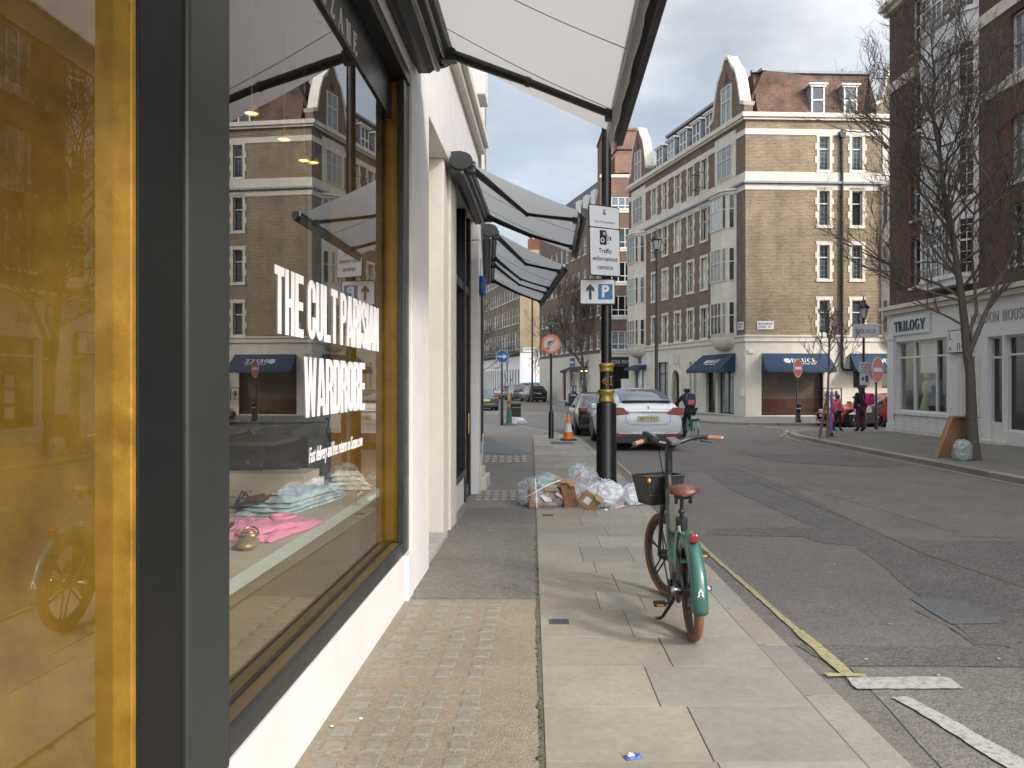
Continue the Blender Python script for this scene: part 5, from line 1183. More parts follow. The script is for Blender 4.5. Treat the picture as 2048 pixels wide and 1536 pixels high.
m = M(); serif(m, 'L', -.44, .42, .22, y=-.069, wt=.13); serif(m, 'I', .02, .46, .13, y=-.069, wt=.13); serif(m, 'N', -.44, .08, .13, y=-.069, wt=.13); serif(m, 'H', -.02, .08, .22, y=-.069, wt=.13); serif(m, 'O', .3, .42, .2, y=-.069, wt=.13); m.build('sign_lettering', 'ink', R_)
p = FT.pt(1.3, -.03, 0)

# ================================================================== buildings farther up the street
F3 = Fr(-.2, 96.0, .238, -1)
def simple_block(name, label, fr, L_, h, mt, rows, cols, ww, z0w=4.2, depth=10, brick2=None, root=None, roofmt='slate', nx=1, tz=(.5,), gf=None, gmt='stone_shop', bars=(0,0), base=-.05, x0=0.):
    R_ = root or empty(name, fr.pt(x0, 0), label, 'building')
    ops = [(c-ww/2, c+ww/2, a, b) for c in cols for a, b in rows]
    m = wall(M(), L_, z0w, h, ops, .12, x0=x0); part('brick_wall', m, mt, R_, fr)
    m = wall(M(), L_, base, z0w, gf or [], .2, x0=x0); part('ground_floor_wall', m, gmt, R_, fr)
    m = M(); m.box(x0+.02, .3, base, L_-.02, depth, h); part('rear_block', m, mt, R_, fr)
    for c in cols:
        for a, b in rows: window(R_, fr, c, a, ww, b-a, nx, tz, bars, rec=.08, fw=.07)
    return R_
# brown mansion block continuing the side street
rows3 = [(4.6, 6.0), (7.4, 8.9), (10.2, 11.7), (13.0, 14.5)]
L3 = 19.0; f3 = Fr(7.3-.2315*L3, 66+.9728*L3, .2315, -.9728)
B3 = simple_block('mansion_block', 'red brown brick mansion block behind the lamp column, with estate agent shops below', f3, L3, 16.6, 'brick_druce_side', rows3, [1.2+1.72*k for k in range(11)], .75, 4.2, gf=[(10.6, 12.6, .4, 3.0), (13.4, 15.6, .4, 3.0), (8.2, 9.4, .1, 2.8)], bars=(2,1))
m = M(); m.add([(0,.1,16.6),(L3,.1,16.6),(L3,.75,19.1),(0,.75,19.1),(0,8,19.8),(L3,8,19.8)], [(0,1,2,3),(3,2,5,4)]); part('slate_roof', m, 'slate', B3, f3)
for c in (12.5, 14.6, 16.7): m = M(); m.box(c-.5, .12, 16.75, c+.5, 1.6, 18.2); part('dormer', m, 'white_wood', B3, f3)
f3b = Fr(7.3, 66, 1, .0)
m = wall(M(), 3.4, 4.2, 18.7, [(.35, 2.6, a-.1, b+.05) for a, b in rows3]+[(.35, 2.6, 16.1, 17.1)], .12); part('brick_wall', m, 'brick_brown', B3, f3b)
m = M(); m.box(.0, .13, -.05, 3.4, 8, 18.69); part('rear_block', m, 'brick_druce_side', B3, f3b)
m = wall(M(), 3.4, -.05, 4.2, [(.3, 3.0, .3, 3.1)], .12); part('ground_floor_wall', m, 'stone_shop', B3, f3b)
m = M(); m.box(-.05, -.06, 18.7, 3.4, .3, 18.95); part('parapet_coping', m, 'stone_white', B3, f3b)
for a, b in rows3+[(16.2, 17.05)]:
    window(B3, f3b, 1.475, a-.1, 2.2, b-a+.15, 4, (.3,), rec=.06, fw=.06)
    m = M(); m.box(-.02, -.05, a-.4, 3.4, .0, a-.22); part('string_course', m, 'stone_white', B3, f3b)
m = M(); m.box(.5, 2, 18.7, 3.4, 7, 23.2); m.box(.4, 1.9, 23.2, 3.5, 7, 23.4); part('roof_tower', m, 'brick_orange', B3, f3b)
m = M(); m.box(1.3, .8, 18.7, 3.4, 2, 20.8); part('roof_tower', m, 'brick_orange', B3, f3b); m = M(); m.tube([(.55,1.9,20.2),(1.4,.75,21.2),(3.3,.7,21.2)], .09, 6); m.tube([(1.6,1.85,21.4),(1.6,1.85,23.0)], .08, 6); part('roof_pipe', m, 'black_paint', B3, f3b)
m = M(); m.box(.3, -.1, 3.1, 3.0, -.0, 3.9); part('shop_fascia', m, 'ink', B3, f3b); m = M(); m.text('HUDSONS', .4, 3.35, .3, 1.2, y=-.101); m.text('PROPERTY', 1.75, 3.35, .3, 1.15, y=-.101); part('fascia_lettering', m, 'sign_grey', B3, f3b)
m = M(); m.box(.3, .1, .3, 3.0, .12, 3.09); part('shop_glass', m, 'pane', B3, f3b)
m = M(); m.box(1.7, .02, 1.3, 2.6, .09, 2.1); part('window_card', m, 'paper', B3, f3b)
for (a, b, t) in ((10.6, 12.6, 'Dexters'), (13.4, 15.6, None)):
    m = M(); m.box(a-.3, -.06, 3.25, b+.3, -.0, 4.1); part('shop_fascia', m, 'sign_grey', B3, f3)
    m = M(); m.box((a+b)/2-.75, -.09, 3.3, (a+b)/2+.75, -.062, 4.05) if t else m.box((a+b)/2-.35, -.09, 3.3, (a+b)/2+.35, -.062, 4.05); part('shop_sign', m, 'ink_blue', B3, f3)
    if t: m = M(); m.text(t, (a+b)/2-.6, 3.55, .28, 1.2, y=-.091, bold=.02); part('sign_lettering', m, 'white_letter', B3, f3)
    m = M(); m.add([(a-.2,-.05,3.2),(b+.2,-.05,3.2),(b+.2,-.9,2.85),(a-.2,-.9,2.85),(b+.2,-.9,2.7),(a-.2,-.9,2.7)], [(0,3,2,1),(3,5,4,2)]); part('small_awning', m, 'navy', B3, f3)
    m = M(); m.box(a, .14, .4, b, .16, 3.0); part('shop_glass', m, 'pane', B3, f3)
    m = M()
    for k in range(6): x = a+.15+k*.3; m.box(x, .10, 1.0+.6*(k % 3), x+.2, .13, 1.4+.6*(k % 3))
    part('window_card', m, 'paper', B3, f3)
    m = M(); m.box(a+.2, .09, 2.75, b-.2, .13, 2.85); part('strip_light', m, 'lamp_warm', B3, f3)
m = M(); m.box(8.2, .15, .1, 9.4, .19, 2.8); part('shop_door', m, 'plum_cloth', B3, f3)
# yellow brick terrace end
L4 = 24.0; f4 = Fr(.97-.2315*L4, 97+.9728*L4, .2315, -.9728)
rows4 = [(5.9, 8.1), (9.1, 11.0), (12.2, 13.8), (15.0, 16.2)]
B4 = simple_block('georgian_terrace', 'yellow brick terrace end with white painted ground floor across the junction', f4, L4, 17.6, 'brick_grey', rows4, [.9+1.48*k for k in range(16)], .86, 5.0, gf=[(.5+1.48*k, 1.35+1.48*k, .5, 3.4) for k in range(16)], gmt='stucco', tz=(.5,))
f4b = Fr(.97, 97, 1, 0)
m = M(); m.box(0, -.0, 5.4, 9, 10, 17.9); part('end_wall', m, 'brick_yellow', B4, f4b); m = M(); m.box(0, -.012, -.05, 9, 9.9, 5.39); part('end_wall_base', m, 'stucco', B4, f4b)
m = M(); m.box(0, -.6, 5.3, L4, -.02, 5.4); 
for k in range(60): m.box(.1+k*.4, -.58, 5.4, .14+k*.4, -.55, 6.3)
m.box(0, -.6, 6.3, L4, -.54, 6.35); part('balcony', m, 'black_paint', B4, f4)
m = M(); m.box(0, .1, .5, L4, .14, 3.4); part('ground_floor_panes', m, 'pane_dark', B4, f4)
m = M(); m.box(.1, -.08, 5.5, 1.9, -.02, 5.95) if False else m.box(.35, -.05, 5.5, 1.9, -.0, 6.05); part('street_nameplate', m, 'sign_white', B4, f4b); m = M(); m.text('CAVENDISH', .45, 5.75, .2, 1.3, y=-.052, bold=.02); part('nameplate_lettering', m, 'ink', B4, f4b)
m = M(); m.box(1.0, 1, 17.9, 5.5, 3, 19.4)
for k in range(7): m.lathe([(.18,19.4),(.14,20.1)], (1.4+k*.6, 2, 0), 8)
part('chimney', m, 'brick_red', B4, f4b)
# farthest terrace on the left of the side street
f5 = Fr(-13.2, 132, .231, -.97)
B5 = simple_block('far_terrace', 'farthest yellow brick building glimpsed past the awning, with white band', Fr(-16, 128, 1, 0), 9.2, 20, 'brick_yellow', [(9.5, 11.5), (13, 14.8)], [1.5, 4.5, 7.2], 1.0, 8.0, gmt='stucco')
m = M(); m.box(0,-.8,7.6,9.2,0,8.0); part('balcony', m, 'stone_white', B5, Fr(-16, 128, 1, 0))
# blocks that close the view behind the corner building and down the side street
def filler(name, label, x0, y0, x1, y1, h, mt, nwx, face='-y'):
    R_ = empty(name, (x0, y0, 0), label, 'building'); fr = Fr(x0, y0, 1, 0); Lx = x1-x0
    ops = [(1.2+k*2.4, 2.2+k*2.4, 1.2+j*3.2, 3.0+j*3.2) for k in range(nwx) for j in range(int(h/3.2)-1)]
    m = wall(M(), Lx, -.05, h, ops, .1); part('brick_wall', m, mt, R_, fr); m = M(); m.box(0, .2, -.05, Lx, y1-y0, h); part('rear_block', m, mt, R_, fr)
    for k in range(nwx):
        for j in range(int(h/3.2)-1): window(R_, fr, 1.7+k*2.4, 1.2+j*3.2, 1.0, 1.8, 2, (.5,), rec=.06)
    return R_
filler('side_street_house', 'brick house far down the side street to the right', 28.5, 44, 50, 60, 16, 'brick_brown', 8)
# ================================================================== trees
def tree(name, loc, label, lead, r0, limbs, seed, mt='bark', tw='twig', zmin=.25, spread=1., up=.55, lv=4, sub=(6, 5, 3), group=None, twr=.006, forks=()):
    r = random.Random(seed); R_ = empty(name, loc, label, 'tree', group); tm = M(); cm = M()
    lead = [Vector(p) for p in lead]; n = len(lead)-1; Lt = sum((b-a).length for a, b in zip(lead, lead[1:]))
    def lp(t):
        t *= n; i = min(int(t), n-1); f = t-i; a, b = lead[i], lead[i+1]; return a+(b-a)*f
    N_ = 16; pts = [lp(i/N_)+Vector((noise.noise(Vector((i*.6, seed, 0))), noise.noise(Vector((i*.6, seed, 9))), 0))*r0*.45*(i > 0) for i in range(N_+1)]
    rad = [max(.012, r0*(1-.90*(i/N_)**.8)*(1+.35*max(0, 1-i*1.6)))*(1+.08*noise.noise(Vector((i*1.3, seed, 4)))) for i in range(N_+1)]
    tm.tube(pts, rad, 10)
    for _ in range(5):
        t = r.uniform(.08, .4); p = lp(t); a = r.uniform(0, 6.28); tm.ell((p.x+cos(a)*r0*.8*(1-t), p.y+sin(a)*r0*.8*(1-t), p.z), (r0*.35, r0*.35, r0*.3), 7, 5)
    def grow(p, d, L_, rr, lev):
        k = 5 if lev < 2 else 3; q = [p]; c = p.copy(); dd = d.normalized(); amp = .16 if lev < 2 else .24
        for i in range(k):
            dd = (dd+Vector((r.gauss(0, amp), r.gauss(0, amp), r.gauss(0, amp)+up*.16))).normalized(); c = c+dd*L_/k; q.append(c.copy())
        cm.tube(q, [max(twr*.75, rr*(1-.72*i/k)) for i in range(k+1)], 6 if lev == 0 else 4 if lev == 1 else 3, cap=False)
        if lev >= lv-1: return
        for s_ in range(sub[lev]):
            t = r.uniform(.22, 1.0)*k; i = min(int(t), k-1); b = q[i]+(q[i+1]-q[i])*(t-i); axis = (q[i+1]-q[i]).normalized()
            o = Vector((r.gauss(0, 1), r.gauss(0, 1), r.gauss(0, .7))); o = (o-axis*o.dot(axis)).normalized()
            grow(b, axis*r.uniform(.55, 1.0)+o*r.uniform(.5, .95)+Vector((0, 0, up*.45)), L_*r.uniform(.38, .62), max(twr, rr*.5), lev+1)
    for k in range(limbs):
        t = zmin+(1-zmin)*((k+.5)/limbs)**.95; p = lp(min(t, .99)); a = k*2.4+r.uniform(-.5, .5)
        L_ = Lt*.36*spread*(1-.72*((t-zmin)/(1-zmin))**1.3)*r.uniform(.75, 1.15)
        grow(p, Vector((cos(a), sin(a), up*r.uniform(.5, 1.3))), L_, r0*.30*(1-.75*t)+.008, 0)
    for (t, d, L_, rr) in forks: grow(lp(t), Vector(d), L_, rr, 0)
    tm.build('trunk', mt, R_); cm.build('crown', tw, R_); return R_
tree('bare_tree', (10.52, 18.25, 0), 'large bare tree with a twin stem on the right pavement, a box leaning behind it', [(0,0,-.05),(-.08,0,2.1),(-.30,0,4.0),(-.62,.1,6.2),(-.85,.1,8.0),(-.9,.1,9.9)], .132, 40, 7, zmin=.34, spread=.82, up=.70, sub=(8, 6, 3), twr=.0042,
     forks=[(.23, (.42,-.1,1.5), 4.2, .062), (.27, (.35,.1,1.6), 3.4, .05), (.30, (-1,0,.45), 1.9, .03), (.36, (-1,.3,.5), 2.3, .032), (.42, (-1,-.2,.55), 2.6, .032)])
tree('young_tree', (10.15, 25.7, 0), 'slender staked young tree on the right pavement beside the girl in pink', [(0,0,-.05),(0,0,1.6),(.05,0,2.9),(0,0,3.9)], .055, 16, 12, 'bark_pale', 'bark_pale', zmin=.42, spread=.85, up=.9, lv=3, sub=(5, 4, 0), twr=.009, forks=[(.45, (1.1,0,1), 1.3, .03)])
m = M(); m.tube([(-.32,-.05,-.02),(-.02,.02,1.45)], .045, 8); o = m.build('tree_stake', 'timber', None, (10.15, 25.65, 0)); tag(o, 'leaning timber stake tied to the slender young tree', 'stake')
tree('street_tree', (6.15, 69, -.0), 'bare street tree in front of the brown block, behind the tall lamp column', [(0,0,-.1),(.1,0,2.4),(-.2,0,4.6),(-.6,0,7.2),(-.8,0,9.6)], .17, 26, 21, zmin=.34, spread=1.25, up=.75, lv=3, sub=(8, 7, 0), twr=.022, forks=[(.3, (.3,0,1), 5, .1), (.32, (-.7,0,1), 5, .1)])
tree('white_wall_sapling', (2.75, 93, -.0), 'thin bare sapling in front of the white painted end wall', [(0,0,-.1),(0,0,3),(.1,0,5.4)], .06, 14, 5, zmin=.4, spread=.8, up=.9, lv=3, sub=(5, 4, 0), twr=.015)
tree('side_street_tree', (-2.7, 60, -.0), 'bare tree partly hidden by the dark shopfront edge at far left', [(0,0,-.1),(0,0,4),(.1,0,8)], .10, 20, 15, zmin=.25, spread=.9, up=.8, lv=3, sub=(6, 5, 0), twr=.018)
tree('slim_sapling', (-.20, 33.2, 0), 'very slim sapling right beside the blue arrow sign', [(0,0,-.05),(.02,0,1.5),(0,0,3.0)], .03, 10, 25, 'bark_pale', 'bark_pale', zmin=.25, spread=.5, up=1.1, lv=2, sub=(5, 0, 0), twr=.008)
# ================================================================== lamp column with signs
R_ = empty('lamp_column', (1.66, 14.07, 0), 'black and gold lamp column carrying the traffic camera sign', 'lamp post')
m = M(); m.lathe([(.0,-.02),(.19,-.02),(.19,.03),(.178,.05),(.175,1.36),(.165,1.40),(.13,1.415)], n=28); m.build('base', 'black_paint', R_, bevel=.004)
m = M(); m.lathe([(.13,1.416),(.145,1.43),(.135,1.46),(.12,1.52),(.128,1.56),(.155,1.59),(.155,1.62),(.12,1.64)], n=24); m.build('gold_collar', 'gold_paint', R_)
m = M(); m.lathe([(.115,1.64),(.115,1.95)], n=24); m.build('sleeve', 'black_paint', R_)
m = M(); m.lathe([(.115,1.951),(.128,1.965),(.118,1.99),(.12,2.03),(.138,2.05),(.138,2.075),(.11,2.09),(.095,2.1)], n=24); m.build('gold_collar', 'gold_paint', R_)
def spiral(m, c, a0, s_):
    pts = []
    for k in range(22): q = a0+k*.33*s_; r_ = .006+.0022*k; pts.append((c[0]+r_*cos(q), c[1]-.002, c[2]+r_*1.3*sin(q)))
    m.tube(pts, .006, 5)
m = M(); spiral(m, (-.05,-.112,1.79), 0, 1); m.tube([(-.02,-.117,1.86),(-.045,-.115,1.8),(-.01,-.12,1.7)], .006, 5); m.tube([(.045,-.115,1.86),(.09,-.10,1.86)], .008, 5); m.tube([(.045,-.115,1.72),(.09,-.10,1.72)], .008, 5); m.tube([(.067,-.11,1.85),(.067,-.11,1.73)], .01, 5); m.build('gold_scrollwork', 'gold_paint', R_)
m = M(); m.lathe([(.092,2.1),(.088,5.0),(.075,9.2)], n=20)
for z in (2.55, 2.78, 4.1): m.lathe([(.094,z),(.097,z),(.097,z+.02),(.094,z+.02)], n=20)
m.build('column', 'black_paint', R_)
m = M(); m.tube([(0,0,9.2),(0,.1,9.6),(.4,.3,9.9),(.9,.6,9.9)], .05, 8); m.build('bracket', 'black_paint', R_)
# traffic camera sign
yaw = radians(35)
S1 = empty('camera_sign', (1.60, 13.80, 4.2), 'tall white traffic camera sign on the lamp column', 'sign', rz=yaw); S1.rotation_euler = (0, radians(-1.6), yaw)
def plate(m, w, h, y0, y1, r=.035, n=5, cx=0, cz=0):
    pts = []
    for (sx, sz, a) in ((1,1,0),(-1,1,90),(-1,-1,180),(1,-1,270)):
        for k in range(n+1): q = radians(a+90*k/n); pts.append((cx+sx*(w/2-r)+r*cos(q), cz+sz*(h/2-r)+r*sin(q)))
    m.prism(pts, y0, y1)
m = M(); plate(m, .70, 1.215, -.002, .010); m.build('backing_plate', 'ink', S1)
m = M(); plate(m, .67, .36, -.005, -.002, .025, cz=.41); plate(m, .67, .80, -.005, -.002, .025, cz=-.19); m.build('face', 'sign_white', S1)
m = M(); m.text('City of Westminster', 0, .305, .045, .46, y=-.005, depth=.001, align='CENTER')
m.ring((0,.50), .012, .022, -.007, -.0055, 12); 
for k in range(-2, 3): m.box(k*.018-.006, -.0072, .445+.006*abs(k), k*.018+.006, -.0056, .475+.01*((k+2) % 2)); m.box(k*.016-.004, -.0072, .525, k*.016+.004, -.0056, .55-.006*abs(k))
m.build('crest_lettering', 'ink', S1)
m = M(); plate(m, .155, .25, -.0068, -.0055, .02, cx=-.04, cz=.055); m.build('camera_symbol', 'ink', S1)
m = M(); m.ring((-.055, .01), .026, .044, -.0082, -.0070, 24); m.ring((-.012, .125), .012, .026, -.0082, -.0070, 20); m.build('camera_lens_mark', 'sign_white', S1)
m = M()
for k in range(4): m.box(.045+k*.016, -.0068, -.02-.0*k+.012*k, .050+k*.016, -.0055, .135-.018*k)
m.box(.112, -.0068, .01, .130, -.0055, .085); m.box(.130, -.0068, .02, .142, -.0055, .075); m.box(.055, -.0068, -.04, .10, -.0055, -.03); m.build('camera_symbol', 'ink', S1)
m = M()
for t, z, w in (('Traffic', -.21, .30), ('enforcement', -.345, .57), ('cameras', -.49, .36)): m.text(t, 0, z, .085, w, y=-.0055, depth=.0012, bold=.012, align='CENTER')
m.build('sign_lettering', 'ink', S1)
for z in (.4, -.35): m = M(); m.box(-.16, .011, z-.02, .16, .03, z+.02); m.box(-.03, .03, z-.02, .03, .12, z+.02); m.build('clamp', 'dark_metal', S1)
S2 = empty('parking_sign', (1.49, 13.93, 3.34), 'small white parking sign with arrow and blue P square, under the camera sign', 'sign', rz=radians(3))
m = M(); plate(m, .625, .445, .0, .012, .03); m.build('backing_plate', 'ink', S2); m = M(); plate(m, .59, .41, -.004, .0, .022); m.build('face', 'sign_white', S2)
m = M(); m.prism([(-.155,-.14),(-.105,-.14),(-.105,.03),(-.06,-.01),(-.06,.06),(-.13,.13),(-.20,.06),(-.20,-.01),(-.155,.03)], -.006, -.0045); m.build('arrow', 'ink', S2)
m = M(); plate(m, .255, .27, -.006, -.0045, .015, cx=.135); m.build('blue_square', 'sign_blue', S2)
m = M(); m.box(.075, -.008, -.10, .118, -.0065, .11); m.ring((.135,.055), .022, .062, -.0083, -.0068, 20, 1.1, -pi/2, pi/2); m.box(.118, -.0081, .07, .140, -.0066, .117); m.box(.118, -.0081, -.007, .140, -.0066, .035); m.build('letter_mark', 'sign_white', S2)
for z in (.1, -.1): m = M(); m.box(.1, .013, z-.015, .24, .05, z+.015); m.build('clamp', 'dark_metal', S2)
# no right turn sign
R_ = empty('no_right_turn_sign', (1.23, 25.2, 0), 'round no right turn sign with orange red ring on a thin black post', 'road sign')
m = M(); m.lathe([(.0,-.02),(.10,-.02),(.10,.0),(.085,.03),(.085,.78),(.05,.88),(.038,.92),(.036,3.55)], n=14); m.build('post', 'black_paint', R_)
m = M(); m.ring((0,2.98), .235, .30, -.062, -.045, 40); m.prism([(-.20,2.81),(-.155,2.77),(.20,3.15),(.155,3.19)], -.064, -.0625); m.build('red_ring', 'sign_orange', R_)
m = M(); m.disc((0,2.98), .295, -.045, -.035, 40); m.build('face', 'sign_grey', R_)
m = M(); m.prism([(-.10,2.80),(-.05,2.80),(-.05,3.02),(.04,3.02),(.04,2.98),(.12,3.045),(.04,3.11),(.04,3.07),(-.06,3.07),(-.10,3.03)], -.0475, -.0455); m.build('arrow', 'ink', R_)
m = M(); m.rbox(-.16,-.06,3.56,.16,.1,3.66,.01); m.build('sign_lamp', 'slate', R_)
R_ = empty('blue_arrow_sign', (-.42, 33.2, 0), 'round blue sign with white right arrow at the far pavement edge', 'road sign')
m = M(); m.lathe([(.0,-.02),(.07,-.02),(.07,.03),(.055,1.0),(.035,1.1),(.033,2.75),(.033,3.1)], n=12); m.build('post', 'black_paint', R_)
m = M(); m.disc((0.02,2.85), .27, -.055, -.04, 36); m.build('face', 'sign_blue', R_); m = M(); m.prism([(-.20,2.82),(.06,2.82),(.06,2.74),(.23,2.85),(.06,2.96),(.06,2.88),(-.20,2.88)], -.058, -.0555); m.build('arrow', 'sign_white', R_); m = M(); m.ring((.02,2.85), .255, .272, -.060, -.0555, 36); m.build('rim', 'sign_white', R_)
R_ = empty('bollard', (-.12, 33.0, 0), 'green bollard base with a pale and red upper half beside the litter bin', 'bollard')
m = M(); m.lathe([(.0,-.02),(.30,-.02),(.30,.0),(.16,.02),(.13,.1),(.11,.55),(.07,.75)], n=14); m.build('base', 'green_paint', R_)
m = M(); m.lathe([(.06,.751),(.065,1.35),(.05,1.38),(0,1.4)], n=12); m.build('upper', 'gold_paint', R_); m = M(); m.lathe([(.068,.9),(.068,1.02)], n=12); m.build('red_band', 'sign_red', R_)
R_ = empty('litter_bin', (.15, 33.4, 0), 'dark square litter bin at the far corner of the left pavement', 'bin')
m = M(); m.prism([(-.22,-.2),(.22,-.2),(.22,.2),(-.22,.2)], 0, .84, 'xy'); m.build('body', 'black_plastic', R_, bevel=.02); m = M(); m.rbox(-.25,-.23,.842,.25,.23,.90,.015); m.build('rim', 'black_plastic', R_); m = M(); m.box(-.15,-.235,.72,.2,-.201,.74); m.build('stripe', 'brass', R_)
# cone
R_ = empty('traffic_cone', (1.72, 24.4, 0), 'orange and white traffic cone at the kerb beside the parked dark car', 'traffic cone')
m = M(); m.rbox(-.24,-.24,.0,.24,.24,.05,.02); m.build('base', 'rubber', R_); cn = lambda z: .17-.14*z/.78
for a, b, mt_ in ((.05,.26,'cone_orange'),(.26,.52,'cone_white'),(.52,.80,'cone_orange')): m = M(); m.lathe([(cn(a),a),(cn(b),b)]+([(0,b)] if b > .7 else []), n=20); m.build('band', mt_, R_)
# no entry signs, bollards, lamps on the right
def no_entry(loc, r_, zc, yaw, label, zt):
    R_ = empty('no_entry_sign', loc, label, 'road sign', 'no entry signs', rz=yaw)
    m = M(); m.lathe([(.06,-.1),(.06,.8),(.04,.85),(.038,zt)], n=12); m.build('post', 'black_paint', R_)
    m = M(); m.disc((0,zc), r_, -.06, -.045, 32); m.build('face', 'sign_red', R_); m = M(); m.box(-r_*.72,-.064,zc-r_*.15,r_*.72,-.0605,zc+r_*.15); m.build('white_bar', 'sign_white', R_); m = M(); m.ring((0,zc), r_*.96, r_*1.03, -.063, -.044, 32); m.build('rim', 'sign_grey', R_)
no_entry((12.85, 36.1, 0), .41, 2.42, radians(45), 'round no entry sign in front of the wide blue awning', 2.85)
no_entry((13.75, 30.2, 0), .48, 2.25, radians(42), 'larger round no entry sign beside the white shop corner and the motorcycle', 2.75)
R_ = empty('bollard', (12.75, 35.6, 0), 'black bollard with white band on the corner pavement beneath the no entry sign', 'bollard')
m = M(); m.lathe([(.0,-.02),(.13,-.02),(.13,.1),(.10,.14),(.095,.72),(.12,.75),(.12,.8),(.08,.86),(0,.9)], n=14); m.build('body', 'black_paint', R_); m = M(); m.lathe([(.098,.6),(.098,.64)], n=14); m.build('band', 'sign_white', R_)
def lantern(m1, m2, x, y, z, s_=1.):
    m1.lathe([(.03*s_,z),(.06*s_,z+.04*s_),(.10*s_,z+.08*s_)], (x,y,0), 10); m2.lathe([(.11*s_,z+.09*s_),(.20*s_,z+.48*s_)], (x,y,0), 8, smooth=False)
    for k in range(4): q = k*pi/2+.4; m1.tube([(x+.11*s_*cos(q),y+.11*s_*sin(q),z+.08*s_),(x+.205*s_*cos(q),y+.205*s_*sin(q),z+.49*s_)], .012*s_, 5)
    m1.lathe([(.24*s_,z+.48*s_),(.25*s_,z+.52*s_),(.13*s_,z+.68*s_),(.09*s_,z+.72*s_),(.10*s_,z+.78*s_),(.03*s_,z+.84*s_),(.015*s_,z+.98*s_),(0,z+1.0*s_)], (x,y,0), 12)
R_ = empty('lamp_post', (13.45, 30.6, 0), 'black lantern lamp post with parking plates beside the right terrace corner', 'lamp post', 'lantern street lamps')
m = M(); m2 = M(); m.lathe([(.1,-.02),(.1,.8),(.05,.9),(.045,4.2)], n=12); m.tube([(-.22,0,4.1),(.22,0,4.1)], .015, 6); m.tube([(-.25,0,4.25),(-.2,0,4.1)], .012, 5); m.tube([(.25,0,4.25),(.2,0,4.1)], .012, 5); lantern(m, m2, 0, 0, 4.15, .95); m.build('post', 'black_paint', R_); m2.build('lantern_glass', 'lamp_glass', R_)
m = M(); m.tube([(0,-.02,2.6),(-.1,-.02,2.9),(-.28,-.02,2.95),(-.38,-.02,2.75)], .012, 6); m.build('hook', 'black_paint', R_)
m = M(); m.rbox(-.20,-.09,2.15,.20,-.07,2.55,.01); m.build('parking_plate', 'sign_white', R_); m = M(); m.rbox(-.18,-.09,1.67,.19,-.07,2.13,.01); m.build('parking_plate', 'sign_white', R_)
m = M(); m.text('Permit', -.15, 2.42, .07, .3, y=-.091); m.text('holders', -.15, 2.31, .06, .3, y=-.091); m.text('only', -.15, 2.2, .06, .2, y=-.091); m.build('plate_lettering', 'ink', R_); m = M(); m.box(-.12,-.094,1.85,-.02,-.0905,1.98); m.box(.03,-.094,1.78,.12,-.0905,2.03); m.build('plate_symbol', 'sign_blue', R_)
R_ = empty('lamp_post', (6.86, 38, 0), 'tall black lantern lamp post in front of the shaded side of the corner building', 'lamp post', 'lantern street lamps')
m = M(); m2 = M(); m.lathe([(.14,-.02),(.14,1.1),(.09,1.2),(.085,4.5),(.06,4.6),(.055,8.1)], n=12); m.tube([(-.3,0,7.95),(.3,0,7.95)], .02, 6)
for s_ in (-1, 1): m.tube([(s_*.3,0,7.95),(s_*.42,0,8.15),(s_*.36,0,8.4),(s_*.2,0,8.5)], .02, 6)
lantern(m, m2, 0, 0, 8.0, 1.1); m.build('post', 'black_paint', R_); m2.build('lantern_glass', 'lamp_glass', R_)
R_ = empty('lamp_column', (1.92, 76, 0), 'very tall distant lamp column rising behind the far parked cars', 'lamp post'); m = M(); m.lathe([(.16,-.1),(.15,1.6),(.09,1.7),(.07,12)], n=10); m.build('column', 'black_paint', R_); m = M(); m.tube([(0,0,12),(.3,0,12.4),(1,0,12.5)], .06, 6); m.build('arm', 'black_paint', R_)
R_ = empty('litter_bin', (4.35, 57, 0), 'small dark blue litter bin on the pavement before the distant shops', 'bin'); m = M(); m.rbox(-.32,-.3,0,.32,.3,1.0,.04); m.build('body', 'navy', R_); m = M(); m.box(-.2,-.31,.7,.2,-.302,.82); m.build('opening', 'black_plastic', R_); m = M(); m.box(-.2,-.312,.86,.2,-.303,.92); m.build('label_strip', 'sign_grey', R_)
# ================================================================== waste
def bag(loc, r_, seed, mt, label, disp=.45, tie=True, rz=0.):
    R_ = empty('rubbish_bag', loc, label, 'rubbish bag', 'bags of rubbish', rz=rz); bm = bmesh.new(); bmesh.ops.create_icosphere(bm, subdivisions=5, radius=1)
    for v in bm.verts:
        d = v.co.normalized(); w = 1+disp*.5*noise.noise(d*1.4+Vector((seed,0,0)))+disp*.22*noise.noise(d*4+Vector((0,seed,0)))+.07*disp*abs(noise.noise(d*11+Vector((0,0,seed))))*2
        w += .10*max(0, noise.noise(Vector((atan2(d.y,d.x)*3, seed, d.z))))*max(0, d.z)
        z = d.z*w; z = max(z, -.62); v.co = Vector((d.x*w*r_[0], d.y*w*r_[1], (z+.62)*r_[2]))
    m = M(); m.v = [tuple(v.co) for v in bm.verts]; m.f = [tuple(v.index for v in f.verts) for f in bm.faces]; m.sm = [True]*len(m.f); bm.free(); m.build('sack', mt, R_)
    if tie:
        m = M(); t = (0, 0, r_[2]*1.55); 
        for k in range(5): q = k*1.26+seed; m.tube([t, (.05*cos(q), .05*sin(q), t[2]+.04), (.09*cos(q), .09*sin(q), t[2]+.03+.03*(k % 2))], [.018,.012,.002], 5)
        m.build('knot', mt, R_)
    return R_
x, y = G(1082, 1013); bag((x+.05, y+.16, 0), (.40,.33,.27), 3, 'bag_clear', 'clear sack of cardboard, leftmost in the rubbish heap', .35, False)
x, y = G(1165, 1015); bag((x+.0, y+.30, .0), (.28,.28,.35), 9, 'bag_clear', 'tall clear sack of paper right against the lamp column base', .4)
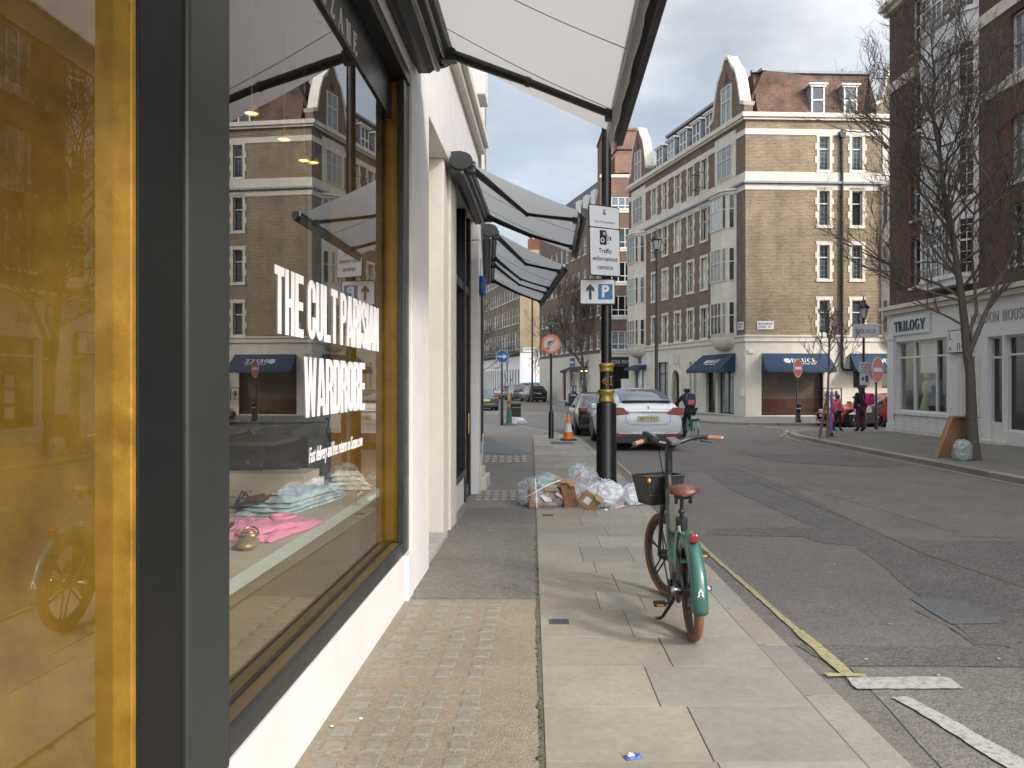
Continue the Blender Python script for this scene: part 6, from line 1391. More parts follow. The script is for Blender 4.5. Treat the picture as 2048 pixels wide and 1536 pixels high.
x, y = G(1212, 1015); bag((x, y+.12, 0), (.30,.28,.22), 14, 'bag_white', 'bulging pale sack in the middle front of the rubbish heap', .5)
x, y = G(1268, 1008); bag((x, y+.02, 0), (.22,.24,.16), 23, 'bag_white', 'smallest pale sack at the kerb end of the heap, behind the bicycle wheel', .5)
def carton(name, loc, size, rot, mt, label, flap=True, lab=True, cat='cardboard', group='pieces of cardboard in the rubbish heap'):
    R_ = empty(name, loc, label, cat, group); R_.rotation_euler = rot; a, b, c = size
    m = M(); m.rbox(-a/2,-b/2,0,a/2,b/2,c,.004); m.build('box', mt, R_)
    if flap: m = M(); m.obox((a*.25,-b*.5-.04,c+.02), (a*.48,.09,.006), (.6,0,.1)); m.build('flap', 'cardboard', R_)
    if flap and lab: m = M(); m.box(-a*.3,-b/2-.002,c*.25,a*.05,-b/2-.0005,c*.7); m.build('shipping_label', 'paper', R_)
    return R_
x, y = G(1085, 1015); carton('carton', (x-.0, y+.08, .01), (.40,.24,.24), (0,.0,.12), 'cardboard', 'brown carton with white label inside the leftmost clear sack')
x, y = G(1100, 1017); carton('carton', (x+.06, y+.30, .12), (.44,.2,.26), (.1,.1,-.1), 'paper_teal', 'teal and pink printed carton on top inside the leftmost clear sack')
x, y = G(1140, 1016); carton('carton', (x, y+.08, .0), (.20,.16,.33), (.05,-.22,.35), 'cardboard_dark', 'upright dark brown carton between the clear sacks', lab=False)
x, y = G(1162, 1018); carton('carton', (x+.05, y-.05, .04), (.27,.05,.22), (.35,.62,.1), 'cardboard', 'flattened brown box lying tilted at the front of the heap')
x, y = G(1308, 1012); R_ = carton('carton', (x-.0, y+.1, .0), (.15,.05,.20), (.25,.3,.5), 'cardboard', 'small torn brown carton by the kerb beside the bicycle front wheel', flap=False, group=None)
for i, (px, py, dz, mt_, lb) in enumerate(((1072,1012,.0,'paper','crumpled white paper low in the leftmost clear sack'),(1092,1002,.12,'paper','white paper sheet resting on the carton in the leftmost sack'),(1115,992,.14,'paper_pink','pink tinted paper inside the leftmost clear sack'),(1196,1016,.0,'paper_teal','teal paper cup lying in front of the middle sack'),(1235,1016,.0,'paper_pink','pinkish paper ball at the foot of the pale sacks'),(1160,960,.42,'paper_pink','pale pink paper in the top of the tall clear sack'),(1200,995,.16,'paper','white card lying on the middle sack'))):
    x, y = G(px, py) if dz == 0 else (((px-1024)/FPX*(11.15+.03*i)), 11.15+.03*i); m = M(); cloth(m, .17, .13, .03, 31+i, .04, nx=8, ny=8); o = m.build('waste_paper', mt_, None, (x, y, dz+.01), (.6*(dz > 0), .2, i*.9)); tag(o, lb, 'paper')
x, y = G(1212, 1022); m = M(); m.ell((x, y, .015), (.022,.02,.015), 8, 5, .3, 2); tag(m.build('paper_cup_lid', 'white_letter'), 'small white scrap on the slabs just in front of the heap', 'litter')
m = M(); x, y = G(1085, 1018); m.tube([(x-.28,y+.1,.12),(x-.15,y-.08,.22),(x+.05,y-.12,.34),(x+.25,y+.02,.40)], .008, 6); m.tube([(x-.08,y-.10,.02),(x-.09,y-.12,.22),(x-.1,y,.42)], .007, 6); tag(m.build('packing_strap', 'white_letter'), 'white plastic packing strap looped over the leftmost clear sack', 'strap')
x, y = G(1030, 851); bag((x, y+.3, 0), (.45,.3,.22), 40, 'bag_white', 'small white sack by the far litter bin', .3, False)
# board and green bag behind the big tree
R_ = empty('leaning_board', (10.45, 18.65, 0), 'large brown cardboard box panel leaning against the big bare tree', 'box'); R_.rotation_euler = (0, 0, radians(-8))
m = M(); m.prism([(-.42,.02),(.10,.0),(.62,.90),(.62,.98),(.02-.15,1.0),(-.12,.97)][:0] or [(-.50,.0),(.08,.0),(.40,.92),(-.16,.95)], .06, .11); m.build('panel', 'cardboard_dark', R_, bevel=.004)
m = M(); m.prism([(-.57,.0),(-.502,.0),(-.162,.95),(-.20,.98)], -.02, .13); m.prism([(-.2,.952),(.42,.925),(.46,.96),(-.15,.99)], -.02, .13); m.build('edge', 'cardboard', R_, bevel=.003)
bag((10.18, 18.10, 0), (.21,.2,.30), 51, 'bag_green', 'greenish sack slumped at the foot of the big bare tree', .35, False)
# ================================================================== cars
def spl(a, n):   # smooth resample of a list of equal-length tuples
    out_ = []
    for i in range(len(a)-1):
        p0, p1, p2, p3 = a[max(i-1,0)], a[i], a[i+1], a[min(i+2,len(a)-1)]
        for k in range(n):
            t = k/n; out_.append(tuple(.5*((2*b)+(-a_+c)*t+(2*a_-5*b+4*c-d)*t*t+(-a_+3*b-3*c+d)*t**3) for a_, b, c, d in zip(p0, p1, p2, p3)))
    out_.append(a[-1]); return out_
def wheel_obj(R_, x, y, r_, w, side):
    W_ = M(); W_.lathe([(r_*.62,-w/2),(r_*.9,-w/2),(r_,-w*.35),(r_,w*.35),(r_*.9,w/2),(r_*.62,w/2)], n=28, axis='y'); o = W_.build('wheel', 'rubber', R_, (x, y, r_))
    m = M(); s_ = side; m.lathe([(r_*.64,s_*w*.5),(r_*.60,s_*w*.42),(r_*.15,s_*w*.38),(r_*.10,s_*w*.50),(0,s_*w*.5)], n=24, axis='y')
    for k in range(5): q = 2*pi*k/5; m.obox((r_*.37*cos(q), s_*w*.47, r_*.37*sin(q)), (r_*.5, w*.10, r_*.12), (0, -q, 0))
    m.build('rim', 'grey_alu', o); return o
def car(name, loc, rz, label, paint, st_, wb, wr, glass, cat='car', ww=.22, track=None, group=None, extra=None, gl='car_glass', floor=.2):
    """st_: stations (x, halfwidth, z_bottom, z_belt, z_roof, halfwidth_roof); x from the tail (0) forward"""
    R_ = empty(name, loc, label, cat, group, rz=rz); SS = spl(st_, 5); body = M(); gm = M(); vs = []; NS = 13
    for (x, w, zb, zt, zr, wr_) in SS:
        ring = [(0,zb),(w*.80,zb),(w*.95,zb+.05),(w*.99,zb+(zt-zb)*.30),(w,zb+(zt-zb)*.58),(w*.985,zb+(zt-zb)*.85),(w*.95,zt)]
        d = zr-zt; f = wr_
        ring += [(f+(w*.95-f)*.80, zt+d*.22), (f+(w*.95-f)*.35, zt+d*.64), (f*1.0, zt+d*.86), (f*.88, zt+d*.96), (f*.5, zr), (0, zr+.01)]
        vs.append([(x, s_*yy, zz) for s_ in (1, -1) for yy, zz in ring])
    for i in range(len(SS)-1):
        xc = (SS[i][0]+SS[i+1][0])/2
        for s_ in (0, 1):
            for j in range(NS-1):
                a, b, c, d = vs[i][s_*NS+j], vs[i][s_*NS+j+1], vs[i+1][s_*NS+j+1], vs[i+1][s_*NS+j]
                isg = (j in (6, 7, 8) and any(g[0] < xc < g[1] for g in glass['side'])) or (j >= 9 and any(g[0] < xc < g[1] for g in glass['top']))
                (gm if isg else body).add([a, b, c, d] if s_ == 0 else [d, c, b, a], [(0,1,2,3)], True)
    for k, e in ((0, 1), (len(SS)-1, 0)):
        poly = vs[k][:NS]+list(reversed(vs[k][NS:])); body.add(poly, [tuple(range(len(poly)))] if e else [tuple(reversed(range(len(poly))))])
    def merge(m):
        bm = bmesh.new(); me = bpy.data.meshes.new('x'); me.from_pydata(m.v, [], m.f); bm.from_mesh(me); bmesh.ops.remove_doubles(bm, verts=bm.verts, dist=.0005); bmesh.ops.recalc_face_normals(bm, faces=bm.faces)
        m.v = [tuple(v.co) for v in bm.verts]; bm.verts.index_update(); m.f = [tuple(v.index for v in f.verts) for f in bm.faces]; m.sm = [True]*len(m.f); bm.free(); bpy.data.meshes.remove(me); return m
    merge(body).build('body', paint, R_); 
    if gm.f: merge(gm).build('windows', gl, R_)
    hw = max(s_[1] for s_ in st_); tr = track or hw-.02
    for x in wb:
        for s_ in (1, -1):
            wheel_obj(R_, x, s_*(tr-ww/2+.005), wr, ww, s_)
            m = M(); m.ring((0, 0), wr*1.02, wr*1.20, -.006, .006, 26, 1., -.25, pi+.25); m.prism([(wr*1.05*cos(pi*k/14), wr*1.05*sin(pi*k/14)) for k in range(-1, 16)], .0 if s_ > 0 else -.004, .004 if s_ > 0 else 0); m.build('wheel_arch', 'black_plastic', R_, (x, s_*(hw*.992), wr))
    m = M(); m.box(st_[0][0]+.25, -hw*.8, floor-.02, st_[-1][0]-.25, hw*.8, floor+.08); m.build('underbody', 'black_plastic', R_)
    if extra: extra(R_)
    return R_
def pl(R_, x, z, w, h, txt, mt_, face=-1, y=0., tilt=0.):
    o = empty('number_plate', (x, y, z)); o.parent = R_; o.rotation_euler = (tilt, 0, -pi/2 if face < 0 else pi/2)
    m = M(); m.rbox(-w/2,-.008,-h/2,w/2,.004,h/2,.006); k = m.build('plate', mt_, o)
    m = M(); m.text(txt, 0, -h*.29, h*.60, w*.84, y=-.009, depth=.001, bold=.02, align='CENTER'); m.build('plate_lettering', 'ink', o)
    return o
# white car (rear towards the camera)
def wx(R_):
    for s_ in (1, -1):
        m = M(); m.prism([(s_*.50,1.02),(s_*.93,.98),(s_*.985,1.02),(s_*.985,1.13),(s_*.90,1.20),(s_*.68,1.20)][::s_], -.05, .07, 'yz'); o = m.build('tail_light', 'red_lens', R_, (.045, 0, -.02), bevel=.012)
        m = M(); m.box(-.055, s_*.62-.06, 1.06, -.048, s_*.62+.1, 1.075); m.build('lens_strip', 'sign_red', o)
        m = M(); m.prism([(s_*.42,.44),(s_*.86,.40),(s_*.90,.46),(s_*.84,.50),(s_*.44,.50)][::s_], -.012, .05, 'yz'); m.build('reflector', 'red_lens', R_, (-.01, 0, 0), bevel=.006)
        m = M(); m.rbox(2.95, s_*.96 if s_ > 0 else -1.13, 1.05, 3.18, s_*.96+.17 if s_ > 0 else -.96, 1.22, .04); m.build('mirror', 'car_white', R_)
    m = M(); m.rbox(-.035, -.55, 1.06, .0, .55, 1.10, .008); m.build('chrome_strip', 'chrome', R_)
    m = M(); m.rbox(-.02, -.94, .20, .30, .94, .46, .03); m.build('lower_bumper', 'black_plastic', R_)
    m = M(); m.prism([(-.78,.47),(-.70,.66),(.70,.66),(.78,.47)][:0] or [(-.80,.475),(.80,.475),(.86,.50),(-.86,.50)], -.03, .02, 'yz'); m.build('bumper_edge', 'car_white', R_)
    m = M(); m.tube([(-.022,-.62,1.0),(-.03,-.60,.80),(-.034,-.52,.73),(-.034,0,.71),(-.034,.52,.73),(-.03,.60,.80),(-.022,.62,1.0)], .005, 5); m.build('tailgate_seam', 'ink', R_)
    m = M(); m.rbox(.16, -.66, 1.335, .42, .66, 1.365, .012); m.rbox(.19,-.64,1.27,.36,.64,1.33,.01); m.build('spoiler', 'black_plastic', R_)
    m = M(); m.rbox(.17, -.60, 1.366, .30, .60, 1.385, .006); m.build('spoiler_top', 'car_glass_sky', R_)
    m = M(); m.box(-.052,-.05,1.205,-.045,.05,1.215); m.prism([(-.012,1.205),(.012,1.205),(.006,1.14),(-.006,1.14)], -.051, -.045, 'yz'); m.build('emblem', 'dark_metal', R_, (.02,0,0))
    pl(R_, -.045, .895, .60, .13, 'GN19 ZGT', 'plate_pale')
car('parked_car', (3.70, 21.75, RZ), radians(92.5), 'white hatchback car parked beyond the lamp column, rear to the camera', 'car_white',
    [(0,.88,.44,.98,1.16,.70),(.06,.94,.42,1.06,1.21,.74),(.22,.965,.30,1.12,1.31,.74),(.6,.985,.22,1.14,1.47,.70),(1.1,.99,.20,1.13,1.62,.66),(1.7,.99,.20,1.10,1.69,.64),(2.4,.99,.20,1.06,1.68,.62),(3.1,.985,.20,1.02,1.56,.60),(3.7,.98,.20,.98,1.22,.62),(3.95,.975,.20,.96,1.06,.70),(4.5,.95,.20,.90,.94,.70),(4.9,.88,.24,.75,.80,.66),(5.0,.75,.3,.62,.66,.5)],
    (.95, 3.95), .36, {'side': [(.95,1.75),(1.85,2.65),(2.75,3.5)], 'top': [(.20,1.45),(2.55,3.75)]}, extra=wx, gl='car_glass_sky')
def bx_(R_):
    for s_ in (1, -1):
        m = M(); m.rbox(-.03, .55 if s_ > 0 else -.86, .86, .10, .86 if s_ > 0 else -.55, 1.02, .03); m.build('tail_light', 'red_lens', R_)
        m = M(); m.rbox(2.9, .90 if s_ > 0 else -1.08, .98, 3.08, 1.08 if s_ > 0 else -.90, 1.12, .03); m.build('mirror', 'black_plastic', R_)
        m = M(); m.tube([(.9,s_*.72,1.50),(1.6,s_*.70,1.56),(2.6,s_*.70,1.55)], .015, 6); m.build('roof_rail', 'chrome', R_)
        m = M(); m.tube([(.7,s_*.90,.96),(2.0,s_*.915,.955),(3.3,s_*.90,.93)], .012, 5); m.build('window_trim', 'chrome', R_)
    pl(R_, -.03, .72, .52, .11, 'LD67 KVR', 'plate_yellow'); m = M(); m.rbox(-.04,-.8,.25,.12,.8,.42,.03); m.build('bumper', 'black_plastic', R_)
EST = [(0,.80,.42,.84,.95,.55),(.10,.87,.30,.92,1.05,.62),(.5,.90,.24,.96,1.30,.62),(1.0,.915,.20,.97,1.46,.64),(1.8,.92,.20,.96,1.51,.65),(2.5,.92,.20,.95,1.46,.64),(3.1,.915,.20,.93,1.18,.62),(3.5,.91,.20,.90,.96,.68),(4.1,.88,.20,.82,.86,.66),(4.5,.78,.26,.68,.72,.55),(4.6,.66,.32,.58,.60,.45)]
GL = {'side': [(.65,1.35),(1.45,2.2),(2.3,3.05)], 'top': [(.25,.95),(2.55,3.35)]}
car('parked_car', (3.15, 27.6, RZ), radians(91), 'dark estate car with chrome window trim, just ahead of the white car', 'car_black', EST, (.9, 3.6), .33, GL, extra=bx_)
SUV = [(0,.84,.40,.98,1.14,.66),(.10,.90,.30,1.05,1.26,.68),(.45,.93,.24,1.08,1.52,.66),(1.0,.94,.22,1.08,1.64,.67),(2.0,.94,.22,1.06,1.67,.67),(2.7,.94,.22,1.04,1.58,.65),(3.3,.93,.22,1.02,1.22,.64),(3.6,.92,.22,.98,1.05,.70),(4.3,.90,.24,.90,.95,.70),(4.6,.80,.30,.74,.78,.6)]
def rear(txt, mt_='plate_yellow', z=.85, chrome=False):
    def f(R_):
        for s_ in (1, -1):
            m = M(); m.rbox(-.03, .52 if s_ > 0 else -.88, .92, .10, .88 if s_ > 0 else -.52, 1.08, .03); m.build('tail_light', 'red_lens', R_)
            m = M(); m.rbox(2.9, .92 if s_ > 0 else -1.08, 1.0, 3.08, 1.08 if s_ > 0 else -.92, 1.14, .03); m.build('mirror', 'black_plastic', R_)
        pl(R_, -.03, z, .52, .12, txt, mt_); m = M(); m.rbox(-.04,-.85,.26,.12,.85,.45,.03); m.build('bumper', 'black_plastic', R_)
        m = M(); m.rbox(-.05,-.6,.44,-.02,.6,.48,.008); m.build('bumper_strip', 'chrome' if chrome else 'grey_alu', R_)
    return f
SG = {'side': [(.6,1.3),(1.4,2.2),(2.3,3.1)], 'top': [(.12,.9),(2.75,3.5)]}
car('parked_car', (2.55, 77, RZ), radians(103), 'black sport utility car with yellow plate, nearest of the far parked row', 'car_black', SUV, (.9, 3.6), .36, SG, extra=rear('LB15 UYT', chrome=True))
car('parked_car', (1.05, 83.5, RZ), radians(104), 'dark grey car second in the far parked row, mostly behind the black one', 'car_grey', SUV, (.9, 3.6), .36, SG, extra=rear('KX18 AHN'))
car('parked_car', (-.35, 90, RZ), radians(104), 'silver car farthest to the left in the far parked row', 'car_silver', EST, (.9, 3.6), .33, GL, extra=rear('EF66 PLO'))
car('parked_car', (-1.72, 53, RZ), radians(97), 'dark saloon with yellow plate half hidden by the shopfront edge', 'car_dkgreen', [(0,.80,.40,.86,.92,.66),(.10,.87,.28,.94,.98,.70),(.6,.90,.24,.96,1.02,.68),(1.0,.905,.22,.96,1.14,.64),(1.6,.91,.20,.96,1.38,.60),(2.2,.91,.20,.95,1.43,.60),(2.9,.91,.20,.94,1.32,.58),(3.5,.90,.20,.92,1.0,.62),(4.2,.86,.22,.84,.88,.66),(4.6,.74,.28,.66,.70,.5)], (.95, 3.7), .33, {'side': [(1.05,1.75),(1.85,2.6),(2.7,3.3)], 'top': [(.75,1.55),(2.45,3.45)]}, extra=rear('LC13 OWN', z=.70), gl='car_glass_sky')
car('parked_van', (4.0, 92.5, RZ), radians(150), 'teal van parked side on before the white painted end wall', 'car_teal', [(0,.85,.35,1.0,1.75,.74),(.15,.90,.28,1.05,1.88,.76),(1.5,.92,.25,1.05,1.92,.76),(3.0,.92,.25,1.05,1.88,.74),(3.6,.92,.25,1.02,1.5,.70),(4.1,.90,.25,.98,1.08,.74),(4.6,.82,.3,.8,.86,.6)], (.9, 3.7), .34, {'side': [(.4,1.3),(1.5,2.4),(2.55,3.3)], 'top': [(3.15,3.95)]}, cat='van', extra=lambda R_: pl(R_, -.03, .8, .5, .12, 'GY14 BTU', 'plate_yellow'))
def rx(R_):
    for s_ in (1, -1):
        m = M(); m.rbox(4.18, .50 if s_ > 0 else -.84, .60, 4.42, .84 if s_ > 0 else -.50, .72, .03); m.build('headlight', 'clear_lens', R_)
        m = M(); m.rbox(2.95, .90 if s_ > 0 else -1.06, .92, 3.12, 1.06 if s_ > 0 else -.90, 1.05, .03); m.build('mirror', 'car_red', R_)
        m = M(); m.rbox(1.1, s_*.925-.02, .18, 3.4, s_*.925+.02, .24, .01); m.rbox(1.2, s_*.93-.012, .30, 3.2, s_*.93+.012, .33, .005); m.build('side_skirt', 'black_plastic', R_)
    m = M(); m.rbox(4.38,-.55,.28,4.60,.55,.58,.03); m.build('grille', 'black_plastic', R_); o = pl(R_, 4.61, .47, .5, .11, 'RX19 HBT', 'plate_white', face=1)
car('parked_car', (17.75, 34.1-.15, RZ), radians(180), 'bright red sports car parked on the side street behind the two pedestrians', 'car_red',
    [(0,.82,.35,.84,.92,.60),(.12,.90,.24,.92,1.04,.66),(.6,.93,.20,.95,1.20,.62),(1.2,.94,.18,.95,1.36,.60),(1.9,.94,.18,.94,1.42,.60),(2.5,.94,.18,.92,1.34,.58),(3.1,.94,.18,.90,1.02,.60),(3.4,.93,.18,.87,.93,.68),(4.0,.90,.18,.76,.80,.68),(4.45,.80,.18,.62,.65,.58),(4.6,.70,.20,.52,.54,.5)],
    (.9, 3.65), .35, {'side': [(.85,1.35),(1.45,2.3),(2.4,3.15)], 'top': [(.35,1.0),(2.45,3.25)]}, extra=rx)
# ================================================================== green hire bicycle
BK = empty('hire_bicycle', (1.232, 5.44, .006), 'green hire bicycle with brown saddle and tan grips parked on the pavement', 'bicycle', rz=radians(86.5))
BK.rotation_euler = (radians(-2.2), 0, radians(86.5))
RW_ = .342; WB = 1.11
ST_ = Matrix.Translation((1.03, 0, 0)) @ Matrix.Rotation(radians(21), 4, 'Z') @ Matrix.Translation((-1.03, 0, 0))
def bmesh_M(T=None):
    m = M(); m.T = T.copy() if T else Matrix(); return m
def bwheel(x, T, reflect):
    m = bmesh_M(T); c = (x, 0, RW_); r_ = RW_
    m.lathe([(r_-.046,-.012),(r_-.040,-.024),(r_-.018,-.029),(r_-.004,-.017),(r_,0),(r_-.004,.017),(r_-.018,.029),(r_-.040,.024),(r_-.046,.012)], c, 56, 'y'); w = m.build('wheel', 'gum_rubber', BK)
    m = bmesh_M(T); m.lathe([(r_-.046,-.014),(r_-.085,-.012),(r_-.088,0),(r_-.085,.012),(r_-.046,.014)], c, 56, 'y')
    for k in range(6):
        q = 2*pi*k/6+.3
        for s_ in (-1, 1): m.tube([(x+.03*cos(q+.25*s_), .02*s_, RW_+.03*sin(q+.25*s_)), (x+.26*cos(q+.07*s_), .004*s_, RW_+.26*sin(q+.07*s_))], .0075, 6)
    m.build('rim', 'black_plastic', w)
    m = bmesh_M(T); m.lathe([(0,-.055),(.03,-.055),(.034,-.03),(.045,-.02),(.045,.02),(.034,.03),(.03,.055),(0,.055)], c, 18, 'y'); m.build('hub', 'dark_metal', w)
    if reflect:
        m = bmesh_M(T)
        for s_ in (-1, 1): m.obox((x-.215, .012*s_, RW_+.075), (.03, .012, .13), (0, .34, 0)); 
        m.build('reflector', 'amber', w, bevel=.004)
    return w
bwheel(0, Matrix(), False); bwheel(WB, ST_, True)
# frame: thick low step-through tube, head tube, seat tube
m = M(); m.tube([(.965,0,.93),(.935,0,.80),(.90,0,.62),(.85,0,.46),(.76,0,.36),(.62,0,.315),(.48,0,.31)], [.032,.036,.044,.050,.052,.05,.048], 14)
m.tube([(.46,0,.30),(.40,0,.48),(.355,0,.64)], [.045,.036,.032], 12)
m.tube([(.90,0,.60),(.72,0,.55),(.50,0,.53),(.385,0,.56)], [.026,.03,.03,.026], 10)
for s_ in (-1, 1): m.tube([(.44,.035*s_,.30),(.22,.062*s_,.315),(0,.068*s_,.342)], [.018,.016,.014], 8)
m.build('frame', 'bike_green', BK)
m = M(); m.rbox(.62,-.042,.57,.76,.042,.90,.02); m.T = Matrix(); m.build('battery_case', 'grey_alu', BK, rot=(0, radians(-3), 0), loc=(.03, 0, .0))
m = M(); m.rbox(.775,-.03,.56,.80,.03,.92,.008); m.build('battery_trim', 'black_plastic', BK)
m = M(); m.tube([(.968,0,.93),(.995,0,1.0)], .034, 12); m.tube([(.962,0,.90),(.968,0,.935)], .040, 12); m.build('headset', 'black_plastic', BK)
# rear cowl / mudguard
m = M(); vs = []; n = 36; a0, a1 = radians(38), radians(190); prof = [(-.045,-.075),(-.048,-.03),(-.042,-.006),(-.025,.009),(0,.013),(.025,.009),(.042,-.006),(.048,-.03),(.045,-.075)]
for i in range(n+1):
    q = a0+(a1-a0)*i/n; e = max(0, 1-i/n*2.2)
    for (yy, dr) in prof:
        rr = RW_+.038+dr*(1+1.1*e if dr < 0 else 1); vs.append((rr*cos(q), yy*(1-.08*e), RW_+rr*sin(q)))
k = len(prof); m.add(vs, [(i*k+j, i*k+j+1, (i+1)*k+j+1, (i+1)*k+j) for i in range(n) for j in range(k-1)], True)
for i in (0, n): m.add(vs[i*k:(i+1)*k], [tuple(range(k))])
o = m.build('rear_mudguard', 'bike_green', BK); sd = o.modifiers.new('t', 'SOLIDIFY'); sd.thickness = .004; sd.offset = 1
# body fairing joining seat tube to mudguard
m = M(); pts = [(.415,.56),(.385,.63),(.34,.665),(.27,.69),(.19,.70),(.26,.62),(.315,.52),(.345,.40),(.385,.36),(.44,.40)]
m.prism(pts, -.05, -.032, 'xz'); m.prism(pts, .032, .05, 'xz'); m.prism([(.415,.56),(.385,.63),(.34,.665),(.27,.69),(.25,.65),(.33,.58),(.37,.50)], -.031, .031, 'xz'); m.build('seat_fairing', 'bike_green', BK, bevel=.008)
m = M(); m.prism([(.21,.58),(.26,.44),(.25,.32),(.12,.28),(0,.30),(-.03,.36),(.03,.42),(.12,.50)], .052, .066, 'xz'); m.prism([(.21,.58),(.26,.44),(.25,.32),(.12,.28),(0,.30),(-.03,.36),(.03,.42),(.12,.50)], -.066, -.052, 'xz'); m.build('wheel_guard', 'black_plastic', BK, bevel=.006)
m = M(); m.rbox(.02,.066,.24,.20,.10,.36,.015); m.rbox(-.08,-.10,.27,.44,-.068,.36,.02); m.build('chain_case', 'black_plastic', BK)
m = M(); m.tube([(0,-.13,.342),(0,.13,.342)], .012, 10); m.lathe([(0,-.135),(.02,-.135),(.02,-.11)], (0,0,.342), 12, 'y'); m.lathe([(.02,.11),(.02,.135),(0,.135)], (0,0,.342), 12, 'y'); m.build('axle', 'chrome', BK)
q = radians(115); m = M(); m.rbox(-.218,-.026,.695,-.160,.026,.755,.012); m.build('tail_light', 'red_lens', BK, rot=(0,0,0))
m = M(); m.obox((.10,.0535,.735), (.12,.004,.042), (0, radians(12), 0)); o = m.build('maker_sticker', 'cone_white', BK, bevel=.001); 
# white tree mark on the mudguard tail, laid on its surface
qm = radians(171); rr = RW_+.038+.0165; Tm = Matrix.Translation((rr*cos(qm), 0, RW_+rr*sin(qm))) @ Matrix.Rotation(-pi/2, 4, 'Z') @ Matrix.Rotation(radians(9), 4, 'X')
m = bmesh_M(Tm); m.prism([(0,.045),(.018,.012),(.010,.014),(.021,-.012),(-.021,-.012),(-.010,.014),(-.018,.012)], -.002, 0); m.prism([(-.009,-.014),(-.003,-.014),(-.003,-.036),(-.009,-.036)], -.002, 0); m.prism([(.003,-.014),(.009,-.014),(.009,-.036),(.003,-.036)], -.002, 0); m.build('tree_emblem', 'white_letter', BK)
m = bmesh_M(Tm); m.prism([(0,.028),(.008,.006),(-.008,.006)], -.0032, -.0022); m.prism([(0,.006),(.010,-.008),(-.010,-.008)], -.0032, -.0022); m.build('tree_emblem_centre', 'ink', BK)
# saddle and post
m = M(); m.tube([(.352,0,.61),(.345,0,.64),(.325,0,.775)], [.036,.044,.042], 16); m.build('seat_clamp', 'black_plastic', BK)
m = M(); m.tube([(.325,0,.77),(.285,0,.935)], .015, 12); m.lathe([(.016,.80),(.024,.812),(.024,.83),(.016,.84)], (.318,0,.0), 12); m.build('seat_post', 'dark_metal', BK)
m = M(); secs = [(.05,.015,.965,.02),(.06,.075,.975,.036),(.10,.108,.982,.045),(.16,.118,.984,.045),(.22,.100,.982,.042),(.28,.062,.978,.036),(.36,.034,.975,.030),(.42,.026,.968,.026),(.435,.008,.96,.014)]; vs = []; n = 16
for (x, hw, zc, hh) in secs:
    for j in range(n): q = 2*pi*j/n; vs.append((x, hw*cos(q), zc+hh*(sin(q) if sin(q) > 0 else .55*sin(q))))
m.add(vs, [(i*n+j, i*n+(j+1) % n, (i+1)*n+(j+1) % n, (i+1)*n+j) for i in range(len(secs)-1) for j in range(n)], True); m.add(vs[:n], [tuple(range(n))]); m.add(vs[-n:], [tuple(reversed(range(n)))]); m.build('saddle', 'brown_leather', BK, (.06, 0, .0))
m = M()
for s_ in (-1, 1): m.tube([(.17,.06*s_,.955),(.24,.045*s_,.925),(.34,.035*s_,.925),(.44,.02*s_,.955)], .0055, 6)
m.rbox(.26,-.05,.915,.34,.05,.945,.01)
for s_ in (-1, 1): m.tube([(.20,.05*s_,.95),(.20,.05*s_,.90),(.24,.05*s_,.90)], .012, 8)
m.build('saddle_rails', 'black_plastic', BK)
# fork, stem, bars (turned left)
m = bmesh_M(ST_)
for s_ in (-1, 1): m.tube([(WB,.062*s_,RW_),(WB-.035,.060*s_,.52),(WB-.075,.052*s_,.74)], [.013,.017,.02], 8)
m.tube([(WB-.075,-.06,.745),(WB-.075,.06,.745)], .026, 8); m.tube([(WB-.075,0,.75),(1.0,0,.93)], .022, 10); m.build('fork', 'black_plastic', BK)
m = bmesh_M(ST_); vs = []; n = 20; k = 7; pf = [(-.04,-.03),(-.042,-.008),(-.025,.006),(0,.010),(.025,.006),(.042,-.008),(.04,-.03)]
for i in range(n+1):
    q = radians(28)+(radians(118)-radians(28))*i/n
    for yy, dr in pf: rr = RW_+.026+dr; vs.append((WB+rr*cos(q), yy, RW_+rr*sin(q)))
m.add(vs, [(i*k+j, i*k+j+1, (i+1)*k+j+1, (i+1)*k+j) for i in range(n) for j in range(k-1)], True)
m = bmesh_M(ST_); m.tube([(1.005,0,1.0),(1.0,0,1.12),(.995,0,1.19),(.965,0,1.245),(.93,0,1.262)], [.030,.030,.031,.032,.03], 14); m.build('stem', 'dark_metal', BK)
m = bmesh_M(ST_); hz = 1.27
for s_, c in ((1, 0), (-1, 0)): m.tube([(.94,0,hz-.01),(.945,.07*s_,hz-.005),(.955,.14*s_,hz+.012),(.94,.20*s_,hz+.028),(.90,.27*s_,hz+.030),(.875,.30*s_,hz+.028)], [.023,.021,.019,.018,.016,.015], 10)
m.build('handlebar', 'dark_metal', BK)
for s_ in (1, -1):
    m = bmesh_M(ST_); m.tube([(.878,.29*s_,hz+.028),(.82,.385*s_,hz+.018)], [.018,.0175], 12); m.build('grip', 'grip_tan', BK)
    m = bmesh_M(ST_); m.tube([(.82,.385*s_,hz+.018),(.815,.393*s_,hz+.017)], .014, 10); m.build('grip_end', 'chrome', BK)
    m = bmesh_M(ST_)
    for t in (0, .35): m.tube([(.893-.02*t,.265*s_+.05*t*s_,hz+.029),(.883-.02*t,.282*s_+.05*t*s_,hz+.028)], .021, 10)
    m.tube([(.90,.25*s_,hz+.02),(.955,.27*s_,hz-.005),(.93,.36*s_,hz-.02)], [.008,.006,.005], 6); m.build('brake_lever', 'black_plastic', BK)
m = bmesh_M(ST_); m.obox((.915,0,hz+.012), (.105,.085,.035), (0, -.32, 0)); m.build('lock_unit', 'slate', BK, bevel=.008)
m = bmesh_M(ST_); m.obox((.93,.185,hz+.055), (.13,.085,.035), (.25, -.42, .3)); m.build('phone_mount', 'black_plastic', BK, bevel=.008)
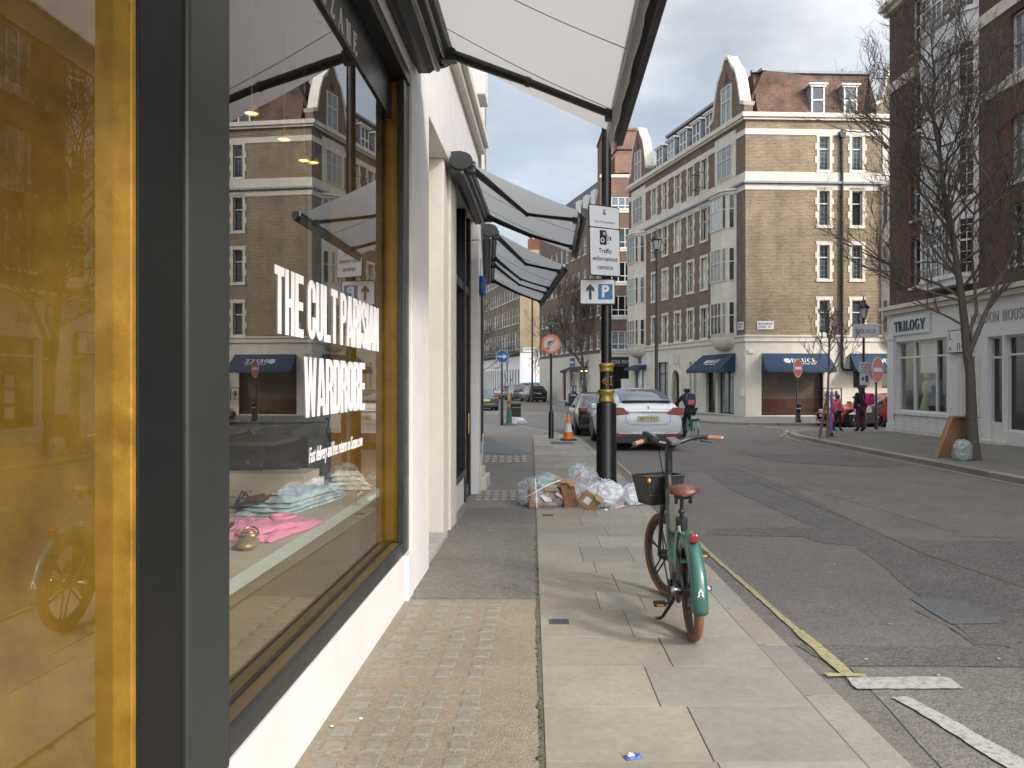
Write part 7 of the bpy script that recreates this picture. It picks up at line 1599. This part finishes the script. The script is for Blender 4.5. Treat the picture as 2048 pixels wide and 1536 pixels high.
m = bmesh_M(ST_); m.obox((.922,.180,hz+.077), (.085,.062,.004), (.25, -.42, .3)); m.build('display', 'car_glass_sky', BK)
m = bmesh_M(ST_)
for s_ in (-1, 1): m.tube([(.95,.05*s_,hz-.02),(1.06,.05*s_,hz-.08),(1.06,.03*s_,1.05),(1.02,.02*s_,.92)], .004, 5)
m.build('cables', 'black_plastic', BK)
# basket
m = bmesh_M(ST_); x0, x1, y0, y1, z0, z1 = 1.05, 1.33, -.165, .165, .76, .985
vs = [(x0+.03,y0+.035,z0),(x1-.03,y0+.035,z0),(x1-.03,y1-.035,z0),(x0+.03,y1-.035,z0),(x0,y0,z1),(x1,y0,z1),(x1,y1,z1),(x0,y1,z1)]
m.add(vs, [(0,1,2,3),(0,4,5,1),(1,5,6,2),(2,6,7,3),(3,7,4,0)]); o = m.build('basket', 'black_plastic', BK); sd = o.modifiers.new('t', 'SOLIDIFY'); sd.thickness = .006
m = bmesh_M(ST_); m.tube([(x0,y0,z1),(x1,y0,z1),(x1,y1,z1),(x0,y1,z1),(x0,y0,z1)], .009, 6)
for k in range(9): yy = y0+.03+.034*k; m.tube([(x0-.004, yy, z1-.01), (x0+.026, yy*.85, z0+.02)], .005, 4)
for z in (.84, .91): m.tube([(x0+.014, y0+.01, z), (x0+.012, y1-.01, z)], .005, 4)
m.build('basket_rim', 'black_plastic', o)
m = bmesh_M(ST_); m.ell((x0-.01, y1-.005, z1-.02), (.016,.016,.02), 8, 6); m.build('basket_light', 'amber', BK)
# cranks, pedals, stand
m = M(); m.lathe([(0,-.07),(.05,-.07),(.06,-.05),(.06,.05),(.05,.07),(0,.07)], (.455,0,.30), 20, 'y'); m.build('motor', 'black_plastic', BK)
for s_, (dx, dz) in ((1, (-.045,-.165)), (-1, (.045,.165))):
    m = M(); m.tube([(.455,.08*s_,.30),(.455+dx*.5,.095*s_,.30+dz*.5),(.455+dx,.105*s_,.30+dz)], [.017,.013,.012], 8); c = m.build('crank', 'dark_metal', BK)
    x, z = .455+dx, .30+dz; m = M(); m.rbox(x-.045,.125*s_ if s_ > 0 else -.215,z-.013,x+.045,.215 if s_ > 0 else -.125,z+.013,.006); m.tube([(x,.1*s_,z),(x,.13*s_,z)], .008, 6); p_ = m.build('pedal', 'black_plastic', c)
    m = M(); m.box(x-.0475,.145*s_ if s_ > 0 else -.195,z-.007,x-.0455,.195 if s_ > 0 else -.145,z+.007); m.build('pedal_reflector', 'amber', p_)
m = M(); m.tube([(.30,.05,.27),(.36,.085,.16),(.44,.15,.03),(.47,.18,.006)], [.016,.014,.012,.016], 8); m.rbox(.44,.155,.0,.50,.20,.014,.005); m.build('kickstand', 'dark_metal', BK)
m = M(); m.tube([(.28,-.09,.33),(.455,-.085,.35)], .006, 6); m.tube([(.02,-.09,.30),(.455,-.085,.25)], .006, 6); m.build('chain', 'dark_metal', BK)
# ================================================================== people
def person(loc, rz, h, label, J, coat, legs, hairc='hair_dark', hair='long', shoes='black_leather', coatlen=.0, skirt=None, hat=None, scarf=None, wide=1.):
    """J: joint positions for a 1.70 m figure facing +y (x = its right)"""
    k = h/1.70; R_ = empty('person', loc, label, 'person', rz=rz)
    V = lambda p: (p[0]*k, p[1]*k, p[2]*k)
    P_ = [J['pelvis'], J['waist'], J['chest'], J['neck'], J['chin'], J['head'], J['crown']]; rad = [.13, .115, .135, .055, .07, .095, .06]; E_ = [(0,1),(1,2),(2,3),(3,4),(4,5),(5,6)]
    for s_ in 'RL':
        i = len(P_); P_ += [J['hip'+s_], J['knee'+s_], J['ankle'+s_], J['toe'+s_]]; rad += [.095, .062, .042, .035]; E_ += [(0,i),(i,i+1),(i+1,i+2),(i+2,i+3)]
        i = len(P_); P_ += [J['sh'+s_], J['elbow'+s_], J['wrist'+s_]]; rad += [.062, .044, .030]; E_ += [(2,i),(i,i+1),(i+1,i+2)]
        w = Vector(J['wrist'+s_]); e = Vector(J['elbow'+s_]); d = (w-e).normalized(); side = d.cross(Vector((0,1,0))); side = side.normalized() if side.length > .1 else Vector((1,0,0)); fw = side.cross(d)
        pc = w+d*.06; i2 = len(P_); P_.append(tuple(pc)); rad.append((.030)); E_.append((i+2, i2))
        for f in range(4):
            a = pc+d*.04+fw*(.022*(f-1.5)); b = a+d*(.035+.008*(f in (1, 2))); i3 = len(P_); P_ += [tuple(a), tuple(b)]; rad += [.010, .008]; E_ += [(i2, i3), (i3, i3+1)]
        a = w+d*.03+fw*.035; b = a+d*.035+fw*.012; i3 = len(P_); P_ += [tuple(a), tuple(b)]; rad += [.011, .009]; E_ += [(i+2, i3), (i3, i3+1)]
    skin_fig('body', [V(p) for p in P_], E_, [r_*k for r_ in rad], 'skin', R_)
    hd = Vector(J['head']); fy = Vector(J.get('face', (0,1,0))).normalized(); sx = fy.cross(Vector((0,0,1))).normalized(); T = Matrix.Scale(k, 4)
    m = M(); m.T = T; c = hd+fy*.095; m.ell(c+Vector((0,0,-.01)), (.014,.014,.022), 8, 6); m.build('nose', 'skin', R_)
    for s_ in (-1, 1): m = M(); m.T = T; c = hd+fy*.085+sx*.033*s_+Vector((0,0,.02)); m.ell(c, (.010,.010,.006), 8, 6); m.build('eye', 'ink', R_)
    m = M(); m.T = T; c = hd+fy*.088+Vector((0,0,-.045)); m.ell(c, (.020,.012,.006), 8, 6); m.build('mouth', 'plum_cloth', R_)
    for s_ in (-1, 1): m = M(); m.T = T; m.ell(hd+sx*.09*s_, (.012,.02,.03), 8, 6); m.build('ear', 'skin', R_)
    # coat
    cl = coatlen; Pc = [J['chest'], J['waist'], J['pelvis'], tuple(Vector(J['pelvis'])-Vector((0,0,.12+cl*.5))), tuple(Vector(J['pelvis'])-Vector((0,0,.14+cl))), tuple(Vector(J['neck'])-Vector((0,0,.02)))]
    rc = [(.17*wide,.15*wide), (.16*wide,.14*wide), (.175*wide,.15*wide), (.17*wide,.15*wide), (.165*wide,.14*wide), .085]; Ec = [(0,1),(1,2),(2,3),(3,4),(0,5)]
    for s_ in 'RL': i = len(Pc); Pc += [J['sh'+s_], J['elbow'+s_], J['wrist'+s_]]; rc += [.085, .066, .052]; Ec += [(0,i),(i,i+1),(i+1,i+2)]
    skin_fig('coat', [V(p) for p in Pc], Ec, [(r_*k if not isinstance(r_, tuple) else (r_[0]*k, r_[1]*k)) for r_ in rc], coat, R_)
    Pt = [J['pelvis']]; rt = [.15]; Et = []
    for s_ in 'RL': i = len(Pt); Pt += [J['hip'+s_], J['knee'+s_], tuple(Vector(J['ankle'+s_])+Vector((0,0,.03)))]; rt += [.108, .085 if legs[1] else .07, .09 if legs[1] else .052]; Et += [(0,i),(i,i+1),(i+1,i+2)]
    skin_fig('trousers', [V(p) for p in Pt], Et, [r_*k for r_ in rt], legs[0], R_)
    for s_ in 'RL':
        m = M(); m.T = T; a, t = Vector(J['ankle'+s_]), Vector(J['toe'+s_]); m.tube([a+Vector((0,0,.12)), a+Vector((0,0,.02)), a*.6+t*.4-Vector((0,0,.01)), t], [.058,.060,.052,.032], 10); m.build('shoe', shoes, R_)
    if hat: m = M(); m.T = T; m.ell(hd+Vector((0,-.005,.055)), (.115,.12,.10), 16, 10); m.lathe([(.112,-.02),(.118,.0),(.118,.035)], hd+Vector((0,-.005,.02)), 16); m.ell(hd+Vector((0,0,.165)), (.03,.03,.03), 8, 6); m.build('hat', hat, R_)
    m = M(); m.T = T; b = -fy
    m.ell(hd+b*.02+Vector((0,0,.03)), (.108,.115,.105), 16, 10, .1, 2)
    if hair == 'long':
        m.ell(hd+b*.06+Vector((0,0,-.12)), (.10,.075,.17), 14, 10, .25, 5); m.ell(hd+b*.075+Vector((0,0,-.26)), (.10,.05,.13), 12, 8, .3, 8)
    m.build('hair', hairc, R_)
    if scarf: m = M(); m.T = T; m.lathe([(.07,-.05),(.115,-.02),(.12,.03),(.08,.06)], Vector(J['neck']), 16); m.build('hood', scarf, R_)
    return R_
JS = dict(pelvis=(0,0,.93), waist=(0,0,1.08), chest=(0,0,1.30), neck=(0,.01,1.45), chin=(0,.03,1.50), head=(0,.03,1.59), crown=(0,.02,1.66),
          hipR=(.09,0,.86), kneeR=(.10,.02,.48), ankleR=(.10,-.02,.08), toeR=(.11,.14,.035), hipL=(-.09,0,.86), kneeL=(-.10,.03,.48), ankleL=(-.11,.02,.08), toeL=(-.12,.18,.035),
          shR=(.18,0,1.37), elbowR=(.23,-.03,1.08), wristR=(.24,.06,.84), shL=(-.18,0,1.37), elbowL=(-.23,-.02,1.08), wristL=(-.22,.08,.84))
Jg = dict(JS); Jg.update(head=(0,.05,1.575), chin=(0,.05,1.49), crown=(0,.03,1.65), kneeR=(.09,.10,.50), ankleR=(.09,.10,.08), toeR=(.09,.26,.035), kneeL=(-.09,.02,.48), ankleL=(-.09,-.14,.09), toeL=(-.09,.02,.035), elbowR=(.22,.06,1.08), wristR=(.20,.22,.90), elbowL=(-.22,-.06,1.08), wristL=(-.22,.05,.84))
person((11.87, 29.2, 0), radians(-70), 1.33, 'girl in a pink jacket with long dark hair and black leggings walking to the right', Jg, 'pink_coat', ('black_cloth', False), scarf='pink_coat', coatlen=.02)
person((12.62, 28.95, 0), radians(15), 1.66, 'woman in a dark coat and wide trousers seen from behind, pink backpack over her shoulder', JS, 'black_cloth', ('plum_cloth', True), coatlen=.22, wide=.95)
def backpack(loc, rz, label, mt, s_=1., pocket=None, par=None):
    R_ = empty('backpack', loc, label, 'backpack', rz=rz); m = M(); m.prism([(-.14,0),(.14,0),(.16,.10),(.15,.30),(.10,.40),(-.10,.40),(-.15,.30),(-.16,.10)], -.08*s_, .08*s_, 'xz'); m.build('sack', mt, R_, bevel=.035)
    m = M(); m.rbox(-.11,-.12*s_-.01,.04,.11,-.08*s_,.20,.02); m.build('pocket', pocket or mt, R_)
    for q in (-1, 1): m = M(); m.tube([(.09*q,.07*s_,.36),(.10*q,.13,.40),(.10*q,.20,.32),(.10*q,.14,.08),(.10*q,.07*s_,.04)], .014, 6); m.build('strap', mt, R_)
    return R_
backpack((12.86, 28.76, .98), radians(35), 'bright pink backpack worn by the woman in the dark coat', 'magenta')
# purple scooter bag hanging by the stake / carried next to the girl
R_ = empty('purple_scooter', (10.50, 26.3, 0), 'purple child scooter standing upright between the young tree and the girl', 'scooter', rz=radians(75))
m = M(); m.prism([(-.10,.12),(.16,.12),(.10,.6),(.07,1.15),(.12,1.40),(-.04,1.46),(-.10,1.30),(-.04,.8)], -.03, .03); m.build('body', 'purple', R_, bevel=.02)
m = M(); m.tube([(.04,-.22,1.33),(.04,.22,1.33)], .022, 8); m.build('handlebar', 'purple', R_); m = M(); m.rbox(-.12,-.06,.08,.45,.06,.12,.01); m.build('deck', 'purple', R_)
for x in (-.14, .46): m = M(); m.lathe([(0,-.025),(.07,-.025),(.07,.025),(0,.025)], (x,0,.07), 14, 'y'); m.build('wheel', 'rubber', R_)
# cyclist riding away
Jc = dict(pelvis=(0,-.10,.99), waist=(0,-.03,1.13), chest=(0,.13,1.33), neck=(0,.20,1.46), chin=(0,.24,1.50), head=(0,.25,1.59), crown=(0,.24,1.66),
          hipR=(.09,-.06,.93), kneeR=(.11,.30,.78), ankleR=(.11,.20,.40), toeR=(.11,.34,.35), hipL=(-.09,-.06,.93), kneeL=(-.13,.16,.56), ankleL=(-.15,.04,.15), toeL=(-.15,.20,.10),
          shR=(.19,.13,1.39), elbowR=(.27,.36,1.20), wristR=(.24,.56,1.08), shL=(-.19,.13,1.39), elbowL=(-.29,.36,1.20), wristL=(-.26,.56,1.08))
CL = (5.83, 26.3, RZ)
person(CL, radians(8), 1.70, 'cyclist in a black coat and grey woolly hat riding away from the camera', Jc, 'black_cloth', ('black_cloth', False), hair='short', hat='grey_wool', scarf='black_cloth', coatlen=-.02, wide=1.05)
backpack((CL[0]+.0, CL[1]-.17, 1.0), radians(8), 'dark blue backpack with a red patch on the cyclist', 'ink_blue', .8, 'pink_coat')
R_ = empty('mint_bicycle', CL, 'mint green bicycle ridden by the cyclist in the grey hat', 'bicycle', rz=radians(8))
for y in (-.48, .56):
    m = M(); m.lathe([(.315,-.018),(.34,0),(.315,.018),(.305,0),(.315,-.018)], (0,y,.34), 36, 'x'); w = m.build('wheel', 'rubber', R_)
    m = M(); m.lathe([(.295,-.01),(.306,0),(.295,.01)], (0,y,.34), 32, 'x')
    for k in range(12): q = 2*pi*k/12; m.tube([(0,y,.34),(0,y+.3*cos(q),.34+.3*sin(q))], .003, 3)
    m.build('rim', 'grey_alu', w)
    m = M(); m.lathe([(.365,-.035),(.375,0),(.365,.035)], (0,y,.34), 20, 'x', a0=radians(0), a1=radians(170)); m.build('mudguard', 'mint', R_)
m = M(); m.tube([(0,-.48,.34),(0,-.06,.30),(0,.36,.62),(0,.42,.86)], .017, 8); m.tube([(0,-.06,.30),(0,-.18,.86)], .016, 8); m.tube([(0,-.14,.62),(0,-.48,.34)], .013, 8); m.tube([(0,.38,.75),(0,-.10,.52)], .016, 8)
for s_ in (-1, 1): m.tube([(.05*s_,.56,.34),(.04*s_,.46,.70),(0,.42,.80)], .012, 6); m.tube([(.08*s_,-.50,.34),(.08*s_,-.55,.68)], .008, 6)
m.build('frame', 'mint', R_)
m = M(); m.rbox(-.08,-.72,.68,.08,-.36,.70,.008); m.build('rack', 'mint', R_); m = M(); m.rbox(-.07,-.745,.66,.07,-.722,.71,.008); m.build('rear_reflector', 'red_lens', R_)
m = M(); m.ell((0,-.2,.90), (.08,.13,.035), 12, 8); m.build('saddle', 'black_leather', R_); m = M(); m.tube([(-.30,.50,1.05),(-.2,.52,1.04),(0,.46,1.0),(.2,.52,1.04),(.30,.50,1.05)], .013, 8); m.tube([(0,.42,.85),(0,.46,1.0)], .014, 8); m.build('handlebar', 'chrome', R_)
m = M(); m.tube([(-.13,-.01,.20),(-.05,-.06,.30),(.05,-.06,.30),(.13,.10,.40)], .012, 6); m.rbox(-.19,-.04,.09,-.10,.08,.115,.006); m.rbox(.08,.16,.335,.17,.28,.36,.006); m.build('pedals', 'black_plastic', R_)
# motorcycle
R_ = empty('motorcycle', (14.35, 32.3, RZ), 'white and black motorcycle parked behind the white shop corner', 'motorcycle', rz=radians(205))
for x, r_ in ((-.62, .30), (.68, .31)):
    m = M(); m.lathe([(r_*.66,-.04),(r_*.72,-.06),(r_*.95,-.05),(r_,0),(r_*.95,.05),(r_*.72,.06),(r_*.66,.04)], (x,0,r_), 28, 'y'); w = m.build('wheel', 'rubber', R_)
    m = M(); m.lathe([(r_*.68,-.03),(r_*.62,0),(r_*.68,.03)], (x,0,r_), 24, 'y')
    for k in range(6): q = k*pi/3; m.tube([(x,0,r_),(x+r_*.66*cos(q),0,r_+r_*.66*sin(q))], .014, 5)
    m.build('rim', 'dark_metal', w)
m = M()
for s_ in (-1, 1): m.tube([(.68,.09*s_,.31),(.55,.10*s_,.62),(.42,.09*s_,.98)], .022, 8)
m.build('fork', 'chrome', R_)
m = M(); m.prism([(.50,.62),(.60,.75),(.52,.98),(.40,1.10),(.20,.98),(-.05,.92),(-.10,.70),(.2,.55)], -.14, .14); m.build('fairing', 'car_white', R_, bevel=.04); m = M(); m.prism([(.62,.55),(.98,.60),(.75,.68),(.5,.70)], -.07, .07); m.build('front_mudguard', 'car_white', R_, bevel=.02)
m = M(); m.prism([(-.05,.74),(-.2,.84),(-.55,.88),(-.90,.98),(-.80,.82),(-.4,.68),(-.1,.62)], -.12, .12); m.build('seat', 'black_leather', R_, bevel=.03); m = M(); m.prism([(-.35,.25),(.35,.22),(.40,.5),(.2,.66),(-.2,.66),(-.4,.5)], -.15, .15); m.build('engine', 'black_plastic', R_, bevel=.03)
m = M(); m.tube([(.36,-.36,1.10),(.42,-.15,1.06),(.42,.15,1.06),(.36,.36,1.10)], .016, 8); m.build('handlebar', 'black_plastic', R_)
for s_ in (-1, 1): m = M(); m.tube([(.40,.24*s_,1.08),(.42,.30*s_,1.24)], .008, 5); m.ell((.42,.32*s_,1.27), (.02,.07,.045), 10, 6); m.build('mirror', 'black_plastic', R_)
m = M(); m.ell((.60,0,.90), (.06,.09,.09), 12, 8); m.build('headlight', 'clear_lens', R_); m = M(); m.rbox(-.95,-.06,.86,-.88,.06,.94,.02); m.build('tail_light', 'red_lens', R_); m = M(); m.tube([(.1,-.18,.3),(-.4,-.2,.3),(-.85,-.2,.45)], [.03,.04,.045], 10); m.build('exhaust', 'chrome', R_)
